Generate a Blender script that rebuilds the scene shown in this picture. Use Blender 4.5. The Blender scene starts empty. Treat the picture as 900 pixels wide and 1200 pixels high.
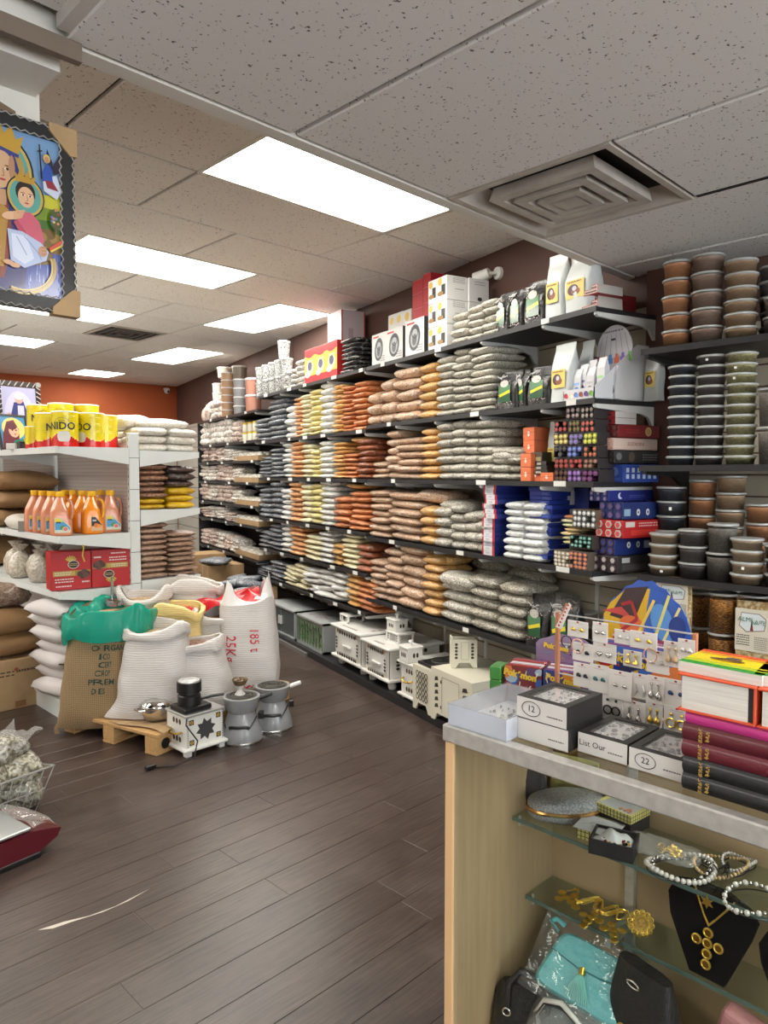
import bpy,bmesh,math,random
from math import sin,cos,pi,radians,sqrt,atan2
from mathutils import Matrix,Vector
R=random.Random(7)
SC=bpy.context.scene
COL=SC.collection
cam_d=bpy.data.cameras.new('camera')
cam_d.sensor_fit='HORIZONTAL'
cam_d.sensor_width=36.0
cam_d.lens=36.0*850.0/900.0
cam_d.clip_start=0.02
cam=bpy.data.objects.new('camera',cam_d)
cam.location=(0,0,1.5)
cam.rotation_euler=(radians(87.0),0,radians(-45.0))
COL.objects.link(cam)
SC.camera=cam
wld=bpy.data.worlds.new('world')
SC.world=wld
wld.use_nodes=True
wld.node_tree.nodes['Background'].inputs[0].default_value=(0.95,0.97,1.0,1)
wld.node_tree.nodes['Background'].inputs[1].default_value=6.5
SC.view_settings.view_transform='Standard'
SC.view_settings.look='None'
SC.view_settings.gamma=1.0
SC.view_settings.use_curve_mapping=False
SC.view_settings.exposure=0.06
PANEL=18.0
try:
 SC.cycles.use_denoising=True
 SC.cycles.max_bounces=7
 SC.cycles.transparent_max_bounces=14
 SC.cycles.sample_clamp_indirect=6.0
 SC.cycles.caustics_reflective=False
 SC.cycles.caustics_refractive=False
except Exception:
 pass
_p=radians(3.0)
CF=Vector((cos(_p)*sin(pi/4),cos(_p)*cos(pi/4),-sin(_p)))
CR=Vector((cos(pi/4),-sin(pi/4),0))
CU=CR.cross(CF)
EYE=Vector((0,0,1.5))
def ray(px,py):return CF+CR*((px-450)/850.0)+CU*((600-py)/850.0)
def atz(px,py,z):
 d=ray(px,py);return EYE+d*((z-1.5)/d.z)
def atX(px,py,X):
 d=ray(px,py);return EYE+d*(X/d.x)
def atY(px,py,Y):
 d=ray(px,py);return EYE+d*(Y/d.y)
WP=Vector((3.78,2.779,0));WS=Vector((.2645,.9644,0));WN=Vector((-.9644,.2645,0))
WRZ=atan2(-.9644,-.2645)
def wp(s,d,z):return WP+WS*s+WN*d+Vector((0,0,z))
def wpix(px,py,d=.40):
 r=ray(px,py);t=(d+WP.dot(WN))/(r.x*WN.x+r.y*WN.y)
 p=EYE+r*t
 return(p-WP).dot(WS),p.z
def lin(c):
 def f(x):
  x=x/255.0
  return x/12.92 if x<=.04045 else((x+.055)/1.055)**2.4
 return(f(c[0]),f(c[1]),f(c[2]),1.0)
MATS={}
def nm(name):
 m=bpy.data.materials.new(name);m.use_nodes=True
 nt=m.node_tree;b=nt.nodes['Principled BSDF']
 return m,nt,b
def lk(nt,a,b):nt.links.new(a,b)
def nd(nt,t,**kw):
 n=nt.nodes.new(t)
 for k,v in kw.items():setattr(n,k,v)
 return n
def M(name,col,rough=.5,metal=0.0,coat=0.0,noise=None,bump=None,alpha=1.0,trans=0.0,stretch=None,jitter=0.0,spec=.5):
 """plain procedural surface; noise=(scale, second colour, amount); bump=(scale, strength)"""
 if name in MATS:return MATS[name]
 m,nt,b=nm(name)
 b.inputs['Base Color'].default_value=lin(col);b.inputs['Roughness'].default_value=rough
 b.inputs['Metallic'].default_value=metal;b.inputs['Coat Weight'].default_value=coat
 b.inputs['Specular IOR Level'].default_value=spec
 b.inputs['Coat Roughness'].default_value=.12
 tc=nd(nt,'ShaderNodeTexCoord');src=tc.outputs['Object']
 if stretch:
  mp=nd(nt,'ShaderNodeMapping');mp.inputs['Scale'].default_value=stretch
  lk(nt,src,mp.inputs['Vector']);src=mp.outputs['Vector']
 out=None
 if noise:
  nz=nd(nt,'ShaderNodeTexNoise');nz.inputs['Scale'].default_value=noise[0];nz.inputs['Detail'].default_value=5
  lk(nt,src,nz.inputs['Vector'])
  rp=nd(nt,'ShaderNodeMapRange');rp.inputs[1].default_value=.35;rp.inputs[2].default_value=.68
  rp.inputs[4].default_value=noise[2]
  lk(nt,nz.outputs['Fac'],rp.inputs[0])
  mx=nd(nt,'ShaderNodeMixRGB');mx.inputs[1].default_value=lin(col);mx.inputs[2].default_value=lin(noise[1])
  lk(nt,rp.outputs[0],mx.inputs[0]);out=mx.outputs[0]
 if jitter:
  oi=nd(nt,'ShaderNodeObjectInfo');hv=nd(nt,'ShaderNodeHueSaturation')
  mr=nd(nt,'ShaderNodeMapRange');mr.inputs[3].default_value=1-jitter;mr.inputs[4].default_value=1+jitter
  lk(nt,oi.outputs['Random'],mr.inputs[0]);lk(nt,mr.outputs[0],hv.inputs['Value'])
  if out:lk(nt,out,hv.inputs['Color'])
  else:hv.inputs['Color'].default_value=lin(col)
  out=hv.outputs[0]
 if out:lk(nt,out,b.inputs['Base Color'])
 if bump:
  n2=nd(nt,'ShaderNodeTexNoise');n2.inputs['Scale'].default_value=bump[0];n2.inputs['Detail'].default_value=4
  lk(nt,src,n2.inputs['Vector'])
  bp=nd(nt,'ShaderNodeBump');bp.inputs['Strength'].default_value=bump[1];bp.inputs['Distance'].default_value=.01
  lk(nt,n2.outputs['Fac'],bp.inputs['Height']);lk(nt,bp.outputs[0],b.inputs['Normal'])
 if trans:b.inputs['Transmission Weight'].default_value=trans
 if alpha<1:b.inputs['Alpha'].default_value=alpha
 MATS[name]=m
 return m
def VC(name,rough=.5,coat=0.0,metal=0.0,bump=None):
 """printed surface: colour comes from the mesh's own colour layer"""
 if name in MATS:return MATS[name]
 m,nt,b=nm(name)
 a=nd(nt,'ShaderNodeVertexColor');a.layer_name='Col'
 lk(nt,a.outputs['Color'],b.inputs['Base Color'])
 b.inputs['Roughness'].default_value=rough;b.inputs['Coat Weight'].default_value=coat;b.inputs['Metallic'].default_value=metal
 b.inputs['Coat Roughness'].default_value=.1
 if bump:
  tc=nd(nt,'ShaderNodeTexCoord');n2=nd(nt,'ShaderNodeTexNoise');n2.inputs['Scale'].default_value=bump[0]
  lk(nt,tc.outputs['Object'],n2.inputs['Vector'])
  bp=nd(nt,'ShaderNodeBump');bp.inputs['Strength'].default_value=bump[1];bp.inputs['Distance'].default_value=.01
  lk(nt,n2.outputs['Fac'],bp.inputs['Height']);lk(nt,bp.outputs[0],b.inputs['Normal'])
 MATS[name]=m
 return m
def EM(name,col,strength):
 m,nt,b=nm(name)
 b.inputs['Base Color'].default_value=lin((235,235,235))
 b.inputs['Emission Color'].default_value=lin(col);b.inputs['Emission Strength'].default_value=strength
 MATS[name]=m
 return m
def CLEAR(name,tint=(255,255,255),rough=.02,haze=0.0,hazecol=(230,230,230),bump=None,ior=1.45):
 """thin clear sheet: see-through, Fresnel gloss, optional milky haze"""
 if name in MATS:return MATS[name]
 m=bpy.data.materials.new(name);m.use_nodes=True
 nt=m.node_tree;nt.nodes.clear()
 o=nd(nt,'ShaderNodeOutputMaterial');t=nd(nt,'ShaderNodeBsdfTransparent');t.inputs[0].default_value=lin(tint)
 g=nd(nt,'ShaderNodeBsdfGlossy');g.inputs['Roughness'].default_value=rough
 fr=nd(nt,'ShaderNodeFresnel');fr.inputs[0].default_value=ior
 mx=nd(nt,'ShaderNodeMixShader')
 if haze:
  df=nd(nt,'ShaderNodeBsdfDiffuse');df.inputs[0].default_value=lin(hazecol)
  m2=nd(nt,'ShaderNodeMixShader');m2.inputs[0].default_value=haze
  lk(nt,t.outputs[0],m2.inputs[1]);lk(nt,df.outputs[0],m2.inputs[2]);lk(nt,m2.outputs[0],mx.inputs[1])
 else:lk(nt,t.outputs[0],mx.inputs[1])
 ge=nd(nt,'ShaderNodeNewGeometry');iv=nd(nt,'ShaderNodeMath',operation='SUBTRACT');iv.inputs[0].default_value=1.0
 lk(nt,ge.outputs['Backfacing'],iv.inputs[1]);mu=nd(nt,'ShaderNodeMath',operation='MULTIPLY');lk(nt,fr.outputs[0],mu.inputs[0]);lk(nt,iv.outputs[0],mu.inputs[1])
 lk(nt,mu.outputs[0],mx.inputs[0]);lk(nt,g.outputs[0],mx.inputs[2]);lk(nt,mx.outputs[0],o.inputs[0])
 if bump:
  tc=nd(nt,'ShaderNodeTexCoord');n2=nd(nt,'ShaderNodeTexNoise');n2.inputs['Scale'].default_value=bump[0]
  lk(nt,tc.outputs['Object'],n2.inputs['Vector'])
  bp=nd(nt,'ShaderNodeBump');bp.inputs['Strength'].default_value=bump[1];bp.inputs['Distance'].default_value=.01
  lk(nt,n2.outputs['Fac'],bp.inputs['Height']);lk(nt,bp.outputs[0],g.inputs['Normal']);lk(nt,bp.outputs[0],fr.inputs['Normal'])
 MATS[name]=m
 return m
def BAG(name,a,b_,scale=60,coat=.5,wr=.8,mixlo=.42,mixhi=.58,film=.12,jitter=.14):
 """clear plastic bag full of something: two-tone grains under a wrinkled glossy film"""
 if name in MATS:return MATS[name]
 m,nt,b=nm(name)
 tc=nd(nt,'ShaderNodeTexCoord')
 oi=nd(nt,'ShaderNodeObjectInfo')
 ad=nd(nt,'ShaderNodeVectorMath',operation='ADD')
 cmb=nd(nt,'ShaderNodeCombineXYZ')
 sc=nd(nt,'ShaderNodeMath',operation='MULTIPLY');sc.inputs[1].default_value=37.0
 lk(nt,oi.outputs['Random'],sc.inputs[0]);lk(nt,sc.outputs[0],cmb.inputs[0]);lk(nt,sc.outputs[0],cmb.inputs[2])
 lk(nt,tc.outputs['Object'],ad.inputs[0]);lk(nt,cmb.outputs[0],ad.inputs[1])
 nz=nd(nt,'ShaderNodeTexNoise');nz.inputs['Scale'].default_value=scale;nz.inputs['Detail'].default_value=3
 lk(nt,ad.outputs[0],nz.inputs['Vector'])
 mr=nd(nt,'ShaderNodeMapRange');mr.inputs[1].default_value=mixlo;mr.inputs[2].default_value=mixhi
 lk(nt,nz.outputs['Fac'],mr.inputs[0])
 mx=nd(nt,'ShaderNodeMixRGB');mx.inputs[1].default_value=lin(a);mx.inputs[2].default_value=lin(b_)
 lk(nt,mr.outputs[0],mx.inputs[0])
 hv=nd(nt,'ShaderNodeHueSaturation');m2=nd(nt,'ShaderNodeMapRange');m2.inputs[3].default_value=1-jitter;m2.inputs[4].default_value=1+jitter
 lk(nt,oi.outputs['Random'],m2.inputs[0]);lk(nt,m2.outputs[0],hv.inputs['Value']);lk(nt,mx.outputs[0],hv.inputs['Color'])
 w=nd(nt,'ShaderNodeTexNoise');w.inputs['Scale'].default_value=26;w.inputs['Detail'].default_value=2;w.inputs['Distortion'].default_value=1.2
 lk(nt,ad.outputs[0],w.inputs['Vector'])
 fm=nd(nt,'ShaderNodeMapRange');fm.inputs[1].default_value=.55;fm.inputs[2].default_value=.72;fm.inputs[4].default_value=film*2.2
 lk(nt,w.outputs['Fac'],fm.inputs[0])
 fx=nd(nt,'ShaderNodeMixRGB');fx.inputs[2].default_value=lin((225,224,220))  # whitish film highlights on the wrinkles, mixed into the base colour
 lk(nt,fm.outputs[0],fx.inputs[0]);lk(nt,hv.outputs[0],fx.inputs[1]);lk(nt,fx.outputs[0],b.inputs['Base Color'])
 bp=nd(nt,'ShaderNodeBump');bp.inputs['Strength'].default_value=wr;bp.inputs['Distance'].default_value=.012
 lk(nt,w.outputs['Fac'],bp.inputs['Height']);lk(nt,bp.outputs[0],b.inputs['Normal']);lk(nt,bp.outputs[0],b.inputs['Coat Normal'])
 b.inputs['Roughness'].default_value=.55;b.inputs['Coat Weight'].default_value=coat;b.inputs['Coat Roughness'].default_value=.14
 MATS[name]=m
 return m
class MB:
 def __init__(s,col=(200,200,200)):
  s.v=[];s.f=[];s.c=[];s.col=col;s.m=Matrix()
 def add(s,vs,fs,col=None):
  o=len(s.v);c=col or s.col
  s.v+=[tuple(s.m@Vector(p))for p in vs]
  for f in fs:s.f.append(tuple(i+o for i in f));s.c.append(c)
  return s
 def box(s,x0,x1,y0,y1,z0,z1,col=None,cols=None):
  vs=[(x0,y0,z0),(x1,y0,z0),(x1,y1,z0),(x0,y1,z0),(x0,y0,z1),(x1,y0,z1),(x1,y1,z1),(x0,y1,z1)]
  fs=[(3,2,1,0),(4,5,6,7),(0,1,5,4),(1,2,6,5),(2,3,7,6),(3,0,4,7)]
  s.add(vs,fs,col)
  if cols:
   for k,c in enumerate(cols):
    if c:s.c[len(s.c)-6+k]=c
  return s
 def rbox(s,x0,x1,y0,y1,z0,z1,r=.004,seg=2,col=None):
  bm=bmesh.new();bmesh.ops.create_cube(bm,size=1)
  for v in bm.verts:
   v.co=Vector((x0+(v.co.x+.5)*(x1-x0),y0+(v.co.y+.5)*(y1-y0),z0+(v.co.z+.5)*(z1-z0)))
  bmesh.ops.bevel(bm,geom=bm.edges[:],offset=r,segments=seg,affect='EDGES',profile=.5)
  bm.verts.ensure_lookup_table()
  for i,v in enumerate(bm.verts):v.index=i
  s.add([v.co.copy()for v in bm.verts],[[v.index for v in f.verts]for f in bm.faces],col);bm.free()
  return s
 def lathe(s,prof,n=20,cx=0,cy=0,cz=0,col=None,sx=1,sy=1,cap0=True,cap1=True):
  vs=[];fs=[]
  for r,z in prof:
   for k in range(n):
    a=2*pi*k/n;vs.append((cx+r*cos(a)*sx,cy+r*sin(a)*sy,cz+z))
  for i in range(len(prof)-1):
   for k in range(n):
    fs.append((i*n+k,i*n+(k+1)%n,(i+1)*n+(k+1)%n,(i+1)*n+k))
  if cap0 and prof[0][0]>1e-6:fs.append(tuple(reversed(range(n))))
  if cap1 and prof[-1][0]>1e-6:fs.append(tuple(range((len(prof)-1)*n,len(prof)*n)))
  return s.add(vs,fs,col)
 def cyl(s,p0,p1,r0,r1=None,n=12,col=None,cap=True):
  p0=Vector(p0);p1=Vector(p1);r1=r0 if r1 is None else r1
  q=(p1-p0).to_track_quat('Z','Y').to_matrix().to_4x4();q.translation=p0
  h=(p1-p0).length;old=s.m;s.m=old@q
  s.lathe([(r0,0),(r1,h)],n,col=col,cap0=cap,cap1=cap);s.m=old
  return s
 def tube(s,pts,r,n=8,col=None,closed=False,flat=1.0):
  pts=[Vector(p)for p in pts];N=len(pts);vs=[];fs=[]
  up=None
  for i,p in enumerate(pts):
   a=pts[(i-1)%N]if(closed or i>0)else p
   b=pts[(i+1)%N]if(closed or i<N-1)else p
   t=(b-a).normalized()if(b-a).length>1e-9 else Vector((0,0,1))
   if up is None:up=Vector((0,0,1))if abs(t.z)<.9 else Vector((1,0,0))
   sd=t.cross(up)
   if sd.length<1e-4:sd=t.cross(Vector((0,1,.1)))
   sd.normalize();up=sd.cross(t).normalized()
   rr=r[i]if isinstance(r,(list,tuple))else r
   for k in range(n):
    an=2*pi*k/n;vs.append(p+sd*(rr*cos(an))+up*(rr*flat*sin(an)))
  for i in range(N if closed else N-1):
   j=(i+1)%N
   for k in range(n):fs.append((i*n+k,i*n+(k+1)%n,j*n+(k+1)%n,j*n+k))
  if not closed:fs.append(tuple(reversed(range(n))));fs.append(tuple(range((N-1)*n,N*n)))
  return s.add(vs,fs,col)
 def ball(s,c,r,n=10,m=6,col=None,sz=1.0):
  pr=[(max(1e-7,r*sin(pi*i/m)),-r*sz*cos(pi*i/m))for i in range(m+1)]
  return s.lathe(pr,n,c[0],c[1],c[2],col,cap0=False,cap1=False)
 def poly(s,pts,col=None):return s.add(pts,[tuple(range(len(pts)))],col)
 def prism(s,pts,y0,y1,col=None):
  """outline in (x,z) pulled from y0 to y1"""
  n=len(pts)
  vs=[(x,y0,z)for x,z in pts]+[(x,y1,z)for x,z in pts]
  fs=[tuple(range(n)),tuple(reversed(range(n,2*n)))]+[((i+1)%n,i,n+i,n+(i+1)%n)for i in range(n)]
  return s.add(vs,fs,col)
 def grid(s,fn,nu,nv,col=None,cu=False,colfn=None):
  vs=[fn(i/nu,j/nv)for j in range(nv+1)for i in range(nu if cu else nu+1)]
  W=nu if cu else nu+1;fs=[]
  for j in range(nv):
   for i in range(nu):
    fs.append((j*W+i,j*W+(i+1)%W,(j+1)*W+(i+1)%W,(j+1)*W+i))
  o=len(s.c);s.add(vs,fs,col)
  if colfn:
   for j in range(nv):
    for i in range(nu):s.c[o+j*nu+i]=colfn((i+.5)/nu,(j+.5)/nv)
  return s
 def mesh(s,name,mat,smooth=False,angle=40):
  me=bpy.data.meshes.new(name)
  me.from_pydata(s.v,[],s.f)
  a=me.color_attributes.new('Col','FLOAT_COLOR','CORNER')
  cache={};buf=[]
  for f,c in zip(s.f,s.c):
   if c not in cache:cache[c]=lin(c)
   buf+=list(cache[c])*len(f)
  a.data.foreach_set('color',buf)
  me.materials.append(mat)
  bm=bmesh.new();bm.from_mesh(me);bmesh.ops.recalc_face_normals(bm,faces=bm.faces[:]);bm.to_mesh(me);bm.free()
  if smooth:
   me.polygons.foreach_set('use_smooth',[True]*len(me.polygons))
   if angle<180:me.set_sharp_from_angle(angle=radians(angle))
  me.update()
  return me
 def build(s,name,mat,parent=None,smooth=False,angle=40,loc=None,rz=0):
  return put(name,s.mesh(name,mat,smooth,angle),parent,loc,rz)
class ART:
 """flat print: coloured shapes stacked in thin layers on a plane (o + x*ux + y*uy), facing ux x uy"""
 def __init__(s,o,ux,uy,step=.00025,mb=None):
  s.o=Vector(o);s.ux=Vector(ux).normalized();s.uy=Vector(uy).normalized();s.n=s.ux.cross(s.uy);s.k=1;s.step=step
  s.mb=mb or MB()
 def P(s,x,y):return s.o+s.ux*x+s.uy*y+s.n*(s.step*s.k)
 def poly(s,pts,col):s.mb.poly([s.P(*p)for p in pts],col);s.k+=1;return s
 def rect(s,x0,y0,x1,y1,col):return s.poly([(x0,y0),(x1,y0),(x1,y1),(x0,y1)],col)
 def ell(s,cx,cy,rx,ry,col,n=16,rot=0,a0=0,a1=2*pi):
  full=abs(a1-a0)>6.2;N=n if full else n+1
  p=[]
  for i in range(N):
   a=a0+(a1-a0)*i/n;x=rx*cos(a);y=ry*sin(a)
   p.append((cx+x*cos(rot)-y*sin(rot),cy+x*sin(rot)+y*cos(rot)))
  return s.poly(p,col)
 def ring(s,cx,cy,rx,ry,w,col,n=20,a0=0,a1=2*pi):
  vs=[];fs=[]
  for i in range(n+1):
   a=a0+(a1-a0)*i/n
   vs+=[s.P(cx+rx*cos(a),cy+ry*sin(a)),s.P(cx+(rx-w)*cos(a),cy+(ry-w)*sin(a))]
  fs=[(2*i,2*i+2,2*i+3,2*i+1)for i in range(n)]
  s.mb.add(vs,fs,col);s.k+=1;return s
 def line(s,pts,w,col):
  for(a,b),(c,d)in zip(pts,pts[1:]):
   L=max(1e-6,sqrt((c-a)**2+(d-b)**2));nx=-(d-b)/L*w/2;ny=(c-a)/L*w/2
   s.mb.poly([s.P(a-nx,b-ny),s.P(c-nx,d-ny),s.P(c+nx,d+ny),s.P(a+nx,b+ny)],col)
  s.k+=1;return s
 def scribble(s,x0,y0,x1,y1,col,rows=2,seed=1,w=.3):
  """rows of small unreadable type, like print too small to read"""
  r=random.Random(seed);h=(y1-y0)/rows
  for j in range(rows):
   x=x0
   while x<x1:
    ww=(x1-x0)*r.uniform(.05,.14)
    s.mb.poly([s.P(x,y0+h*(j+.3)),s.P(min(x1,x+ww),y0+h*(j+.3)),s.P(min(x1,x+ww),y0+h*(j+.7)),s.P(x,y0+h*(j+.7))],col)
    x+=ww*1.35
  s.k+=1;return s
 def build(s,name,mat,parent=None):return s.mb.build(name,mat,parent)
def put(name,me,parent=None,loc=None,rz=0,scale=None):
 o=bpy.data.objects.new(name,me);COL.objects.link(o)
 if parent is not None:o.parent=parent
 if loc is not None:o.location=loc
 if rz:o.rotation_euler=(0,0,rz)if not isinstance(rz,tuple)else rz
 if scale:o.scale=scale
 return o
def tag(o,label,cat,group=None,kind=None):
 if label:o['label']=label
 if cat:o['category']=cat
 if group:o['group']=group
 if kind:o['kind']=kind
 return o
def thing(name,label,cat,loc=(0,0,0),rz=0,group=None):
 o=bpy.data.objects.new(name,None);COL.objects.link(o)
 o.empty_display_size=.05;o.location=loc
 o.rotation_euler=rz if isinstance(rz,tuple)else(0,0,rz)
 return tag(o,label,cat,group)
def struct(name,mb,mat,parent=None,smooth=False):
 o=mb.build(name,mat,parent,smooth)
 if parent is None:o['kind']='structure'
 return o
def copy_tree(o,parent=None,loc=None,rz=None,label=None,group=None):
 c=o.copy();COL.objects.link(c)
 if parent is not None:c.parent=parent
 if loc is not None:c.location=loc
 if rz is not None:c.rotation_euler=(0,0,rz)if not isinstance(rz,tuple)else rz
 if label:c['label']=label
 if group:c['group']=group
 for ch in list(o.children):copy_tree(ch,c)
 return c
TXT={}
def text_mesh(t,size=1.0,mat=None,align='CENTER',shear=0.0,bold=0.0):
 key=(t,size,mat.name,align,shear,bold)
 if key in TXT:return TXT[key]
 cu=bpy.data.curves.new('lettering','FONT');cu.body=t;cu.size=size;cu.align_x=align;cu.align_y='CENTER'
 cu.resolution_u=2;cu.shear=shear;cu.offset=bold
 ob=bpy.data.objects.new('tmp',cu)
 me=bpy.data.meshes.new_from_object(ob);me.name='lettering'
 me.materials.clear();me.materials.append(mat)
 bpy.data.objects.remove(ob);bpy.data.curves.remove(cu)
 TXT[key]=me
 return me
def text(t,size,mat,o,ux,uy,parent=None,align='CENTER',name='lettering',lift=.0008,sx=1.0,**kw):
 """lettering laid on a plane"""
 me=text_mesh(t,size,mat,align,**kw)
 ux=Vector(ux).normalized();uy=Vector(uy).normalized();n=ux.cross(uy)
 mt=Matrix((ux,uy,n)).transposed().to_4x4();mt.translation=Vector(o)+n*lift
 ob=bpy.data.objects.new(name,me);COL.objects.link(ob)
 if parent is not None:ob.parent=parent
 ob.matrix_local=mt@Matrix.Diagonal((sx,1,1,1))
 return ob
ORD=['zeroth','first','second','third','fourth','fifth','sixth','seventh','eighth','ninth','tenth','eleventh','twelfth','thirteenth','fourteenth','fifteenth','sixteenth','seventeenth','eighteenth','nineteenth','twentieth']
def od(n):return ORD[n]if n<len(ORD)else '%dth'%n
def lvl(i,n):
 if i==0:return 'lowest'
 if i==n-1:return 'topmost'
 return od(i+1)+' up'
# ================================================================== room
Z1,Z2,YS=2.48,2.90,1.715
mt_tile,nt,b=nm('mineral_fibre_tile')
tc=nd(nt,'ShaderNodeTexCoord');vo=nd(nt,'ShaderNodeTexNoise');vo.inputs['Scale'].default_value=105;vo.inputs['Detail'].default_value=2;vo.inputs['Roughness'].default_value=.4
lk(nt,tc.outputs['Object'],vo.inputs['Vector'])
rp=nd(nt,'ShaderNodeMapRange');rp.inputs[1].default_value=.67;rp.inputs[2].default_value=.71
lk(nt,vo.outputs['Fac'],rp.inputs[0])
n3=nd(nt,'ShaderNodeTexNoise');n3.inputs['Scale'].default_value=300;lk(nt,tc.outputs['Object'],n3.inputs['Vector'])
m1=nd(nt,'ShaderNodeMixRGB');m1.inputs[1].default_value=lin((226,221,216));m1.inputs[2].default_value=lin((239,236,232));lk(nt,n3.outputs['Fac'],m1.inputs[0])
mx=nd(nt,'ShaderNodeMixRGB');mx.inputs[2].default_value=lin((120,112,106));lk(nt,rp.outputs[0],mx.inputs[0]);lk(nt,m1.outputs[0],mx.inputs[1])
lk(nt,mx.outputs[0],b.inputs['Base Color']);b.inputs['Roughness'].default_value=.95;b.inputs['Specular IOR Level'].default_value=.2
bp=nd(nt,'ShaderNodeBump');bp.invert=True;bp.inputs['Strength'].default_value=.5;bp.inputs['Distance'].default_value=.004
lk(nt,rp.outputs[0],bp.inputs['Height']);lk(nt,bp.outputs[0],b.inputs['Normal'])
mt_bar=M('white_tee_bar',(205,200,192),.5)
mt_dark=M('dark_void',(30,28,27),.9)
mt_white=M('white_paint',(222,218,210),.6,noise=(6,(205,198,188),.5))
mt_floor,nt,b=nm('dark_wood_laminate')
tc=nd(nt,'ShaderNodeTexCoord');oi=nd(nt,'ShaderNodeObjectInfo')
mp=nd(nt,'ShaderNodeMapping');mp.inputs['Scale'].default_value=(2.0,34.0,1.0)
cm=nd(nt,'ShaderNodeCombineXYZ');ml=nd(nt,'ShaderNodeMath',operation='MULTIPLY');ml.inputs[1].default_value=91.0
lk(nt,oi.outputs['Random'],ml.inputs[0]);lk(nt,ml.outputs[0],cm.inputs[0]);lk(nt,ml.outputs[0],cm.inputs[1])
ad=nd(nt,'ShaderNodeVectorMath',operation='ADD');lk(nt,tc.outputs['Object'],ad.inputs[0]);lk(nt,cm.outputs[0],ad.inputs[1]);lk(nt,ad.outputs[0],mp.inputs['Vector'])
gz=nd(nt,'ShaderNodeTexNoise');gz.inputs['Scale'].default_value=3.2;gz.inputs['Detail'].default_value=7;gz.inputs['Distortion'].default_value=.6
lk(nt,mp.outputs[0],gz.inputs['Vector'])
cr=nd(nt,'ShaderNodeValToRGB');cr.color_ramp.elements[0].position=.3;cr.color_ramp.elements[1].position=.72
cr.color_ramp.elements[0].color=lin((44,34,31));cr.color_ramp.elements[1].color=lin((80,65,58))
lk(nt,gz.outputs['Fac'],cr.inputs[0])
hv=nd(nt,'ShaderNodeHueSaturation');mr=nd(nt,'ShaderNodeMapRange');mr.inputs[3].default_value=.86;mr.inputs[4].default_value=1.14
lk(nt,oi.outputs['Random'],mr.inputs[0]);lk(nt,mr.outputs[0],hv.inputs['Value']);lk(nt,cr.outputs[0],hv.inputs['Color'])
geo=nd(nt,'ShaderNodeNewGeometry')
wz=nd(nt,'ShaderNodeTexNoise');wz.inputs['Scale'].default_value=2.6;wz.inputs['Detail'].default_value=6;wz.inputs['Roughness'].default_value=.65
lk(nt,geo.outputs['Position'],wz.inputs['Vector'])
wr=nd(nt,'ShaderNodeMapRange');wr.inputs[1].default_value=.48;wr.inputs[2].default_value=.75;wr.inputs[4].default_value=.30
lk(nt,wz.outputs['Fac'],wr.inputs[0])
dx=nd(nt,'ShaderNodeMixRGB');dx.inputs[2].default_value=lin((118,103,96));lk(nt,wr.outputs[0],dx.inputs[0]);lk(nt,hv.outputs[0],dx.inputs[1])
lk(nt,dx.outputs[0],b.inputs['Base Color'])
rr=nd(nt,'ShaderNodeMapRange');rr.inputs[3].default_value=.24;rr.inputs[4].default_value=.44;lk(nt,wz.outputs['Fac'],rr.inputs[0]);lk(nt,rr.outputs[0],b.inputs['Roughness'])
bp=nd(nt,'ShaderNodeBump');bp.inputs['Strength'].default_value=.12;bp.inputs['Distance'].default_value=.002
lk(nt,gz.outputs['Fac'],bp.inputs['Height']);lk(nt,bp.outputs[0],b.inputs['Normal'])
fl=MB().box(-3.2,8.2,-3.2,11.6,-.08,-.0015)
floor=struct('floor',fl,mt_floor)
pm=MB()
L,Wd,ch=1.2,.15,.0016
vs=[(0,0,-.012),(L,0,-.012),(L,Wd,-.012),(0,Wd,-.012),(0,0,-ch),(L,0,-ch),(L,Wd,-ch),(0,Wd,-ch),(ch,ch,0),(L-ch,ch,0),(L-ch,Wd-ch,0),(ch,Wd-ch,0)]
pm.add(vs,[(0,1,5,4),(1,2,6,5),(2,3,7,6),(3,0,4,7),(4,5,9,8),(5,6,10,9),(6,7,11,10),(7,4,8,11),(8,9,10,11)])
plank_me=pm.mesh('plank',mt_floor)
rp_=random.Random(3);nplank=0
for j in range(48):
 y=.35+j*.1512
 off=rp_.uniform(0,1.2)
 x=-.3-off
 while x<4.6:
  lo,hi=x,x+1.2
  vis=hi>max(-.3,y*.28-.9)and lo<2.55+.2743*y+.5 and not(y>5 and hi<1.6)
  if vis and nplank<298:
   put('plank',plank_me,floor,(x,y,0));nplank+=1
  x+=1.2015
sc_=MB((206,198,186))
pts=[atz(*q,.0006)for q in[(44,1090),(75,1080),(105,1073),(135,1062),(176,1041),(150,1056),(120,1069),(85,1080),(62,1088)]]
sc_.poly(pts);sc_.build('scratch',VC('worn_patch',.7),floor)
slab=MB().box(-3.2,8.2,-3.2,YS,Z1+.06,Z1+.12).box(-3.2,8.2,YS,11.6,Z2+.06,Z2+.12)
ceiling=struct('ceiling',slab,mt_dark)
def tile(x0,x1,y0,y1,z):
 g=.009;e=.004
 mb=MB()
 mb.add([(x0+g,y0+g,z+.02),(x1-g,y0+g,z+.02),(x1-g,y1-g,z+.02),(x0+g,y1-g,z+.02),(x0+g,y0+g,z+e),(x1-g,y0+g,z+e),(x1-g,y1-g,z+e),(x0+g,y1-g,z+e),(x0+g+e,y0+g+e,z),(x1-g-e,y0+g+e,z),(x1-g-e,y1-g-e,z),(x0+g+e,y1-g-e,z)],[(3,2,1,0),(0,1,5,4),(1,2,6,5),(2,3,7,6),(3,0,4,7),(4,5,9,8),(5,6,10,9),(6,7,11,10),(7,4,8,11),(8,9,10,11)])
 mb.build('ceiling_tile',mt_tile,ceiling)
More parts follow.
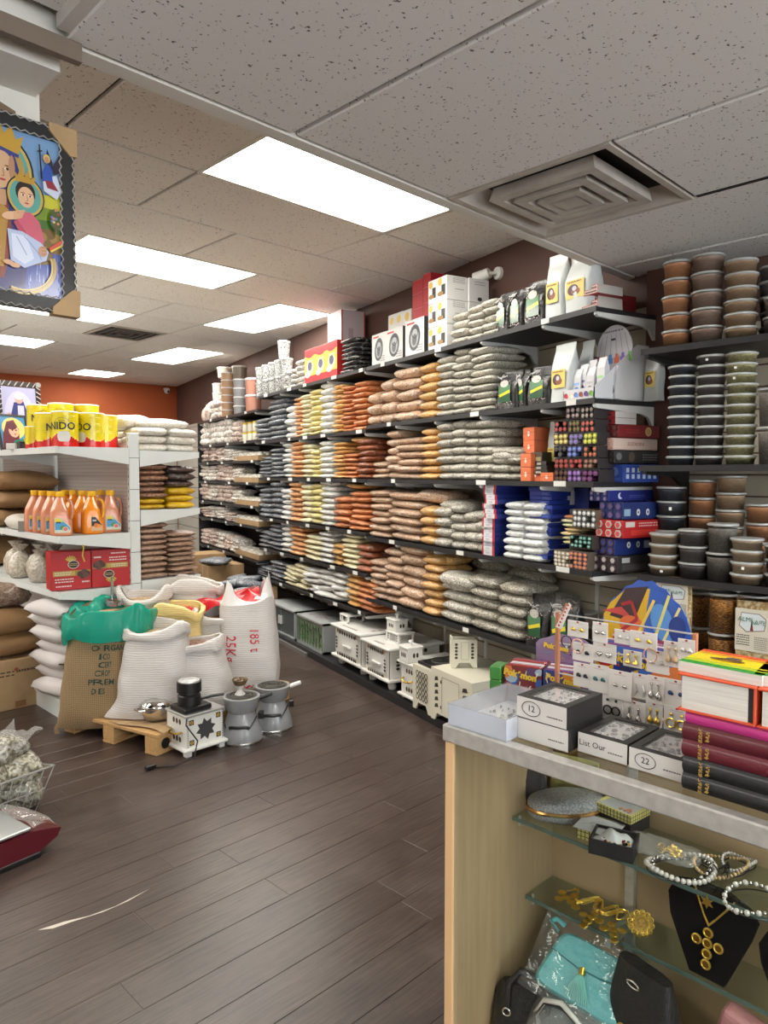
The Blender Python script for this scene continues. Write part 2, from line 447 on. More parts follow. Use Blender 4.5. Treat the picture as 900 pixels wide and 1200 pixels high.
def bar(x0,x1,y0,y1,z,h=.012):
 MB().box(x0,x1,y0,y1,z-.001,z+h).build('tee_bar',mt_bar,ceiling)
NX=[-1.17,-.56,.05,.68,1.34,2.03,2.635,3.245,3.57]
for a,c in zip(NX,NX[1:]):
 ys=[-1.95,-.74,.48,YS]if a!=2.03 else[-1.95,-.74,.48,1.085]
 for y0,y1 in zip(ys,ys[1:]):
  if a<2.0 and c<=.69 and y0>.4:tile(a,c,y0,y1-.03,Z1+.035)
  else:tile(a,c,y0,y1,Z1)
for x in NX[1:4]:bar(x-.02,x+.018,.48,YS-.03,Z1+.006,.03)
MB().box(2.625,2.645,.0,1.07,Z1-.001,Z1+.012).build('tee_bar',mt_dark,ceiling)  # dark strip drawn in for the shaded open gap between tiles
lights=[(1.82,3.04,2.44,3.05),(1.82,3.04,4.27,4.88),(1.82,3.04,6.10,6.71),(1.82,3.04,7.93,8.54),(3.66,4.27,4.88,6.10),(4.12,4.73,7.32,8.54),(4.08,4.69,9.76,10.37)]
blocked=lights+[(3.05,3.66,6.71,7.32)]
def free(x0,x1,y0,y1):return not any(x0<c-.03 and x1>a+.03 and y0<d-.03 and y1>b_+.03 for a,c,b_,d in blocked)
for j in range(14):
 y0=2.44+.61*j;y1=y0+.61
 x=.0+(.61 if j%2 else 0)
 while x<6.2:
  if free(x,x+1.22,y0,y1):tile(x,x+1.22,y0,y1,Z2)
  else:
   for k in(0,1):
    if free(x+.61*k,x+.61*(k+1),y0,y1):tile(x+.61*k,x+.61*(k+1),y0,y1,Z2)
  x+=1.22
for a,c,y0,y1 in((3.66,4.12,7.32,7.93),(3.66,4.12,7.93,8.54),(4.73,4.88,7.32,7.93),(4.73,4.88,7.93,8.54),(3.66,4.08,9.76,10.37),(4.69,4.88,9.76,10.37)):tile(a,c,y0,y1,Z2)
x=.0
while x<4:tile(x,x+1.22,YS+.05,2.44,Z2);x+=1.22
tr=MB().box(-3.2,8.2,YS,YS+.05,Z1-.004,Z2+.06)
struct('trim_1',tr,mt_white)
mt_orange=M('orange_wall_paint',(178,88,44),.7,noise=(4,(165,80,40),.5))
mt_brown=M('brown_wall_paint',(88,62,54),.7,noise=(5,(78,55,48),.5))
mt_slat=M('beige_slat_panel',(176,166,146),.55,noise=(9,(166,155,136),.5))
mt_slatg=M('pale_grey_slat_panel',(190,188,180),.55)
def wallpoly(name,p,q,z0,z1,th,mat):
 """upright slab from p to q with its thickness behind (to the right of p->q seen from above is front)"""
 p=Vector(p);q=Vector(q);d=(q-p).normalized();n=Vector((d.y,-d.x))*-1
 mb=MB()
 a,b2,c,e=p,q,q+n*th,p+n*th
 mb.add([(a.x,a.y,z0),(b2.x,b2.y,z0),(c.x,c.y,z0),(e.x,e.y,z0),(a.x,a.y,z1),(b2.x,b2.y,z1),(c.x,c.y,z1),(e.x,e.y,z1)],[(3,2,1,0),(4,5,6,7),(0,1,5,4),(1,2,6,5),(2,3,7,6),(3,0,4,7)])
 return struct(name,mb,mat)
WC=(5.936,10.64)
NEAR=wp(-1.26,0,0)
w_back=wallpoly('wall_back',(-.5,11.405),WC,0,Z2+.06,.1,mt_orange)
w_right=wallpoly('wall_right',WC,(NEAR.x,NEAR.y),0,Z2+.06,.1,mt_brown)
w_side=wallpoly('wall_side',(3.57,1.66),(3.57,-3.1),0,Z2,.1,mt_brown)
wallpoly('wall_left',(-3.1,-3.1),(-3.1,11.6),0,Z2+.06,.1,M('pale_wall',(236,231,224),.8))
mt_pale=M('pale_wall',(236,231,224),.8)
fw=MB().box(-3.1,3.6,-3.2,-3.1,0,.35).box(-3.1,3.6,-3.2,-3.1,2.40,Z2+.06)
for a,c in((-3.1,-2.8),(-.1,.2),(3.3,3.6)):fw.box(a,c,-3.2,-3.1,.35,2.40)
struct('wall_front',fw,mt_pale)  # unseen front wall, its openings added to admit world light
for k,(a,c)in enumerate(((-2.8,-.1),(.2,3.3))):
 q=MB().box(a,c,-3.18,-3.12,.35,.41).box(a,c,-3.18,-3.12,2.34,2.40).box(a,a+.06,-3.18,-3.12,.41,2.34).box(c-.06,c,-3.18,-3.12,.41,2.34)
 q=struct('window_%d'%(k+1),q,mt_bar)  # unseen windows added so that daylight lifts the near ceiling
 MB().poly([(a,-3.15,.41),(c,-3.15,.41),(c,-3.15,2.34),(a,-3.15,2.34)]).build('pane',CLEAR('window_glass',(245,250,250),.0),q)
wallpoly('wall_return',(-3.1,11.405),(-.5,11.405),0,Z2+.06,.1,mt_orange)
pb=MB().box(3.42,3.57,1.46,1.62,0,Z1)
struct('trim_2',pb,M('red_brown_post',(82,48,38),.6))
def slats_wall(parent,s0,s1,z0,z1,pitch,mat):
 z=z0;me=None
 while z<z1-.02:
  h=min(pitch,z1-z)-.008
  mb=MB();a=wp(s0,.0,0);c=wp(s1,.0,0);e=wp(s1,.014,0);g=wp(s0,.014,0)
  mb.add([(a.x,a.y,z),(c.x,c.y,z),(e.x,e.y,z),(g.x,g.y,z),(a.x,a.y,z+h),(c.x,c.y,z+h),(e.x,e.y,z+h),(g.x,g.y,z+h)],[(3,2,1,0),(4,5,6,7),(0,1,5,4),(1,2,6,5),(2,3,7,6),(3,0,4,7)])
  mb.build('slat',mat,parent);z+=pitch
slats_wall(w_right,-1.24,2.8,.1,2.33,.076*1.33,mt_slat)
slats_wall(w_right,2.8,5.4,.1,2.2,.15,M('dark_slat_panel',(42,38,36),.6))
slats_wall(w_right,5.4,8.1,.1,2.25,.15,mt_slatg)
z=.1
while z<2.2:
 MB().box(3.556,3.57,-2.4,1.45,z,z+.092).build('slat',mt_slat,w_side);z+=.1
z=.1
while z<1.95:
 mb=MB();mb.m=Matrix.Translation((5.936,10.64,0))@Matrix.Rotation(atan2(.765,-6.436),4,'Z')
 mb.box(.02,4,-.0,.014,z,z+.142);mb.build('slat',mt_slatg,w_back);z+=.15
for s in(3.3,.55,-.62):
 mb=MB();a=wp(s,.001,0);e=wp(s+.006,.003,0)
 mb.box(min(a.x,e.x),max(a.x,e.x),min(a.y,e.y),max(a.y,e.y),2.35,2.86);mb.build('wall_seam',mt_dark,w_right)
mt_panel=EM('lit_panel',(255,250,240),PANEL)
mt_frame=M('light_frame',(225,222,215),.5)
def light(x0,x1,y0,y1,z,label):
 t=thing('ceiling_light',label,'ceiling light',((x0+x1)/2,(y0+y1)/2,z),0,'recessed ceiling light panels')
 w,h=(x1-x0)/2,(y1-y0)/2
 mb=MB();f=.022
 mb.box(-w,w,-h,-h+f,-.002,.03).box(-w,w,h-f,h,-.002,.03).box(-w,-w+f,-h+f,h-f,-.002,.03).box(w-f,w,-h+f,h-f,-.002,.03)
 mb.box(-w,w,-h,h,.03,.04)
 mb.build('frame',mt_frame,t)
 MB().box(-w+f,w-f,-h+f,h-f,.004,.012).build('diffuser',mt_panel,t)
LL=['long bright ceiling panel in front of the square air diffuser','long bright ceiling panel second from the camera, right of the framed icon','long bright ceiling panel third from the camera, passing below the icon frame','bright ceiling panel at left edge over the far shelving','bright ceiling panel running away above the shelves, over the red white carton','bright ceiling panel far back, right of the dark slotted vent','smallest bright ceiling panel by the orange back wall']
for q,la in zip(lights,LL):light(*q,Z2,la)
light(.06,.67,-1.9,-.76,Z1-.006,'ceiling panel of the front shop area behind the camera')
light(1.36,2.02,-1.2,-.0,Z1-.006,'ceiling panel above the glass counter behind the camera')
light(-1.1,-.5,.7,1.6,Z1-.006,'ceiling panel over the left foreground floor')
for k,y in enumerate((4.27,6.10,7.93)):
 for q,x in enumerate((-2.45,-.62)):light(x,x+1.22,y,y+.61,Z2-.03,'ceiling panel over the aisle left of the gondola, %s row, %s'%(od(k+1),['outer','inner'][q]))  # unseen panels added to brighten aisle and far ceiling by bounce
t=thing('air_diffuser','square stepped air diffuser with sooty louvres in the near ceiling','air diffuser',(2.333,1.393,Z1))
mt_dif=M('diffuser_metal',(196,188,178),.5,noise=(7,(150,140,130),.6))
def ringbox(mb,a,c,z0,z1):
 vs=[]
 for r,z in((a,z0),(c,z1)):vs+=[(-r,-r,z),(r,-r,z),(r,r,z),(-r,r,z)]
 mb.add(vs,[(i,(i+1)%4,4+(i+1)%4,4+i)for i in range(4)])
mb=MB();ringbox(mb,.308,.285,-.004,-.004);ringbox(mb,.285,.235,-.004,.05);ringbox(mb,.308,.308,-.004,.05);mb.build('frame',mt_dif,t)
for a,z in((.205,-.012),(.145,-.016),(.085,-.02)):
 mb=MB();ringbox(mb,a,a-.035,z,z+.0);ringbox(mb,a,a-.01,z,z+.045);ringbox(mb,a-.035,a-.05,z,z+.04)
 if a<.1:mb.box(-a+.03,a-.03,-a+.03,a-.03,z,z+.004)
 mb.build('louvre',mt_dif,t)
MB().box(-.235,.235,-.235,.235,.05,.056).build('plenum',mt_dark,t)
t=thing('ceiling_vent','dark slotted ceiling vent between the far light panels','vent',(3.355,7.015,Z2))
mb=MB();ringbox(mb,.3,.26,-.004,-.004);ringbox(mb,.3,.3,-.004,.03);mb.build('frame',mt_dif,t)
for a in(.21,.14,.07):
 mb=MB();ringbox(mb,a,a-.025,-.008,-.006);ringbox(mb,a,a-.0,-.008,.02);mb.build('louvre',M('sooty_metal',(90,86,82),.6),t)
MB().box(-.26,.26,-.26,.26,.02,.026).build('plenum',mt_dark,t)
pil=MB().box(-1.6,.71,1.93,2.10,2.02,Z2+.05)
struct('trim_3',pil,mt_white)
bh=MB().box(-3.0,.70,YS+.055,1.93,2.437,2.70)
struct('trim_4',bh,mt_white)
MB().box(-3.0,.72,YS-.022,YS,2.437,2.478).build('edge_strip',M('worn_wood_strip',(120,105,92),.8),ceiling)
# ================================================================== skewed shelf wall
mt_black=M('black_shelf_laminate',(34,34,36),.45)
mt_brk=M('white_bracket_metal',(205,205,202),.4)
mt_tag=M('paper_tag',(225,225,220),.6)
TOP,SEC,SECM,THI,FOU,FOUM,FIF,LOWM,LOWN=2.26,1.845,1.817,1.46,1.045,1.07,.768,.48,.60
FARZ=[2.14,1.84,1.635,1.41,1.17,.965,.626]
def wall_shelf(label,s0,s1,z,brs,depth=.42,tags=0,group=None,tray=False):
 """board with its tapered brackets; local x runs to the right as seen, y into the wall"""
 o=wp(s1,depth,z)
 t=thing('wall_shelf',label,'shelf',o,WRZ,group)
 W=s1-s0
 MB().box(0,W,0,depth-.016,-.02,0).build('board',mt_black,t)
 MB((60,60,62)).box(0,W,-.006,.0,-.022,.004).build('edge_rail',mt_black,t)
 for s in brs:
  x=s1-s
  mb=MB();mb.m=Matrix.Translation((x,0,0))@Matrix.Rotation(-pi/2,4,'Z')
  D=depth-.016
  mb.m=Matrix(((0,1,0,x),(1,0,0,0),(0,0,1,0),(0,0,0,1)))
  mb.prism([(.0,-.022),(D,-.022),(D,-.125),(D-.02,-.115),(D-.05,-.072),(D-.1,-.058),(.012,-.042),(.0,-.034)],-.008,.008)
  mb.build('bracket',mt_brk,t)
 r=random.Random(int(z*100)+int(s0*10))
 for k in range(tags):
  x=W*(k+r.uniform(.2,.8))/tags
  MB().box(x,x+r.uniform(.04,.09),-.009,-.006,-.02,.006).build('price_tag',mt_tag,t)
 return t
NB=[-1.25,-.9,-.40,.06,.53];MBk=[.97,1.6,2.18,2.62]
for la,z in(('uppermost black wall shelf carrying boxes and standing pouches',TOP),('second black wall shelf down with the soap display box',SEC),('third black wall shelf down at eye level with incense cartons',THI),('fourth black wall shelf down with blue packets',FOU),('lowest black wall shelf on the near half, over the cream cabinets',LOWN)):
 wall_shelf(la,-1.26,.94,z,NB,tags=3)
for la,z in(('uppermost black shelf of the middle bay, carrying clear cups',TOP),('second black shelf of the middle bay under white and orange bags',SECM),('third black shelf of the middle bay at eye level',THI),('fourth black shelf of the middle bay under pale yellow bags',FOUM),('fifth black shelf of the middle bay, over loose white bags',FIF),('lowest black shelf of the middle bay, over the grey cabinets',LOWM)):
 wall_shelf(la,.95,3.2,z,MBk,tags=5)
for i,z in enumerate(FARZ):
 wall_shelf('black shelf of the far dark bay, %s from the top'%od(i+1),3.21,5.4,z,[5.3,4.3,3.3],tags=3)
e=MB();e.m=Matrix.Translation(wp(5.42,.42,0))@Matrix.Rotation(WRZ,4,'Z')
e.box(0,.02,0,.42,.1,2.13)
tag(e.build('shelf_end_panel',mt_black),'black end panel of the far dark shelf bay','panel')
for s in NB+MBk:
 mb=MB();mb.m=Matrix.Translation(wp(s,.02,0))@Matrix.Rotation(WRZ,4,'Z');mb.box(-.012,.012,0,.012,.15,2.3)
 mb.build('shelf_standard',mt_brk,w_right)
base=MB();base.m=Matrix.Translation(wp(3.2,.54,0))@Matrix.Rotation(WRZ,4,'Z')
base.box(0,4.46,0,.52,0,.055)
bt=thing('base_plinth','low black plinth along the foot of the shelf wall','plinth',wp(3.2,.54,0),WRZ)
MB().box(0,4.46,0,.52,0,.055).build('deck',mt_black,bt)
MB().box(0,1.45,-.02,0,0,.03).build('metal_edge',M('dull_steel',(170,170,168),.35,metal=.7),bt)
def bag_mesh(mat,seed,w=.15,l=.28,h=.05,n=8,puff=.6,crimp=.03):
 r=random.Random(seed);ph=[r.uniform(0,6.28)for _ in range(6)]
 mb=MB()
 def sh(u,v,top):
  v2=sin(v*pi/2)if abs(v)<1 else v
  tv=sqrt(max(0,1-abs(v2)**2.6));tu=max(0,(1-abs(u)**4.2))**(puff*.8)
  t=tu*tv
  k=1+.12*sin(3*u+ph[0])*cos(2.6*v+ph[1])+.07*sin(6.5*u+ph[2]+3*v)
  x=u*w/2*(1+.04*sin(3*v+ph[3]));y=v2*l/2*(.86+.14*tu)*(1+.03*sin(2.5*u+ph[4]))
  z=h*(.48+(.54*t*k if top else-.48*min(1,t*1.25)))
  z+=.12*h*sin(2*u+ph[5])*(1-tu)
  return(x,y,max(0,z))
 for top in(True,False):
  mb.grid(lambda a,c:sh(2*a-1,2*c-1,top),n,n)
 me=mb.mesh('bag',mat,True,180)
 bm=bmesh.new();bm.from_mesh(me);bmesh.ops.remove_doubles(bm,verts=bm.verts[:],dist=.0006);bmesh.ops.recalc_face_normals(bm,faces=bm.faces[:]);bm.to_mesh(me);bm.free()
 me.polygons.foreach_set('use_smooth',[True]*len(me.polygons))
 return me
BT={'white':('powder_bag','white powder',BAG('white_powder_bag',(226,226,222),(206,206,202),30,film=.05,jitter=.05)),'cream':('powder_bag','cream flour',BAG('cream_powder_bag',(228,221,188),(214,206,168),30,film=.08,jitter=.05)),'yellow':('powder_bag','pale yellow flour',BAG('yellow_powder_bag',(226,214,150),(214,200,132),30,film=.1,jitter=.05)),'orange':('spice_bag','pale orange spice',BAG('orange_spice_bag',(222,168,116),(204,144,92),30,film=.08)),'gold':('spice_bag','golden spice',BAG('gold_spice_bag',(222,176,106),(204,152,82),30,film=.08)),'rust':('spice_bag','rust orange spice',BAG('rust_spice_bag',(208,134,80),(182,106,58),30,film=.1)),'dkrust':('spice_bag','dark rust spice',BAG('dark_rust_spice_bag',(168,94,56),(134,72,42),30,film=.14)),'brown':('grain_bag','brown grain',BAG('brown_grain_bag',(206,174,146),(158,124,98),170,film=.24)),'ggrain':('grain_bag','golden grain',BAG('golden_grain_bag',(222,178,112),(180,134,78),170,film=.12)),'grey':('herb_bag','grey green herb',BAG('grey_herb_bag',(206,202,190),(136,131,118),190,film=.24)),'olive':('herb_bag','dull olive herb',BAG('olive_herb_bag',(180,174,158),(112,106,94),190,film=.24)),'dark':('seed_bag','dark grey seed',BAG('dark_seed_bag',(136,142,150),(82,86,94),90,film=.2)),'pale':('sachet','pale speckled',BAG('pale_sachet',(236,233,226),(176,166,156),50,film=.2)),'pinkish':('sachet','pinkish brown',BAG('pink_sachet',(222,206,196),(166,142,130),50,film=.2)),'black':('foil_bag','black foil',BAG('black_foil_bag',(40,38,40),(24,22,24),40,film=.35,coat=.7)),}
BM={}
def bagm(kind,i,wide=False):
 k=(kind,i%5)
 if k not in BM:BM[k]=bag_mesh(BT[kind][2],hash(kind)%1000*0+len(BM)*7+i,n=7 if kind in('pale','pinkish','dark')else 8)
 return BM[k]
rb=random.Random(11)
NBAG=0
def stack(kind,px0,px1,ytop,n,z0,where,d=.405,ln=.27,yref=None,wob=.007,ytilt=0,squash=1.06,wide=1.0,mess=0):
 """n bags on one another between two picture columns, from the shelf up to a picture row"""
 global NBAG
 ym=yref or(ytop+20)
 s1=wpix(px0,ym,d)[0];s0=wpix(px1,ym,d)[0];zt=wpix((px0+px1)/2,ytop,d)[1]
 w=s1-s0;sc=(s0+s1)/2;h=max(.012,(zt-z0)/n)
 name,words,_=BT[kind]
 for i in range(n):
  o=put(name,bagm(kind,rb.randrange(5)),None,wp(sc+rb.uniform(-wob,wob),d-ln/2+rb.uniform(-.015,.008),z0+h*i+.001),(rb.uniform(-.02,.02)+ytilt+rb.uniform(-mess,mess)*.5,rb.uniform(-.03,.03)+rb.uniform(-mess,mess),WRZ+rb.uniform(-.05,.05)+rb.uniform(-mess,mess)*3),(w*wide/.15*rb.uniform(.95,1.01),ln/.28,h/.05*squash))
  tag(o,'%s bag, %s, %s'%(words,lvl(i,n)if n>1 else 'lying alone',where),'bag',words+' bags on the wall shelves');NBAG+=1
ROW={'B':'second shelf','C':'third shelf','D':'fourth shelf','E':'fifth middle bay shelf','F':'lowest middle bay shelf','N':'lowest near shelf','A':'top shelf'}
def row(letter,z,items,pre='',**kw):
 for k,it in enumerate(items):
  zz=it[5]if len(it)>5 and it[5]else z
  stack(it[0],it[1],it[2],it[3],it[4],zz,'%s %sstack from left on the %s'%(od(k+1),pre,ROW[letter]),**kw)
row('A',TOP,[('pale',332,344,432,4),('pale',344,357,421,5),('black',397,414,396,8),('grey',525,545,365,4),('grey',544,563,357,5),('grey',562,581,350,5)],ln=.25)
row('B',SECM,[('dark',296,313,490,5),('dark',312,332,467,8),('white',333,343,475,5),('orange',343,352,466,10),('cream',350,362,462,9),('yellow',361,374,456,9),('white',373,387,447,8),('gold',387,400,450,10),('rust',398,413,452,11),('rust',412,428,446,9)])
row('B',SEC,[('brown',428,444,460,3),('brown',443,461,444,4),('brown',459,490,430,5),('ggrain',488,510,425,6),('grey',508,529,416,8),('grey',528,548,407,9),('grey',547,575,406,9)])
row('C',THI,[('dark',302,316,535,6),('dark',315,331,525,7),('white',330,340,519,7),('orange',339,352,517,8),('cream',351,365,520,7),('yellow',362,374,527,6),('white',372,387,516,7),('gold',387,402,518,9),('rust',400,417,531,6),('dkrust',415,432,514,7),('brown',435,452,541,3),('brown',451,466,504,6),('brown',460,492,512,6),('ggrain',490,511,501,7),('grey',509,528,495,7),('grey',526,543,492,7),('grey',541,557,492,7),('grey',555,575,491,7),('grey',572,593,524,4),('olive',591,610,525,4)])
row('D',FOUM,[('dark',302,315,572,6),('dark',314,330,564,7),('white',328,339,573,6),('orange',337,351,565,8),('cream',350,363,567,7),('yellow',362,374,566,7),('white',373,389,563,8),('rust',388,408,582,5),('rust',407,430,576,7)])
row('D',FOU,[('brown',431,454,574,7),('brown',452,490,577,6),('ggrain',489,508,594,4),('grey',506,526,594,4),('grey',524,542,591,5),('grey',540,557,600,4),('grey',555,571,598,4)])
row('E',FIF,[('dark',300,314,622,4),('dark',313,328,614,6),('white',327,338,611,6),('orange',337,354,612,7),('cream',355,375,627,5),('white',373,388,617,7),('gold',387,399,638,4),('cream',398,417,625,7),('dkrust',416,432,638,4)])
row('F',LOWM,[('dark',300,316,664,4),('dark',315,332,658,5),('gold',403,420,670,6),('rust',416,440,682,5)])
row('F',LOWM,[('cream',332,347,664,5),('cream',344,360,662,5),('white',356,374,666,5),('white',371,390,668,5),('white',386,405,672,5)],wob=.03,mess=.08,squash=1.2,wide=1.15,pre='loose ')
row('N',LOWN,[('brown',431,451,656,6),('brown',449,469,643,7),('brown',465,494,638,6),('ggrain',492,514,652,7),('grey',512,548,682,4),('olive',545,580,676,5),('olive',578,612,684,5)],wob=.015)
def back(kind,px0,px1,ytop,n,z0,where,d=.13):stack(kind,px0,px1,ytop,n,z0,where,d=d,ln=.11)
back('olive',548,590,642,6,LOWN,'shaded back rank, middle of lowest near shelf')
back('olive',588,640,652,5,LOWN,'shaded back rank behind the black coffee pouches')
for kind,px,py,d,w_,l_,h_,la in(('brown',505,583,.26,.32,.22,.08,'large bag of brown grain laid across the middle of the fourth shelf'),('grey',530,592,.27,.30,.2,.06,'large silvery herb bag laid over the fourth shelf stacks'),('grey',592,533,.30,.27,.2,.06,'broad silvery herb bag lying slanted on the third shelf, left of orange boxes'),('grey',530,682,.33,.33,.2,.08,'large plump herb bag on top at the middle of the lowest near shelf'),('gold',421,514,.25,.24,.25,.05,'golden spice bag lying on top of the rust stacks, third shelf'),('gold',416,568,.25,.26,.25,.05,'golden spice bag lying on top of the rust stacks, fourth shelf'),('ggrain',513,655,.24,.28,.22,.07,'large golden grain bag topping a stack on the lowest near shelf'),('dark',327,463,.24,.3,.25,.06,'black seed bag lying across dark stacks on the second shelf')):
 s,z=wpix(px,py,d+.1)
 o=put(BT[kind][0],bagm(kind,3),None,wp(s,d,z-.03),(.03,.04,WRZ+.1),(w_/.15,l_/.28,h_/.05))
 tag(o,la,'bag',None)
kinds=['pale','pinkish','pale','pinkish','pale']
for i,z in enumerate(FARZ):
 yb=[487,519,542,564,588,610,645][i]
 cols=[(234,243),(243,252),(252,261),(261,270),(270,279)]
 for k,(a,c)in enumerate(cols):
  if i==0 and k>2:continue
  if i==0:hh=[6,14,21][k];n=[1,3,4][k]
  else:hh=([20,21,22,21,18][k]+rb.uniform(-2,2))*[1,1.1,.78,.82,.95,.8,1.1][i];n=4
  yk=yb-(k*.9 if i<2 else 0)+(k*.9 if i>3 else 0)+(k*1.2 if i>4 else 0)
  stack(rb.choice(kinds),a,c,yk-hh,n,z,'%s far bay stack, %s shelf'%(od(k+1),od(i+1)),wob=.025,ln=.22,squash=1.5,wide=1.02,mess=.05)
mt_card=M('brown_cardboard',(176,146,108),.8,noise=(14,(160,130,94),.6))
mt_jar=VC('printed_jar',.35,.3)
def jarmesh(body,lid,r=.032,h=.085):
 mb=MB();mb.lathe([(r*.95,0),(r,.006),(r,h*.8),(r*.9,h*.84)],10,col=body);mb.lathe([(r*.97,h*.82),(r*.97,h),(r*.9,h)],10,col=lid)
 a=mb.mesh('jar',mt_jar,True,50);return a
jm=[jarmesh((214,212,204),(196,190,176)),jarmesh((206,200,186),(226,224,216))]
jy=jarmesh((222,216,200),(214,186,40),.04,.10)
for i,z in enumerate(FARZ[2:],2):
 t=thing('jar_tray','shallow cardboard tray of small jars on the %s shelf of the far bay'%od(i+1),'tray',wp(4.05,.40,z),WRZ,'jar trays in the far bay')
 mb=MB();mb.box(0,.78,0,.004,0,.055).box(0,.004,0,.28,0,.055).box(.776,.78,0,.28,0,.055).box(0,.78,.276,.28,0,.055).box(0,.78,0,.28,0,.004)
 mb.build('carton',mt_card,t)
 for k in range(9):
  for q in range(2):
   p=wp(4.05-.05-k*.085,.355-.08*q,z+.005)
   tag(put('jar',jm[(k+i)%2],None,p,WRZ),'small pale jar, %s of the %s rank, tray on the %s far bay shelf'%(od(k+1),['front','rear'][q],od(i+1)),'jar','small jars on far bay shelf '+od(i+1))
for k in range(5):
 for q in range(2):
  if k==0 and q==1:continue
  tag(put('jar',jy,None,wp(4.12-k*.16,.34,FARZ[1]+.102*q+.001),WRZ),'yellow lidded jar, %s, %s of five on the second far bay shelf'%('upper row' if q else 'lower row',od(k+1)),'jar','yellow lidded jars')
def tubmesh(body,lid,r0,r1,h,n=20,mat=None):
 mb=MB()
 mb.lathe([(r0,0),(r0+(r1-r0)*.9,h*.86)],n,col=body)
 mb.lathe([(r1,h*.86),(r1*1.05,h*.88),(r1*1.05,h*.97),(r1*.98,h),(r1*.9,h*.985)],n,col=lid)
 return mb.mesh('tub',mat or mt_jar,True,40)
cupA=tubmesh((160,162,160),(216,220,220),.045,.056,.15,14,BAG('cup_of_dark_seeds',(182,184,182),(70,72,74),130,film=.2))
def fartub(px,z,h,r,body,lid,label,d=.33):
 me=tubmesh(body,lid,r*.9,r,h,14)
 tag(put('lidded_tub',me,None,wp(wpix(px,460,d)[0],d,z),WRZ),label,'tub','tubs over the far bay')
zt=FARZ[0]
for k in range(6):
 fartub(267,zt+.083*k,.083,.075,(176,140,106),(214,218,222),'clear tub of brown powder, %s, front stack over the far bay'%lvl(k,6),.36)
for k in range(4):
 fartub(281,zt+.095*k,.095,.07,(140,140,142),(220,222,224),'clear tub of grey seeds, %s, middle stack over the far bay'%lvl(k,4),.36)
for k in range(4):
 fartub(256,zt+.11*k,.11,.07,(200,196,186),(225,225,222),'whitish tub, %s, leftmost stack over the far bay'%lvl(k,4),.3)
for k in range(2):
 fartub(297,zt+.17*k,.17,.085,(170,118,100),(200,204,206),'tall tub of reddish pods, %s, right stack over the far bay'%('lower' if k==0 else 'upper'),.36)
fartub(264,zt+.5,.12,.09,(196,184,164),(226,222,214),'wide cream tub at the very top left over the far bay',.25)
fartub(281,zt+.42,.15,.085,(120,106,92),(206,200,190),'wide brown tub at the very top right over the far bay',.25)
for rrow,(zz,n)in enumerate(((TOP,6),(TOP+.15,5))):
 for k in range(n):
  s=wpix(306+7.6*k,450,.36)[0]
  tag(put('clear_cup',cupA,None,wp(s,.36,zz),WRZ),'clear cup of dark seeds, %s row, %s from left, on the top shelf'%('lower' if rrow==0 else 'upper',od(k+1)),'cup','seed cups on the top shelf')
s=wpix(333,420,.36)[0]
tag(put('clear_cup',cupA,None,wp(s,.36,TOP+.30),WRZ,(1.05,1.05,1.1)),'single clear cup of dark seeds standing on top of the cup rows','cup')
mt_print=VC('printed_card',.5,.05)
mt_gloss=VC('glossy_print',.25,.5)
mt_foil=VC('crinkled_foil_pouch',.38,.25,bump=(55,.6))
mt_pouch=VC('matte_pouch',.45,.15,bump=(14,.35))
FRX,FRZ_=(1,0,0),(0,0,1)
def wbox(name,label,cat,px0,px1,ytop,z0,d,depth,body,art=None,group=None,sidecol=None,side=None,h=None,rz=0,mat=None):
 """carton on the shelf wall; local x right, y in, front at y=0"""
 ym=(ytop+10)
 s1=wpix(px0,ym,d)[0];s0=wpix(px1,ym,d)[0];w=s1-s0
 hh=h or(wpix((px0+px1)/2,ytop,d)[1]-z0)
 t=thing(name,label,cat,wp(s1,d,z0+.0008),WRZ+rz,group)
 mb=MB(body);mb.rbox(0,w,0,depth,0,hh,.0015,1)
 if sidecol:
  mb=MB(body);mb.box(0,w,0,depth,0,hh,cols=[None,sidecol[1]if len(sidecol)>1 else None,None,sidecol[0],None,sidecol[0]])
 mb.build('carton',mat or mt_print,t)
 if art:
  A=ART((0,0,0),(1,0,0),(0,0,1));art(A,w,hh);A.build('front_print',mat or mt_print,t)
 if side:
  A=ART((w,0,0),(0,1,0),(0,0,1));side(A,depth,hh);A.build('side_print',mat or mt_print,t)
 return t,w,hh
def art_red_yellow(A,w,h):
 A.rect(0,0,w,h*.22,(196,30,40));A.rect(0,h*.22,w,h*.8,(236,196,70));A.ell(w*.5,h*.45,w*.34,h*.2,(225,215,190));A.ell(w*.5,h*.5,w*.2,h*.13,(90,90,120))
 A.ell(w*.3,h*.27,w*.25,h*.09,(210,205,215));A.ell(w*.5,h*.86,w*.42,h*.12,(196,30,40));A.rect(w*.2,h*.62,w*.8,h*.68,(250,236,160))
for k,(a,c,y)in enumerate(((357,369.5,409),(369.5,382,405),(382,395,400))):
 wbox('printed_packet','red and yellow printed packet, %s of three, on the top shelf'%['leftmost','middle','rightmost'][k],'packet',a,c,y,TOP,.40,.10,(206,40,46),art_red_yellow,'red and yellow packets')
def art_big(A,w,h):
 A.rect(0,h*.3,w,h,(226,222,224));A.rect(0,0,w,h*.18,(196,40,44));A.ell(w*.5,h*.32,w*.3,h*.16,(226,180,70))
wbox('large_carton','large white carton with red base standing behind the red and yellow packets','carton',384,400,366,TOP,.26,.22,(206,200,204),art_big,sidecol=((206,196,200),),side=lambda A,w,h:A.rect(0,0,.012,h,(180,40,48)).rect(w*.3,h*.45,w*.5,h*.75,(176,170,174)).rect(w-.012,0,w,h,(180,40,48)))
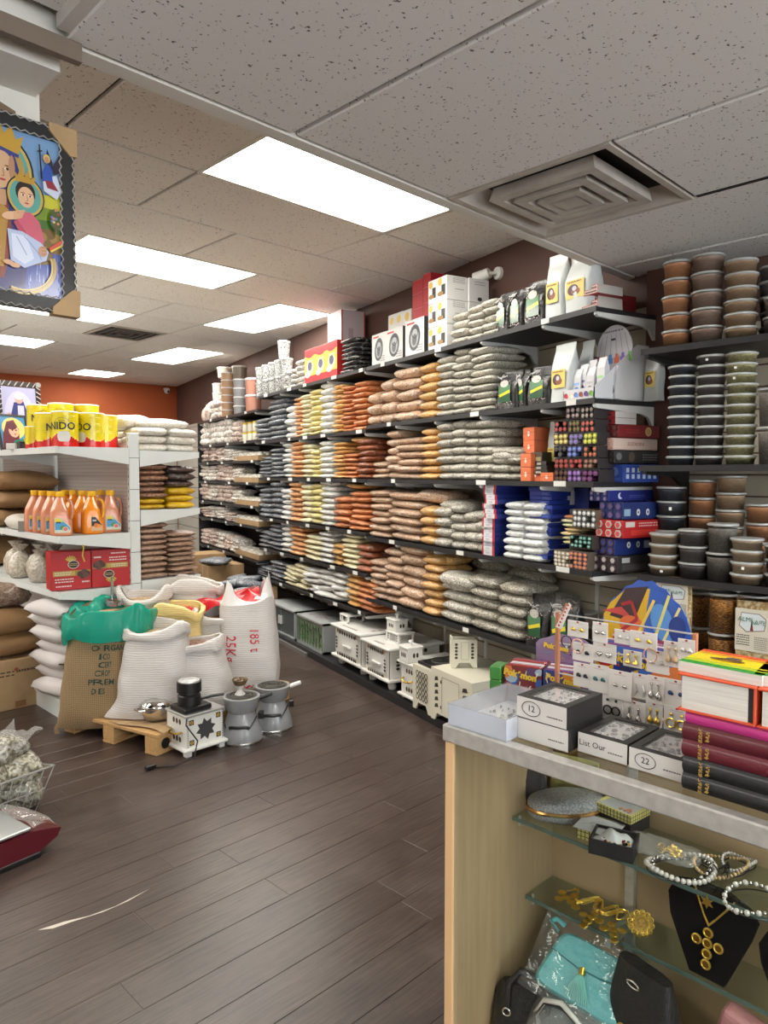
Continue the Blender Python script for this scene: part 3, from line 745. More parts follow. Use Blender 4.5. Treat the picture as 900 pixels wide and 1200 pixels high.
def art_iron(A,w,h):
 A.ell(w*.5,h*.5,w*.30,h*.36,(60,64,70),rot=-.2);A.ell(w*.5,h*.5,w*.21,h*.27,(168,172,176),rot=-.2);A.ell(w*.5,h*.44,w*.12,h*.16,(84,88,94),rot=-.2);A.ring(w*.52,h*.62,w*.17,h*.15,.008,(40,42,46));A.rect(w*.1,h*.88,w*.5,h*.93,(190,60,60))
 A.scribble(w*.62,h*.1,w*.94,h*.3,(120,120,126),3,5)
for k,(a,c,y)in enumerate(((436,452,391),(452,472,385),(475,497,374))):
 wbox('appliance_carton','white carton printed with a dark iron, %s of three on the top shelf'%['leftmost','middle','rightmost'][k],'carton',a,c,y,TOP,.40,.12,(216,216,216),art_iron,'iron cartons',((52,52,56),))
for k,(a,c)in enumerate(((455,463),(463,472),(472,482))):
 wbox('small_carton','small white carton with yellow seal, %s of three behind the iron cartons'%['leftmost','middle','rightmost'][k],'carton',a,c,369-3*k,TOP+.0,.22,.1,(206,204,200),lambda A,w,h:A.ell(w*.5,h*.88,w*.26,w*.26,(206,176,80)),'small seal cartons')
for k in range(3):
 for q in range(2):
  a,c=((484,497),(497,506))[q]
  z0=wpix(490,(378,361,345.5)[k]-3*q,.26)[1]
  wbox('red_box','plain red box, %s row, %s of a pair beside tall white cartons'%(['lower','middle','upper'][k],['left','right'][q]),'box',a,c,0,max(z0,TOP),.26,.14,(172,30,40),lambda A,w,h:A.rect(0,0,w,h*.05,(110,16,26)).rect(0,h*.95,w,h,(206,70,76)).rect(w*.96,0,w,h,(120,20,30)),'red boxes on the top shelf',h=.098)  # shading painted on the edges: pale top, dark bottom and right
wbox('small_carton','pale carton under the red boxes at the back of the top shelf','carton',484,506,378.5,TOP,.26,.14,(198,196,192))
def art_stove(A,w,h):
 A.rect(w*.45,h*.22,w*.85,h*.66,(38,38,40));A.ell(w*.35,h*.3,w*.3,h*.1,(150,112,60));A.ell(w*.3,h*.8,w*.22,w*.22,(206,172,70))
def side_stove(A,w,h):
 A.scribble(w*.3,h*.7,w*.9,h*.95,(130,130,134),4,3);A.scribble(w*.4,h*.42,w*.85,h*.5,(120,120,126),1,9)
for k in range(3):
 for q in range(2):
  a,c=((503,513.5),(513.5,525))[q]
  zb=TOP+.145*k
  wbox('tall_carton','white carton with black appliance picture, %s row, %s of the front pair'%(['lowest','middle','top'][k],['left','right'][q]),'carton',a,c,0,zb,.40,.15,(214,214,212),art_stove,'white appliance cartons',side=side_stove,h=.143)
 a,c=513.5,525
 s1=wpix(a,390,.40)[0];s0=wpix(c,390,.4)[0]
 t=thing('tall_carton','white carton, %s row, standing behind the front pair of appliance cartons'%['lowest','middle','top'][k],'carton',wp(s1,.245,TOP+.145*k),WRZ,'white appliance cartons')
 MB((206,206,206)).rbox(0,s1-s0,0,.15,0,.143,.0015,1).build('carton',mt_print,t)
 A=ART((s1-s0,0,0),(0,1,0),(0,0,1));A.scribble(.04,.1,.12,.13,(140,140,144),2,4);A.ell(.08,.02,.018,.012,(50,48,46));o=A.build('side_print',mt_print,t)
def pouch_mb(w,h,dp,col,crimp=.08,seed=0,back_lean=.0,top_w=1.0):
 r=random.Random(seed);ph=[r.uniform(0,6)for _ in range(4)]
 mb=MB(col);rows=9;prof=[]
 N=16
 vs=[];fs=[]
 for j in range(rows+1):
  t=j/rows;z=h*t
  q=1 if t<.5 else max(0.04,1-((t-.5)/(.5-crimp))**1.6)if t<1-crimp else.04
  D=dp*q*(1+.05*sin(4*t+ph[0]));Wd=w*(1+(top_w-1)*t)*(.96+.04*min(1,t*4)+.015*sin(6*t+ph[1]))
  for k in range(N):
   a=2*pi*k/N;cx=cos(a);sy=sin(a)
   x=(abs(cx)**.35)*(1 if cx>0 else-1)*Wd/2;y=(abs(sy)**.45)*(1 if sy>0 else-1)*D/2
   y+=dp/2+back_lean*t+.004*sin(9*t+5*x/w+ph[2])
   vs.append((x,y,z))
 for j in range(rows):
  for k in range(N):fs.append((j*N+k,j*N+(k+1)%N,(j+1)*N+(k+1)%N,(j+1)*N+k))
 fs.append(tuple(reversed(range(N))));fs.append(tuple(range(rows*N,rows*N+N)))
 return mb.add(vs,fs,col)
def coffee(label,px0,px1,ytop,z0,d=.38,rz=0,bend=.1,hh=None):
 ym=ytop+20
 s1=wpix(px0,ym,d)[0];s0=wpix(px1,ym,d)[0];w=s1-s0
 h=hh or wpix((px0+px1)/2,ytop,d)[1]-z0
 t=thing('coffee_pouch',label,'pouch',wp((s0+s1)/2,d,z0+.001),WRZ+rz,'black coffee pouches')
 pouch_mb(w,h,min(.11,w*.75),(26,26,28),.12,int(px0)).build('pouch',mt_foil,t,True,50)
 A=ART((0,-.004,0),(1,0,0),(0,0,1));r=random.Random(int(px0*3))
 A.rect(-w*.28,h*.2,w*.28,h*.48,(36,84,52));A.rect(-w*.28,h*.40,w*.28,h*.62,(84,132,92));A.ell(0,h*.66,w*.2,h*.09,(206,206,196));A.line([(-w*.26,h*.36),(w*.26,h*.46)],h*.07,(226,214,50))
 for i in range(34):x,y=r.uniform(-.38,.38),r.choice((r.uniform(.12,.2),r.uniform(.6,.8)));A.ell(x*w,y*h,w*.02,h*.012,r.choice(((206,190,190),(150,110,110),(220,214,210))),6)
 for i in range(6):A.line([(r.uniform(-.25,.25)*w,h*r.uniform(.76,.82)),(r.uniform(-.3,.3)*w,h*r.uniform(.82,.87))],.004,(190,190,192))
 A.build('label',mt_gloss,t)
 return t
coffee('black coffee pouch with green label, left of three on the top shelf',579,595,343,TOP)
coffee('black coffee pouch with green label, middle of three on the top shelf',595,612,338,TOP,.36)
coffee('black coffee pouch with green label, right of three on the top shelf',612,638,327,TOP)
coffee('black coffee pouch with green label, left of three on the second shelf',580,604,434,SEC)
coffee('black coffee pouch with green label, middle of three on the second shelf',604,616,433,SEC,.35)
coffee('black coffee pouch with green label, right of three on the second shelf',616,643,428,SEC)
coffee('black coffee pouch on the lowest near shelf, left of a pair behind the game boxes',614,640,699,LOWN)
coffee('black coffee pouch on the lowest near shelf, right of a pair behind the game boxes',641,671,697,LOWN)
def white_pouch(label,px0,px1,ytop,z0,d=.38,art=True,lean=0.,hh=None):
 s1=wpix(px0,ytop+20,d)[0];s0=wpix(px1,ytop+20,d)[0];w=s1-s0;h=hh or wpix((px0+px1)/2,ytop,d)[1]-z0
 t=thing('white_pouch',label,'pouch',wp((s0+s1)/2,d,z0+.001),WRZ,'tall white pouches')
 pouch_mb(w,h,min(.1,w*.6),(206,212,212),.1,int(px0),lean).build('pouch',mt_pouch,t,True,50)
 if art:
  A=ART((0,-.004,0),(1,0,0),(0,0,1));A.rect(-w*.36,h*.26,w*.3,h*.56,(226,206,110));A.ell(-w*.1,h*.4,w*.2,h*.09,(70,40,50));A.ell(0,h*.37,w*.16,h*.06,(140,80,50));A.ell(-.05*w,h*.42,w*.08,h*.04,(200,196,210));A.scribble(-.3*w,h*.5,.2*w,h*.55,(150,90,40),1,3)
  A.build('label',mt_print,t)
 return t
white_pouch('tall white pouch with yellow label, left of a pair on the top shelf',638,659,297,TOP)
white_pouch('tall white pouch with yellow label, right of a pair on the top shelf',660,692,295,TOP)
white_pouch('tall white pouch with yellow label beside black pouches, second shelf',644,668,402,SEC)
white_pouch('blank white pouch leaning behind soap cartons, second shelf',670,684,398,SEC,.30,False,.05)
white_pouch('white pouch at the shelf end right of the soap display',754,772,408,SEC,.10,True)
def art_rw(A,w,h):A.rect(w*.04,h*.12,w*.96,h*.88,(186,168,160));A.rect(w*.1,h*.3,w*.9,h*.6,(96,50,44))
rr=random.Random(5)
for k in range(5):
 wbox('flat_box','flat red and white box, %s, in the left pile at top shelf end'%lvl(k,5),'box',687+2*(k%2),706,0,TOP+.024*k+.0,.385-.02*(k%3),.16,(170,40,46),art_rw,'flat red and white boxes',((196,190,184),),h=.0235)
for k in range(4):
 wbox('flat_box','flat dark red box, %s, in the right pile at top shelf end'%lvl(k,4),'box',706,722,0,TOP+.028*k,.20,.17,(120,26,34),art_rw,'flat red and white boxes',((130,30,38),),h=.0275)
s1=wpix(662,470,.40)[0];s0=-1.24
t=thing('soap_display','white cardboard soap display with round header and fruit pictures','display box',wp(s1,.41,SEC+.001),WRZ)
W_=s1-s0
mb=MB((216,216,220));mb.box(0,W_,0,.004,0,.055).box(0,W_,.004,.36,0,.004)
mb.prism([(0,0),(.004,0),(.004,.05),(0,.05)],0,.36)
mb.m=Matrix(((0,1,0,W_),(1,0,0,0),(0,0,1,0),(0,0,0,1)))
mb.prism([(0,0),(.36,0),(.36,.27),(.28,.27),(0,.055)],-.004,0)
mb.m=Matrix();mb.build('tray',mt_print,t)
mb=MB((208,206,212));pts=[(.02,.1)]+[(W_/2+.112*cos(a),.25+.125*sin(a))for a in[pi-i*pi/14 for i in range(15)]]+[(W_-.02,.1)]
mb.prism(pts,.23,.236);mb.build('header',mt_print,t)
A=ART((0,.229,0),(1,0,0),(0,0,1))
for k,c in enumerate(((176,60,96),(206,176,70),(90,140,206),(216,110,80),(130,100,190),(110,180,90))):
 x=W_/2-.1+.04*k;A.line([(x,.225),(x+(W_/2-x)*.3,.33)],.003,(150,150,156));A.rect(x-.016,.19,x+.016,.218,c);A.rect(x-.008,.218,x+.009,.235,c)
A.rect(W_/2-.014,.30,W_/2+.014,.31,(60,60,70));A.scribble(W_/2-.06,.335,W_/2+.06,.355,(120,120,126),1,4)
A.build('header_print',mt_print,t)
A=ART((0,0,0),(1,0,0),(0,0,1))
for k,c in enumerate(((176,40,66),(226,216,190),(96,130,196),(130,70,50),(90,60,130),(110,160,70))):
 x=W_*(k+.5)/6;A.ell(x,.028,.013,.012,c);A.ell(x+.008,.022,.008,.008,tuple(min(255,int(v*1.2))for v in c))
A.build('front_print',mt_print,t)
for k,(x,y,c)in enumerate(((.03,.05,(90,140,206)),(.085,.06,(70,60,110)),(.14,.09,(120,80,150)),(.19,.06,(140,140,150)),(.245,.1,(60,80,120)),(.31,.07,(110,160,90)),(.36,.12,(150,170,160)))):
 x*=W_/.42
 tt=thing('soap_packet','slim white soap packet with coloured base, %s from left in the display'%od(k+1),'soap',wp(s1-x-.02,.41-y,SEC+.006),WRZ,'soap packets')
 h_=.155+.02*(k%3);mb=MB((214,214,218));mb.add([(-.024,0,0),(.024,0,0),(.024,.04,0),(-.024,.04,0),(-.024,.004,h_*.75),(.024,.004,h_*.75),(.024,.036,h_*.75),(-.024,.036,h_*.75),(-.024,.02,h_),(.024,.02,h_)],[(3,2,1,0),(0,1,5,4),(1,2,6,5),(2,3,7,6),(3,0,4,7),(4,5,9,8),(6,7,8,9),(5,6,9),(7,4,8)]);mb.build('packet',mt_print,tt)
 A=ART((0,-.0005,0),(1,.0,0),(0,.03,1));A.ell(0,h_*.3,.017,.022,c);A.ell(.004,h_*.24,.014,.014,tuple(int(v*.7)for v in c));A.rect(-.018,h_*.5,.016,h_*.56,tuple(min(255,v+50)for v in c));A.build('label',mt_print,tt)
sp=wp(wpix(582,320,.02)[0],.0,wpix(582,320,.02)[1])
t=thing('wall_spotlight','small white spotlight on the brown wall above the shelves','spotlight',sp,WRZ)
t.scale=(.8,.8,.8)
mtw=M('white_enamel',(226,226,222),.35)
MB().cyl((0,0,0),(0,-.025,0),.052,.048,18).build('wall_plate',mtw,t,True)
MB().tube([(0,-.02,0),(-.01,-.07,-.005),(-.04,-.09,-.01)],.014,10).build('joint',mtw,t,True)
MB().cyl((-.02,-.08,0),(-.13,-.13,-.035),.04,.056,18).build('lamp_head',mtw,t,True)
MB().cyl((-.1305,-.1303,-.0352),(-.132,-.131,-.036),.046,.046,18).build('lens',M('dark_glass',(40,38,36),.1),t)
for k,(a,c,y0,y1,d,dp)in enumerate(((613,626,501,516.5,.36,.26),(613,626,516.5,531.5,.36,.26),(610,622,532,547.5,.40,.2),(610,622,548,564,.40,.2),(622,633,548,564,.38,.12),(633,648,554,564,.4,.12))):
 z0=max(THI,wpix(616,y1,d)[1])if y1<560 else THI
 def ao(A,w,h):A.rect(w*.25,h*.25,w*.62,h*.75,(226,120,80));A.ell(w*.5,h*.5,w*.1,h*.2,(236,226,210));A.line([(0,h*.5),(w,h*.62)],.003,(200,90,50))
 wbox('orange_box',['orange box on top of the orange pile, third shelf','orange box second from the top of the orange pile, third shelf','orange box third from the top of the orange pile','orange box at the foot of the pile beside herb bags','orange box in the middle of the bottom orange row','low orange box under the black boxes, third shelf'][k],'box',a,c,y0,z0,d,dp,(224,118,74),ao,'orange boxes on the third shelf')
for k in range(3):
 wbox('black_box','small black and silver box, %s of three over the low orange box'%lvl(k,3),'box',632+k,648-k,0,THI+.037+.022*k,.39,.1,(44,40,36),lambda A,w,h:A.rect(w*.1,h*.25,w*.5,h*.75,(170,166,156)),'small black boxes',h=.0215)
wbox('gold_box','black and gold box between the orange boxes, third shelf','box',622,635,530,THI+.05,.37,.1,(74,66,52),lambda A,w,h:A.rect(w*.1,h*.55,w*.9,h*.75,(170,156,110)).rect(w*.1,h*.2,w*.9,h*.4,(140,128,90)))
white_pouch('white pouch with yellow label squeezed beside the orange boxes, third shelf',641,652,494,THI,.3,True)
mt_hex=VC('incense_pack',.35,.3)
def incense(px0,px1,y0,y1,cap,ring,label,d=.40,z0=None,n=(3,2),sidecol=(40,36,38),box_d=.22,body=(58,50,52)):
 s1=wpix(px0,(y0+y1)/2,d)[0];s0=wpix(px1,(y0+y1)/2,d)[0];w=s1-s0
 zt_=wpix((px0+px1)/2,y0,d)[1];zb=z0 if z0 is not None else wpix((px0+px1)/2,y1,d)[1];h=zt_-zb-.002
 t=thing('incense_carton',label,'incense',wp(s1,d,zb+.001),WRZ,'open cartons of hexagonal incense packs')
 mb=MB(body);e=.003
 mb.box(0,w,0,box_d,0,e,sidecol).box(0,w,0,box_d,h-e,h,sidecol).box(0,e,0,box_d,e,h-e,sidecol).box(w-e,w,0,box_d,e,h-e,sidecol).box(e,w-e,box_d-e,box_d,e,h-e,sidecol)
 mb.build('carton',mt_print,t)
 r=random.Random(int(px0*7+y0))
 for i in range(n[0]):
  for j in range(n[1]):
   if r.random()<.08:continue
   x=e+(w-2*e)*(i+.5)/n[0];z=e+(h-2*e)*(j+.5)/n[1];rx=(w-2*e)/n[0]*.52;rz_=(h-2*e)/n[1]*.52
   mb=MB(ring);yo=-.006*r.random()
   mb.m=Matrix.Translation((x,0,z))@Matrix.Diagonal((rx,1,rz_,1));mb.cyl((0,yo,0),(0,box_d*.9,0),1,1,6)
   q=ART((0,yo-.0004,0),(1,0,0),(0,0,1),mb=mb);q.ell(0,0,.74,.74,cap,6);q.ell(.1,.1,.34,.26,tuple(min(255,int(c*1.25)+12)for c in cap),6)
   mb.build('incense_pack',mt_hex,t)
 return t
ez=lambda y:440+y/5.0
ex=lambda x:620+x/5.0
K=(46,40,42)
INC=[(150,228,550,618,(90,60,50),(60,44,40),'dark brown'),(228,308,550,618,(140,110,170),(110,80,140),'lilac'),(310,410,550,618,(110,60,110),(80,44,80),'plum'),(150,235,484,548,(150,66,60),(120,50,46),'brick red'),(235,318,484,548,(170,70,64),(120,50,50),'rosy red'),(320,406,484,548,(150,110,94),(110,80,68),'tan'),(146,226,410,482,(70,70,76),(50,48,54),'charcoal'),(226,312,410,482,(110,130,190),(86,100,160),'periwinkle'),(320,402,410,482,(190,100,70),(90,80,70),'mixed orange'),(146,232,338,408,(206,190,120),(170,150,90),'sandy yellow'),(236,316,338,408,(120,110,180),(140,130,160),'violet and cream'),(318,402,332,406,(206,206,90),(170,176,80),'lime'),(150,228,264,336,(170,56,60),(60,36,36),'crimson in a black frame'),(230,302,260,336,(110,96,60),(80,70,46),'olive'),(304,386,258,336,(186,80,74),(60,60,50),'coral'),(218,302,182,256,(150,130,130),(44,40,42),'black and pink'),(304,382,178,256,(150,140,130),(36,34,36),'black and silver')]
zrow={}
for x0,x1,y0,y1,cap,ring,wd in INC:
 incense(ex(x0),ex(x1),ez(y0),ez(y1),cap,ring,'open incense carton showing %s pack ends, third shelf'%wd,.40,THI if y1==618 else None,sidecol=K)
def long_carton(label,fx0,fx1,y0,y1,d,dp,body,sideart,cap=None,ring=None,zb=None,rz=0,name='long_carton',front=None):
 ym=(y0+y1)/2
 s1=wpix(fx0,ym,d)[0];s0=wpix(fx1,ym,d)[0];w=s1-s0;zt_=wpix((fx0+fx1)/2,y0,d)[1];z0=zb if zb is not None else wpix((fx0+fx1)/2,y1,d)[1];h=zt_-z0-.002
 t=thing(name,label,'carton',wp(s1,d,z0+.001),WRZ+rz,'long printed cartons at the shelf end')
 MB(body).rbox(0,w,0,dp,0,h,.002,1).build('carton',mt_print,t)
 A=ART((w,0,0),(0,1,0),(0,0,1));sideart(A,dp,h);A.build('side_print',mt_print,t)
 if front:A=ART((0,0,0),(1,0,0),(0,0,1));front(A,w,h);A.build('front_print',mt_print,t)
 if cap:
  for i in range(3):
   for j in range(2):
    x=w*(i+.5)/3;z=h*(j+.5)/2;rad=min(w/3,h/2)*.46
    mb=MB(ring);mb.cyl((x,-.006,z),(x,.0,z),rad,rad,6);q=ART((x,-.0064,z),(1,0,0),(0,0,1),mb=mb);q.ell(0,0,rad*.7,rad*.7,cap,6);mb.build('incense_pack',mt_hex,t)
 return t,w,h
mt_ink=M('white_ink',(225,222,216),.5);mt_inkd=M('dark_ink',(48,30,30),.5);mt_gold=M('gold_ink',(206,170,90),.4,metal=.4)
long_carton('blue carton with rows of pale squares at the foot of the shelf end, third shelf',ex(412),ex(552),ez(520),ez(614),.30,.24,(40,66,150),lambda A,w,h:[A.rect(w*(.08+.15*i),h*(.2+.35*j),w*(.16+.15*i),h*(.45+.35*j),(190,204,226))for i in range(6)for j in range(2)],None,None,THI,front=lambda A,w,h:A.ell(w*.25,h*.55,w*.14,h*.3,(70,130,110)).ell(w*.65,h*.6,w*.16,h*.25,(96,120,186)).rect(w*.1,h*.1,w*.9,h*.25,(60,90,170)))
long_carton('black carton with silver print at the third shelf end',ex(412),ex(500),ez(440),ez(516),.33,.30,(46,46,50),lambda A,w,h:A.ell(w*.1,h*.55,w*.06,h*.3,(110,110,112)).ell(w*.38,h*.5,w*.07,h*.42,(90,76,66)).scribble(w*.62,h*.2,w*.95,h*.8,(130,130,132),3,2),(70,66,66),(40,38,40))
t,w_,h_=long_carton('pink carton lettered in red at the third shelf end',ex(396),ex(492),ez(366),ez(438),.34,.30,(206,176,164),lambda A,w,h:A.rect(w*.02,h*.1,w*.98,h*.9,(214,190,178)),(216,180,170),(190,150,140))
text('ELEZADENI',.022,M('red_ink',(150,40,40),.5),(w_,.15,h_*.5),(0,1,0),(0,0,1),t)
long_carton('deep red carton with a round cream seal at the third shelf end',ex(422),ex(522),ez(288),ez(365),.32,.28,(118,22,28),lambda A,w,h:A.ell(w*.72,h*.5,h*.36,h*.36,(206,176,120)).ell(w*.72,h*.5,h*.26,h*.26,(190,150,90)).scribble(w*.2,h*.3,w*.5,h*.7,(150,60,56),2,8),(120,66,60),(80,40,40))
for k in range(2):
 long_carton('slim red box with white end, %s of two over the deep red carton'%['lower','upper'][k],ex(424),ex(512),ez(287-43*k),ez(0)if False else ez(287-43*k)+0.0,.31,.16,(170,46,50),lambda A,w,h:None)if False else None
for k in range(2):
 wbox('slim_box','slim red box with white end, %s of two above the deep red carton'%['lower','upper'][k],'box',ex(430),ex(545),0,wpix(ex(470),ez(287),.31)[1]+.03*k,.31,.14,(160,40,46),lambda A,w,h:A.rect(w*.04,h*.3,w*.8,h*.72,(66,36,36)),None,((196,192,190),),h=.0285)
for k in range(15):
 off=[0,.004,-.008,.01,0,-.004,.006,0,.02,.012,-.012,.022,0,-.01,.004][k]
 def af(A,w,h):A.rect(0,0,w*.12,h,(186,36,50));A.rect(w*.82,0,w,h,(186,36,50));A.rect(w*.3,h*.3,w*.6,h*.7,(196,200,210))
 o5=[0,0,0,0,0,0,0,0,2.5,1.5,0,3,2.5,1,1.5][k]
 wbox('flat_packet','flat packet with white and red end and blue top, %s in its stack'%lvl(k,15),'packet',569.5+o5,584.5+o5,0,FOU+.0262*k,.40+off,.25,(222,222,224),af,'blue topped packets in a tall stack',((34,50,130),(34,50,130)),h=.0258)
cot=BAG('cotton_packs',(228,230,228),(206,210,210),50,film=.1,coat=.4,jitter=.03)
cotm=[bag_mesh(cot,60+i,.15,.28,.05,8,.16,.0)for i in range(3)]
s1=wpix(587,630,.42)[0];s0=wpix(632,630,.42)[0]
for k in range(8):
 for q in range(2):
  w_=(s1-s0)/2
  o=put('cotton_pack',cotm[(k+q)%3],None,wp(s1-w_*(q+.5)+(.012 if k>5 else-.008 if k<2 else 0),.40+(.02 if k<3 else 0)-.11,FOU+.001+.038*k),(0,0,WRZ),(w_/.15,.22/.28,.038/.05*1.1))
  tag(o,'white cotton pack, %s, %s column between the blue packet stacks'%(lvl(k,8),['left','right'][q]),'cotton','white cotton packs')
rr=random.Random(8)
for k in range(17):
 wbox('blue_packet','thin dark blue packet, %s in the stack right of the cotton packs'%lvl(k,17),'packet',626+rr.uniform(-1,2),651+rr.uniform(-2,3),0,FOU+.0228*k,.36+rr.uniform(-.02,.03),.22,(30,52,140),lambda A,w,h:A.rect(w*.6,h*.2,w*.9,h*.8,(60,86,170)),'thin blue packets',h=.0222,rz=rr.uniform(-.06,.06))
wbox('upright_packet','white packet with red edge standing behind the thin blue stack','packet',654,670,576,FOU+.0,.22,.1,(200,200,204),lambda A,w,h:A.rect(0,0,w*.18,h,(176,36,46)))
wbox('upright_packet','dark blue upright packet behind the silver tipped incense bundle','packet',668,690,572,FOU,.2,.1,(30,46,120),lambda A,w,h:A.rect(w*.2,h*.2,w*.8,h*.8,(40,58,136)))
for k in range(7):
 c=[(214,206,150),(206,204,160),(220,196,150),(206,180,130),(200,206,160),(214,210,180),(196,120,80)][k]
 o=put('sachet_packet',bag_mesh(M('sachet_paper_%d'%k,c,.4,coat=.3),80+k,.1,.2,.02,6),None,wp(wpix(664,620,.38)[0]+.01*(k%3-1),.28,FOU+.11+.021*k),(0,0,WRZ+.1*(k%2)),(1,1,1.1))
 tag(o,'%s sachet, %s, in the pile beside silver tipped incense'%(['pale green','sage','peach','tan','light green','cream','rust'][k],lvl(k,7)),'sachet','paper sachets on the fourth shelf')
incense(671,699,597,619,(206,210,210),(120,124,124),'tray of silver tipped incense bundles on the fourth shelf',.38,None,(5,3),(110,90,70))
incense(668,694,627,643,(120,170,160),(40,76,70),'tray of green tipped incense bundles on the fourth shelf',.40,None,(5,3),(60,50,44))
incense(649,668,645,668,(216,206,190),(190,180,160),'tray of white tipped bundles at the shelf edge, fourth shelf',.41,FOU,(4,4),(90,80,70))
incense(667,689,646,669,(206,130,80),(140,110,120),'tray of orange and blue tipped bundles at the shelf edge, fourth shelf',.41,FOU,(4,4),(90,80,70))
wbox('plain_carton','plain brown carton under the green tipped incense tray','carton',672,696,644,FOU,.26,.2,(110,92,74))
wbox('plain_carton','plain carton at the back under the silver tipped tray','carton',672,700,620,FOU,.2,.15,(70,60,54))
long_carton('black carton of silver ended packs at the foot of the fourth shelf end',ex(368),ex(520),ez(1052),ez(1152),.36,.26,(44,38,42),lambda A,w,h:A.rect(w*.1,h*.6,w*.3,h*.9,(170,170,172)).rect(w*.1,h*.15,w*.7,h*.5,(70,66,66)),(190,184,184),(90,70,76),FOU)
long_carton('dark blue carton with two white rings, lower one at the fourth shelf end',ex(375),ex(502),ez(952),ez(1050),.35,.24,(26,44,110),lambda A,w,h:[A.ell(w*(.38+.26*i),h*.6,h*.16,h*.2,(206,206,206))for i in range(2)]and[A.ell(w*(.38+.26*i),h*.6,h*.06,h*.08,(40,50,100))for i in range(2)]and A.rect(w*.8,h*.35,w*.98,h*.85,(150,160,186)),(60,76,150),(90,60,60),None)
t,w_,h_=long_carton('bright red carton of red ended packs at the fourth shelf end',ex(388),ex(552),ez(845),ez(950),.36,.25,(176,28,34),lambda A,w,h:A.rect(w*.06,h*.62,w*.3,h*.92,(206,196,190)).scribble(w*.4,h*.6,w*.9,h*.9,(216,190,184),2,4).rect(w*.2,h*.15,w*.85,h*.45,(206,60,50)),(206,90,84),(200,190,186),None)
long_carton('dark blue carton with two white rings, upper one at the fourth shelf end',ex(412),ex(550),ez(740),ez(842),.34,.24,(28,44,100),lambda A,w,h:[A.ell(w*(.42+.26*i),h*.4,h*.15,h*.2,(206,206,206))for i in range(2)]and[A.ell(w*(.42+.26*i),h*.4,h*.06,h*.08,(40,50,100))for i in range(2)]and A.rect(w*.03,h*.2,w*.2,h*.6,(140,170,196)),(110,90,140),(60,60,120),None)
long_carton('tilted blue carton with a white crescent on top of the fourth shelf end',ex(352),ex(468),ez(672),ez(738),.34,.30,(30,40,120),lambda A,w,h:A.ell(w*.25,h*.5,h*.3,h*.3,(206,214,226)).ell(w*.28,h*.56,h*.26,h*.24,(30,40,120)).scribble(w*.45,h*.3,w*.8,h*.6,(96,110,180),2,4),(150,140,190),(90,90,130),None)
for k in range(5):
 q,pxx,zz=((0,685,0),(0,685,.06),(0,685,.12),(1,706,0),(1,706,.06))[k]
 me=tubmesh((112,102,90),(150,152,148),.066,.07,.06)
 tag(put('lidded_tub',me,None,wp(wpix(pxx,700,.13)[0],.13,LOWN+zz+.001),WRZ),'shaded clear tub, %s, %s stack behind the earring rack'%(['lowest','second up','third up'][int(zz/.06+.1)],['left','right'][q]),'tub','shaded tubs at the end of the lowest shelf')
def sdz(px,py,z):
 p=atz(px,py,z)-WP;return p.dot(WS),p.dot(WN)
mt_wf=M('white_fretwork',(226,225,220),.4)
mt_cream=M('cream_fretwork',(214,210,192),.45)
mt_holes=M('fret_opening',(40,32,26),.8)
def fret(A,x0,x1,y0,y1,nx,ny,kind,col=(52,42,32)):
 for i in range(nx):
  for j in range(ny):
   x=x0+(x1-x0)*(i+.5)/nx;y=y0+(y1-y0)*(j+.5)/ny;a=(x1-x0)/nx*.42;c=(y1-y0)/ny*.42
   if kind=='d':A.poly([(x-a,y),(x,y-c),(x+a,y),(x,y+c)],col)
   elif kind=='l':A.ell(x,y,a*.9,c,col,8)
   else:A.poly([(x-a*.9,y-c*.9),(x+a*.9,y-c*.4),(x+a*.5,y+c*.9),(x-a*.6,y+c*.5)],col)
mt_fret=VC('fretwork_print',.6)
def box_furn(name,label,cat,s1,s0,d0,d1,z0,z1,mat,group=None):
 t=thing(name,label,cat,wp(s1,d0,z0),WRZ,group);return t,s1-s0,d0-d1,z1-z0
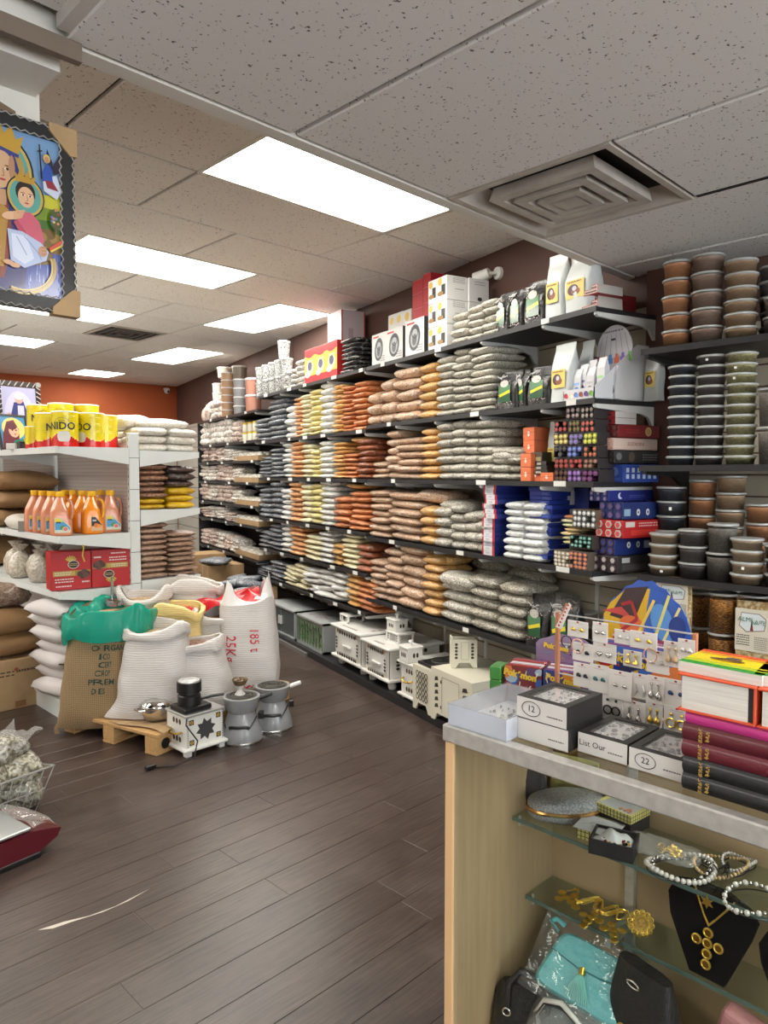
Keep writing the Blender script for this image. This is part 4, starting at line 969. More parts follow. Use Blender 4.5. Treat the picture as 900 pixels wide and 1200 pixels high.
def big_cabinet(label,s1,s0,d0,hgt):
 t,w,dp,h=box_furn('fretwork_cabinet',label,'cabinet',s1,s0,d0,.10,.056,.056+hgt,mt_wf)
 MB().rbox(.02,w-.02,.02,dp-.02,.075,h-.02,.012,3).build('body',mt_wf,t)
 MB().rbox(-.01,w+.01,-.01,dp,h-.02,h,.008,2).build('top',mt_wf,t)
 MB().rbox(-.006,w+.006,-.006,dp,.055,.077,.008,2).build('bottom_board',mt_wf,t)
 for x in(.06,w-.06):
  for y in(.06,dp-.06):MB().lathe([(.024,0),(.03,.02),(.022,.045),(.03,.056)],14,x,y).build('foot',mt_wf,t,True)
 MB().rbox(.06,w-.06,.012,.022,.1,h-.045,.003,1).build('door',mt_wf,t)
 MB().box(w/2-.06,w/2+.06,-.004,.012,h*.52,h*.56).build('handle',mt_wf,t)
 A=ART((0,.0115,0),(1,0,0),(0,0,1));c=(48,40,30)
 fret(A,.10,w-.10,h*.76,h*.90,7,1,'d',c);fret(A,.10,w-.10,h*.22,h*.36,7,1,'d',c);fret(A,.05,.09,h*.40,h*.72,1,4,'d',c);fret(A,w-.09,w-.05,h*.40,h*.72,1,4,'d',c)
 for x in(.09,w-.09):
  for z in(.29,.86):A.ell(x,h*z,.012,.016,(130,100,50),6)
 A.build('fretwork',mt_fret,t)
 A=ART((w-.02,0,0),(0,1,0),(0,0,1));fret(A,.12,dp-.12,h*.78,h*.9,5,1,'l',c);fret(A,.12,dp-.12,h*.26,h*.38,5,1,'l',c);fret(A,.06,.1,h*.45,h*.7,1,3,'l',c);A.line([(.012,h*.2),(.012,h*.93)],.006,(90,84,76));A.build('fretwork',mt_fret,t)
 A=ART((0,0,h),(1,0,0),(0,1,0));fret(A,.12,w-.12,.02,.05,6,1,'d',(96,88,78));fret(A,w-.06,w-.03,.1,dp-.1,1,4,'d',(110,104,94));A.build('fretwork',mt_fret,t)
 return t
big_cabinet('white fretwork cabinet, left of the big pair on the plinth',1.31,.835,.53,.305)
big_cabinet('white fretwork cabinet, right of the big pair with small boxes on top',.80,.415,.54,.29)
def small_box(name,label,cat,s1,s0,d0,dp,z0,h,knob=True,legs=False):
 t=thing(name,label,cat,wp(s1,d0,z0),WRZ);w=s1-s0
 b0=.0
 if legs:
  for x in(0,w-.012):
   for y in(0,dp-.012):MB().box(x,x+.012,y,y+.012,0,h).build('post',mt_wf,t)
  MB().rbox(-.004,w+.004,-.004,dp+.004,h-.012,h,.002,1).build('top',mt_wf,t);MB().box(0,w,0,dp,0,.008).build('bottom_board',mt_wf,t)
  A=ART((0,0,0),(1,0,0),(0,0,1));A.build('fretwork',mt_fret,t)if False else None
  for x in(.012,w-.04):
   MB().box(x,x+.028,.002,.008,.008,h-.012).build('side_panel',mt_wf,t)
   A=ART((0,.0018,0),(1,0,0),(0,0,1));fret(A,x+.004,x+.024,h*.2,h*.8,1,3,'l');A.build('fretwork',mt_fret,t)
 else:
  MB().rbox(0,w,0,dp,0,h*.9,.003,1).build('body',mt_wf,t);MB().rbox(-.006,w+.006,-.006,dp+.006,h*.86,h,.003,1).build('lid',mt_wf,t)
  if knob:MB().lathe([(.012,h),(.008,h+.012),(.016,h+.024),(.012,h+.034)],12,w/2,dp/2).build('knob',mt_wf,t,True)
  A=ART((0,0,0),(1,0,0),(0,0,1));fret(A,w*.22,w*.78,h*.25,h*.65,3,1,'l');A.build('fretwork',mt_fret,t)
  A=ART((w,0,0),(0,1,0),(0,0,1));fret(A,dp*.3,dp*.75,h*.25,h*.65,2,1,'l');A.build('fretwork',mt_fret,t)
 return t
s_,d_=sdz(467,752,.347)
small_box('open_stand','small white open stand on the right big cabinet','stand',s_+.085,s_-.085,d_+.05,.12,.347,.075,legs=True)
small_box('lidded_box','small white lidded box on top of the little open stand','box',s_+.085,s_-.035,d_+.045,.10,.423,.085)
small_box('open_stand','small white open stand on the left big cabinet','stand',sdz(403,729,.362)[0]+.07,sdz(403,729,.362)[0]-.07,sdz(403,729,.362)[1],.14,.362,.06,legs=True)
t=thing('stove_cabinet','low white cabinet with a brass handle behind the cream stand','cabinet',wp(.315,.53,.056),WRZ)
w,dp,h=.23,.38,.245
MB().rbox(.015,w-.015,.015,dp,.03,h-.015,.004,1).build('body',mt_wf,t);MB().rbox(-.006,w+.006,-.006,dp,h-.016,h,.006,2).build('top',mt_wf,t);MB().rbox(-.006,w+.006,-.006,dp,.018,.034,.006,2).build('bottom_board',mt_wf,t)
for x in(.03,w-.03):MB().cyl((x,.03,0),(x,.03,.02),.014,.014,10).build('foot',mt_wf,t)
A=ART((0,.0145,0),(1,0,0),(0,0,1));fret(A,.07,w-.04,h*.68,h*.84,4,1,'l',(90,70,40));fret(A,.07,w-.04,h*.2,h*.36,4,1,'l',(90,70,40));A.build('fretwork',mt_fret,t)
MB().tube([(.05,.012,h*.56),(.06,-.012,h*.53),(.11,-.018,h*.5),(.16,-.012,h*.53),(.17,.012,h*.56)],.006,8).build('handle',M('brass',(206,168,80),.25,metal=1),t,True)
small_box('lidded_box','small white lidded box on the low cabinet with brass handle','box',sdz(478,775,.302)[0]+.06,sdz(478,775,.302)[0]-.05,sdz(478,775,.302)[1]+.03,.11,.302,.10)
def cream_panel_stand(name,label,cat,s1,s0,d0,dp,h):
 t=thing(name,label,cat,wp(s1,d0,.056),WRZ);w=s1-s0
 mb=MB();mb.prism([(0,0),(.035,0),(.06,.045),(w-.06,.045),(w-.035,0),(w,0),(w,h),(0,h)],0,.012);mb.build('front_panel',mt_cream,t)
 mb=MB();mb.m=Matrix(((0,1,0,w),(1,0,0,0),(0,0,1,0),(0,0,0,1)));mb.prism([(.012,0),(.05,0),(.08,.045),(dp-.08,.045),(dp-.05,0),(dp,0),(dp,h),(.012,h)],-.012,0);mb.build('side_panel',mt_cream,t)
 mb=MB();mb.box(0,.012,.012,dp,0,h).box(.012,w-.012,dp-.012,dp,.04,h);mb.build('side_panel',mt_cream,t)
 MB().box(0,w,0,dp,h,h+.012).build('top',mt_cream,t)
 return t,w
t,w=cream_panel_stand('fretwork_stand','cream fretwork stand holding a black electric ring','stand',.085,-.122,.56,.30,.262)
A=ART((0,0,0),(1,0,0),(0,0,1))
for i in range(4):
 for j in range(5):
  x=.035+(w-.07)*(i+.5)/4;z=.065+.18*(j+.5)/5
  A.ring(x,z,.018,.02,.007,(72,66,56),6)
A.build('fretwork',mt_fret,t)
MB().rbox(.02,w-.02,.02,.28,.2745,.295,.006,2).build('hot_plate',M('black_enamel',(22,22,24),.3),t)
MB().lathe([(.07,0),(.07,.006),(.05,.008),(.02,.006)],20,w/2,.15,.295).build('ring',M('ring_steel',(170,170,168),.3,metal=1),t,True)
t,w=cream_panel_stand('cream_cabinet','large cream cabinet with cut triangles, right of the hot plate stand','cabinet',-.135,-.54,.57,.40,.295)
A=ART((0,0,0),(1,0,0),(0,0,1));fret(A,.03,.085,.07,.27,1,5,'q',(60,54,46));fret(A,w-.10,w-.03,.07,.27,1,5,'q',(60,54,46));A.ring(w/2,.2,.0,.0,.0,(1,1,1))if False else None
A.line([(.115,.06),(.115,.27),(w-.12,.27),(w-.12,.06)],.003,(130,124,108));A.rect(.10,.23,.111,.25,(70,66,58));A.rect(.10,.08,.111,.10,(70,66,58));A.build('fretwork',mt_fret,t)
A=ART((w,0,0),(0,1,0),(0,0,1));fret(A,.05,.35,.21,.26,6,1,'q',(60,54,46));A.build('fretwork',mt_fret,t)
t=thing('fretwork_lantern','upright cream fretwork stand on top of the large cream cabinet','stand',wp(-.23,.49,.365),WRZ+1.08)
w,h,dp=.15,.165,.10
mb=MB();mb.prism([(0,0),(.025,0),(.045,.03),(w-.045,.03),(w-.025,0),(w,0),(w,h),(0,h)],0,.008);mb.build('front_panel',mt_cream,t)
mb=MB();mb.box(0,.008,.008,dp,0,h+.01).box(w-.008,w,.008,dp,0,h).box(.008,w-.008,dp-.008,dp,.03,h);mb.build('side_panel',mt_cream,t)
A=ART((0,0,0),(1,0,0),(0,0,1));fret(A,.015,.04,.05,h*.9,1,5,'l',(70,62,50));fret(A,w-.04,w-.015,.05,h*.9,1,5,'l',(70,62,50));A.line([(.055,.05),(.055,h*.92),(w-.05,h*.92),(w-.05,.05),(.055,.05)],.002,(150,144,126));A.build('fretwork',mt_fret,t)
mt_grey=M('grey_painted_metal',(168,172,172),.4)
t=thing('glass_cabinet','low grey cabinet with two sliding glass doors beyond the plant box','cabinet',wp(2.82,.5,.056),WRZ)
w,dp,h=.71,.38,.25
for bx in((0,.02,0,dp,0,h),(w-.02,w,0,dp,0,h),(0,w,0,dp,0,.015),(0,w,0,dp,h-.015,h),(0,w,dp-.01,dp,0,h)):MB().box(*bx).build('panel',mt_grey,t)
for k in range(2):
 x=.02+k*(w/2-.02)
 q=MB().box(x,x+w/2-.02,.006+.006*k,.009+.006*k,.015,h-.015).build('door',CLEAR('grey_glass',(190,196,198),.03,.35,(150,156,158)),t)
 MB().box(x+(w/2-.05 if k==0 else.012),x+(w/2-.035 if k==0 else.027),-.006,.008+.006*k,h*.35,h*.65).build('handle',mt_wf,q)
t=thing('terrarium_box','grey box showing green artificial plants in its front window','display box',wp(2.09,.5,.056),WRZ)
w,dp,h=.56,.38,.245
for bx in((0,.02,0,dp,0,h),(w-.02,w,0,dp,0,h),(0,w,0,dp,0,.02),(0,w,0,dp,h-.015,h),(0,w,dp-.01,dp,0,h)):MB().box(*bx).build('panel',mt_grey,t)
mb=MB();r=random.Random(2)
for i in range(90):
 x=r.gauss(w*r.choice((.22,.5,.8)),.05);x=min(w-.05,max(.05,x));z=r.uniform(.03,h-.08);y=r.uniform(.004,.014);a=r.uniform(-1.2,1.2);L=r.uniform(.03,.055);q=r.uniform(.008,.016)
 c=r.choice(((90,170,66),(120,200,90),(60,120,56),(150,210,110),(56,104,60)))
 mb.poly([(x,y,z),(x+q*cos(a),y-.008,z+L*.5),(x+L*sin(a)*.6,y-.004,z+L),(x-q*cos(a),y+.004,z+L*.5)],c)
for i in range(9):
 x=.05+(w-.1)*i/8;mb.tube([(x,.012,.02),(x+.01,.012,.12),(x-.005,.012,.2)],.003,5,(60,90,44))
pl=mb.build('foliage',VC('leaf_print',.5),t);pl['kind']='stuff'
MB((206,206,190)).box(.02,w-.02,.022,.03,.02,h-.015).build('backing',mt_print,t);MB().box(.02,w-.02,-.003,-.001,.02,h-.015).build('window',CLEAR('clear_glass',(245,250,248),.01),t)
A=ART((0,0,h),(1,0,0),(0,1,0));r=random.Random(3)
for i in range(26):A.rect(*(lambda x,y:(x,y,x+.02,y+.012))(r.uniform(.05,w-.2),r.uniform(.06,.2)),(170,120,110))
A.build('top_print',mt_print,t)
def floor_carton(label,px,py,w,dp,h,rz,z=0.0,art=None,open_=False,mat=None):
 p=atz(px,py,z);t=thing('cardboard_box',label,'cardboard box',(p.x,p.y,z),rz)
 if open_:
  mb=MB();e=.006
  mb.box(0,w,0,e,0,h).box(0,w,dp-e,dp,0,h).box(0,e,e,dp-e,0,h).box(w-e,w,e,dp-e,0,h).box(0,w,0,dp,0,e);mb.build('carton',mt_card,t)
  for k,(a,c)in enumerate((((0,0),(w,0)),((w,0),(w,dp)))):
   n=(0,-1)if k==0 else(1,0);f=.1
   MB().poly([(a[0],a[1],h),(c[0],c[1],h),(c[0]+n[0]*.05,c[1]+n[1]*.05,h-f),(a[0]+n[0]*.05,a[1]+n[1]*.05,h-f)]).build('flap',mt_card,t)
 else:MB().rbox(0,w,0,dp,0,h,.004,1).build('carton',mt_card,t)
 if art:A=ART((0,0,0),(1,0,0),(0,0,1));art(A,w,h);A.build('front_print',mt_print,t)
 return t
ab=lambda A,w,h:A.scribble(w*.55,h*.35,w*.95,h*.6,(70,60,50),2,2).rect(w*.08,h*.55,w*.28,h*.9,(206,190,150)).ell(w*.42,h*.5,.02,.025,(60,50,44))
p5=wp(3.55,.62,0)
t=thing('cardboard_box','open cardboard box heaped with dark bags before the far bay','cardboard box',wp(3.45,.80,0),WRZ)
w,dp,h=.62,.42,.42
mb=MB();e=.006
mb.box(0,w,0,e,0,h).box(0,w,dp-e,dp,0,h).box(0,e,e,dp-e,0,h).box(w-e,w,e,dp-e,0,h).box(0,w,0,dp,0,.3);mb.build('carton',mt_card,t)
A=ART((0,0,0),(1,0,0),(0,0,1));ab(A,w,h);A.build('front_print',mt_print,t)
A=ART((w,0,0),(0,1,0),(0,0,1));A.scribble(.05,.26,.38,.34,(70,60,50),2,7);A.build('side_print',mt_print,t)
r=random.Random(21)
for k in range(14):
 o=put('seed_bag',bagm('dark',k),None,wp(3.45-.1-.105*(k%5)-r.uniform(0,.03),.80-.1-.1*(k%3),.31+.045*(k//5)+.012*(k%3)),(r.uniform(-.2,.2),r.uniform(-.25,.25),r.uniform(0,3)),(1.35,.95,1.3))
 tag(o,'dark seed bag in the open box, %s layer, %s from left'%(['bottom','middle','top'][k//5],od(k%5+1)),'bag','dark seed bags heaped in the open box')
for k,(s,d,w,dp,h,z,la)in enumerate(((4.1,.80,.34,.4,.34,0,'closed cardboard box left of the open heaped box'),(4.1,.80,.34,.4,.2,.341,'cardboard box on the closed box left of the heaped one'),(4.75,.78,.4,.4,.34,0,'cardboard box on the floor at the far end of the shelves'),(4.72,.76,.36,.36,.26,.341,'upper cardboard box at the far end of the shelves'),(3.55,1.25,.4,.35,.2,0,'low cardboard box on the floor behind the red lined sack'))):
 t=thing('cardboard_box',la,'cardboard box',wp(s,d,z),WRZ+.04*(k%3));MB().rbox(0,w,0,dp,0,h,.004,1).build('carton',mt_card,t)
 A=ART((0,0,0),(1,0,0),(0,0,1));A.rect(0,h*.0,w,.001,(120,96,70));A.rect(w*.45,h*.05,w*.55,h*.95,(190,164,126));A.scribble(w*.1,h*.3,w*.4,h*.6,(90,74,58),2,k);A.build('front_print',mt_print,t)
for k in range(4):
 o=put('seed_bag',bagm('dark',k),None,wp(4.0-.09*k,.68-.03*(k%2),.545+.02*(k//2)),(0.05,0,WRZ+.3*k),(1.2,.9,1.1));tag(o,'dark seed bag, %s from left, on the box pile beside the heaped box'%od(k+1),'bag','dark seed bags on the box pile')
# ================================================================== tub wall (right), shelves along Y facing -X
def side_shelf(label,z):
 t=thing('wall_shelf',label,'shelf',(3.08,1.478,z),-pi/2,'black shelves of lidded tubs')
 MB().box(0,2.4,0,.47,-.022,0).build('board',mt_black,t)
 MB((60,60,62)).box(0,2.4,-.005,0,-.024,.003).build('edge_rail',mt_black,t)
 for x in(.02,1.2,2.38):
  mb=MB();mb.m=Matrix(((0,1,0,x),(1,0,0,0),(0,0,1,0),(0,0,0,1)))
  mb.prism([(.01,-.022),(.465,-.022),(.465,-.11),(.40,-.10),(.30,-.05),(.01,-.036)],-.009,.009);mb.build('bracket',mt_black,t)
 return t
TZ=[2.045,1.535,1.05,.66]
for k,z in enumerate(TZ):side_shelf('black side wall shelf of lidded tubs, %s from the ceiling'%od(k+1),z)
mt_lid=M('milky_lid',(176,178,176),.3,coat=.3)
mt_lidw=M('frosted_lid',(186,188,184),.3,coat=.3)
TB={'orange':('orange brown spice',BAG('tub_orange_spice',(182,128,88),(160,108,72),40,film=.05,wr=.05,jitter=.06)),'brown':('brown spice',BAG('tub_brown_spice',(150,126,112),(128,104,92),50,film=.05,wr=.05,jitter=.06)),'tan':('tan spice',BAG('tub_tan_spice',(176,148,118),(150,122,94),50,film=.06,wr=.05,jitter=.06)),'black':('black seed',BAG('tub_black_seed',(74,78,90),(50,54,62),110,film=.05,wr=.05,jitter=.06)),'dbrown':('dark brown seed',BAG('tub_dark_seed',(104,96,94),(74,68,68),110,film=.05,wr=.05,jitter=.06)),'green':('yellow green seed',BAG('tub_green_seed',(206,200,146),(112,106,76),80,film=.05,wr=.05,mixlo=.46,mixhi=.54)),'grey':('grey seed',BAG('tub_grey_seed',(136,130,122),(84,80,76),120,film=.05,wr=.05)),'corn':('roasted brown corn',BAG('tub_roasted_corn',(196,138,66),(84,50,26),75,film=.04,wr=.05,mixlo=.46,mixhi=.54)),'beige':('beige powder',BAG('tub_beige_powder',(196,174,146),(176,152,124),40,film=.05,wr=.05,jitter=.05))}
TBM={}
def tub_meshes(kind,fat):
 if(kind,fat)not in TBM:
  mb=MB();mb.lathe([(.052,0),(.056,.004),(.0625,.86),(.0625,.87)],24)
  a=mb.mesh('tub_body',TB[kind][1],True,50)
  mb=MB();mb.lathe([(.064,.003),(.068,.005),(.068,.011),(.064,.0135),(.058,.011),(.02,.0115),(1e-6,.0115)],24,cap0=True)
  b2=mb.mesh('tub_lid',mt_lid,True,50)
  TBM[(kind,fat)]=(a,b2)
 return TBM[(kind,fat)]
rt=random.Random(31)
def tubs(px0,px1,ytop,n,z0,kind,where,X=3.165,first=True):
 yc=ytop+25;y0=atX(px0,yc,X).y;y1=atX(px1,yc,X).y;r=abs(y0-y1)/2;yc_=(y0+y1)/2
 zt_=atX((px0+px1)/2,ytop,X).z;h=(zt_-z0)/n
 r=min(max(r,.05),.068);f=r/.068
 a,b2=tub_meshes(kind,0)
 for i in range(n):
  t=thing('lidded_tub','clear tub of %s, %s, %s'%(TB[kind][0],lvl(i,n),where),'tub',(X+rt.uniform(-.004,.004),yc_+rt.uniform(-.003,.003),z0+h*i+.0008),rt.uniform(0,6),'lidded tubs of '+TB[kind][0])
  put('tub_body',a,t,(0,0,0),0,(f,f,h-.006));put('tub_lid',b2,t,(0,0,h-.0145),0,(f,f,1))
  if rt.random()<.09:
   A=ART((0,0,0),(1,0,0),(0,0,1))
   th=radians(rt.uniform(160,215));mb=MB((214,212,206));rr_=.066*f*.93
   mb.add([((rr_+.001)*cos(th+q),(rr_+.001)*sin(th+q),h*zz)for zz in(.35,.58)for q in(-.1,0,.1)],[(0,1,4,3),(1,2,5,4)]);o=mb.build('price_sticker',mt_tag,t);o.rotation_euler=(0,0,-t.rotation_euler.z)
tubs(777.5,810.5,308,5,TZ[0],'orange','left stack on the highest tub shelf');tubs(811,849,300,5,TZ[0],'brown','middle stack on the highest tub shelf')
tubs(850,889,306,6,TZ[0],'tan','right stack on the highest tub shelf',first=False);tubs(890,925,313,5,TZ[0],'dbrown','back stack at right edge, highest tub shelf',3.30);tubs(895,935,348,2,TZ[0],'grey','stack at right edge, highest tub shelf',3.18)
tubs(784,816,429,10,TZ[1],'black','left stack on the second tub shelf');tubs(817,851,417,11,TZ[1],'dbrown','middle stack on the second tub shelf');tubs(851,888,414,11,TZ[1],'green','right stack on the second tub shelf');tubs(888,928,455,2,TZ[1],'grey','stack at right edge, second tub shelf',3.16)
tubs(770,803,570,5,TZ[2]+.06,'black','back left stack, third tub shelf',3.32);tubs(808,840,562,5,TZ[2]+.03,'orange','back stack second from left, third tub shelf',3.33);tubs(839,874,557,6,TZ[2],'tan','tall back stack, third tub shelf',3.32);tubs(874,908,590,4,TZ[2],'orange','back stack at right, third tub shelf',3.32)
MB().box(3.24,3.42,1.22,1.47,TZ[2]+.0005,TZ[2]+.0295).build('riser',mt_card)if False else None
tubs(762,796,624,4,TZ[2],'beige','front left stack, third tub shelf',3.16);tubs(796,830,620,3,TZ[2],'dbrown','front stack second from left, third tub shelf',3.16);tubs(828,864,613,2,TZ[2],'grey','tall pair third from left, third tub shelf',3.16);tubs(856,895,630,4,TZ[2],'beige','front stack fourth from left, third tub shelf',3.13);tubs(896,934,638,3,TZ[2],'dbrown','front stack at right edge, third tub shelf',3.14)
tubs(808,832,692,2,TZ[3],'corn','back pair at left, lowest tub shelf',3.30);tubs(830,864,694,2,TZ[3],'corn','front pair, lowest tub shelf',3.17);tubs(865,902,696,2,TZ[3],'corn','right pair behind the labelled bag, lowest tub shelf',3.2);tubs(846,872,690,2,TZ[3],'corn','pair in the back row, lowest tub shelf',3.36)
mt_nut=BAG('bag_roasted_grain',(196,176,130),(150,120,74),70,film=.2)
mt_green=M('green_ink',(70,120,100),.5)
def grain_pouch(label,px0,px1,ytop,X,z0,lab):
 y0=atX(px0,ytop+20,X).y;y1=atX(px1,ytop+20,X).y;w=abs(y0-y1);h=atX((px0+px1)/2,ytop,X).z-z0
 t=thing('grain_pouch',label,'pouch',(X,(y0+y1)/2,z0+.001),-pi/2,'labelled grain pouches')
 pouch_mb(w,h,.05,(200,190,160),.12,int(px0)).build('pouch',mt_nut,t,True,50)
 q=h-lab
 A=ART((0,-.005,q),(1,0,0),(0,0,1));A.rect(-w*.47,0,w*.47,lab*.86,(206,200,184));A.poly([(-w*.36,lab*.5),(-w*.3,lab*.78),(w*.22,lab*.78),(w*.4,lab*.68),(w*.36,lab*.44),(-w*.16,lab*.38)],(120,96,96))
 A.poly([(-w*.34,lab*.51),(-w*.285,lab*.765),(w*.21,lab*.765),(w*.38,lab*.67),(w*.34,lab*.455),(-w*.15,lab*.40)],(206,214,216));A.poly([(-.05*w,lab*.42),(.05*w,lab*.42),(.02*w,lab*.54),(-.02*w,lab*.54)],(130,40,40));A.ell(0,lab*.56,.02*w,.012,(50,30,30))
 A.scribble(-w*.42,lab*.1,-w*.05,lab*.34,(70,64,56),5,3);A.scribble(w*.08,lab*.04,w*.44,lab*.32,(120,114,100),7,4);A.build('label',mt_print,t)
 text('ALMI',lab*.13,mt_green,(-w*.18,-.008,q+lab*.64),(1,0,0),(0,0,1),t);text('አልሚ',lab*.13,mt_green,(w*.18,-.008,q+lab*.6),(1,0,0),(0,0,1),t)
grain_pouch('clear grain pouch with green lettered label, right, over the yellow books',861,903,706,3.07+.03,TZ[3],.2)
grain_pouch('clear grain pouch with green lettered label, left, behind the bright poster',768,808,677,3.05+.05,TZ[3],.16)
# ================================================================== white gondola at the left
GX,GY=2.14,4.38
mt_gw=M('white_powder_coat',(214,218,216),.45,noise=(5,(204,208,206),.5))
mt_peg,nt,b=nm('pegboard')
tc=nd(nt,'ShaderNodeTexCoord');sp_=nd(nt,'ShaderNodeSeparateXYZ');lk(nt,tc.outputs['Object'],sp_.inputs[0])
def frac(src):
 a=nd(nt,'ShaderNodeMath',operation='MULTIPLY');a.inputs[1].default_value=1/.0254;lk(nt,src,a.inputs[0])
 f=nd(nt,'ShaderNodeMath',operation='FRACT');lk(nt,a.outputs[0],f.inputs[0])
 s_=nd(nt,'ShaderNodeMath',operation='SUBTRACT');s_.inputs[1].default_value=.5;lk(nt,f.outputs[0],s_.inputs[0]);return s_.outputs[0]
cx=nd(nt,'ShaderNodeCombineXYZ');lk(nt,frac(sp_.outputs[1]),cx.inputs[0]);lk(nt,frac(sp_.outputs[2]),cx.inputs[1])
ln_=nd(nt,'ShaderNodeVectorMath',operation='LENGTH');lk(nt,cx.outputs[0],ln_.inputs[0])
ls=nd(nt,'ShaderNodeMath',operation='LESS_THAN');ls.inputs[1].default_value=.13;lk(nt,ln_.outputs['Value'],ls.inputs[0])
mx=nd(nt,'ShaderNodeMixRGB');mx.inputs[1].default_value=lin((196,188,184));mx.inputs[2].default_value=lin((60,52,50));lk(nt,ls.outputs[0],mx.inputs[0]);lk(nt,mx.outputs[0],b.inputs['Base Color']);b.inputs['Roughness'].default_value=.6
g=thing('gondola_shelving','white double sided gondola shelving with pegboard back and slotted posts','shelving',(GX,GY,0))
for k in range(4):
 y=1.22*k
 q=MB().rbox(-.034,.034,y,y+.035,0,1.76,.004,1).build('post',mt_gw,g)
 if k==0:
  mb=MB((60,58,56))
  for i in range(34):mb.box(-.0345,-.033,y+.012,y+.018,.16+i*.047,.175+i*.047)
  for i in range(8):mb.box(-.034,.034,y-.0012,y,.2+i*.2,.203+i*.2)
  o=mb.build('slots',mt_dark,q);o['kind']='stuff'
for k in range(3):
 MB().box(-.012,.012,1.22*k+.035,1.22*k+1.22,.12,1.70).build('pegboard_panel',mt_peg,g)
 MB().box(-.46,.46,1.22*k,1.22*k+1.215,.10,.125).build('base_deck',mt_gw,g)
 MB().box(-.45,.45,1.22*k+.01,1.22*k+1.21,0,.10).build('kick_plate',mt_gw,g)
LS,RS=[1.66,1.125,.79],[1.645,1.265,.81]
for k in range(3):
 for zs,sg,xo in((LS,-1,.47),(RS,1,.455)):
  for z in zs:
   y0=1.22*k
   s_=MB().box(min(sg*.036,sg*xo),max(sg*.036,sg*xo),y0+.004,y0+1.212,z-.022,z).build('shelf',mt_gw,g)
   MB().box(min(sg*xo,sg*(xo+.012)),max(sg*xo,sg*(xo+.012)),y0+.004,y0+1.212,z-.036,z+.004).build('price_rail',mt_gw,s_)
   for yy in(y0-.002,y0+1.208):
    mb=MB();mb.prism([(sg*.036,z+.005),(sg*xo,z+.002),(sg*xo,z-.036),(sg*.036,z-.10)],yy,yy+.006);mb.build('bracket',mt_gw,s_)
mt_tin=VC('printed_tin',.25,.4)
Yw,Rd,Wt=(226,206,20),(196,24,22),(222,220,210)
def wave(a,h):return.2+.10*sin(2*a+.9)
def tin_mesh(r,h):
 mb=MB(Yw)
 def fn(u,v):
  a=2*pi*u-pi/2;rr=r*(1.0+(.012 if v<.03 or v>.97 else 0));return(rr*cos(a),rr*sin(a),h*v)
 def cf(u,v):
  a=2*pi*u*2
  top=.29+.11*cos(a)
  return Rd if v<top else((240,214,90)if v<top+.035 else Yw)
 mb.grid(fn,40,26,cu=True,colfn=cf)
 for zz in(.45,.5,.64,.70,.88):
  mb.lathe([(r*.99,h*zz),(r*1.012,h*zz+.002),(r*.99,h*zz+.004)],32,col=(214,196,40),cap0=False,cap1=False)
 return mb
def bend(me,r,z,name,parent,mat,a0=-pi/2,lift=.0022):
 """wrap flat lettering round a cylinder"""
 m2=me.copy()
 for v in m2.vertices:
  a=a0+v.co.x/r;v.co=Vector(((r+lift)*cos(a),(r+lift)*sin(a),z+v.co.y))
 m2.update();return put(name,m2,parent)
mt_black_ink=M('black_ink',(28,26,26),.4)
tinA=tin_mesh(.0775,.208)
tin_body=tinA.mesh('tin_body',mt_tin,True,60)
mt_cream_lid=M('cream_plastic_lid',(226,224,206),.4)
nido=text_mesh('NIDO',.062,mt_black_ink,bold=.0012)
def tin(label,x,y,z,rz,s=1.0,group='yellow milk powder tins',hs=1.0):
 t=thing('milk_tin',label,'tin',(x,y,z),rz,group)
 put('tin_body',tin_body,t,(0,0,0),0,(s,s,s*hs))
 mb=MB();mb.lathe([(.0775*s,.206*s*hs),(.0785*s,.208*s*hs),(.0785*s,.214*s*hs),(.074*s,.2165*s*hs),(1e-6,.2165*s*hs)],28);mb.build('lid',mt_cream_lid,t,True,40)
 if s==1.0:
  bend(nido,.0775,.125,'lettering',t,mt_black_ink)
  mb=MB();A_=[]
  for w_,zz,hh,c in((.055,.155,.008,(60,56,40)),):
   pass
  m2=text_mesh('Nestlé',.014,mt_black_ink);bend(m2,.0775,.158,'lettering',t,mt_black_ink)
  mb=MB((206,204,196))
  vs=[];fs=[]
  n=12
  for i in range(n+1):
   x_=-.038+.076*i/n;a=-pi/2+.15+x_/.0775
   tt=sqrt(max(0,1-((i-n/2)/(n/2))**4))
   for zz in(.065-.032*tt,.065+.03*tt):vs.append((.0792*cos(a),.0792*sin(a),zz))
  fs=[(2*i,2*i+2,2*i+3,2*i+1)for i in range(n)]
  mb.add(vs,fs);mb.build('label',mt_print,t)
  mb=MB((120,90,30))
  vs=[];fs=[]
  for i in range(29):
   th=pi*1.55*i/28-.35*pi;x_=.052*cos(th);z_=.125+.05*sin(th)
   for q in(0,.0028):
    a=-pi/2+x_/.0775;vs.append((.0790*cos(a),.0790*sin(a),z_+q))
  fs=[(2*i,2*i+2,2*i+3,2*i+1)for i in range(28)]
  mb.add(vs,fs);mb.build('swoosh',mt_print,t)
 return t
zt=LS[0]+.001
tin('yellow milk powder tin in front, showing its full name, left of two more',1.76,4.50,zt,-.62)
tin('yellow milk powder tin in the middle of the front row',1.921,4.50,zt,-1.45)
tin('yellow milk powder tin beside the gondola post, front row right',2.052,4.60,zt,-2.15)
tin('yellow milk powder tin half hidden behind the front left tin',1.735,4.70,zt,.5)
tin('small yellow tin at the left end of the tin rows',1.70,4.86,zt,.5,.62,None,1.05)
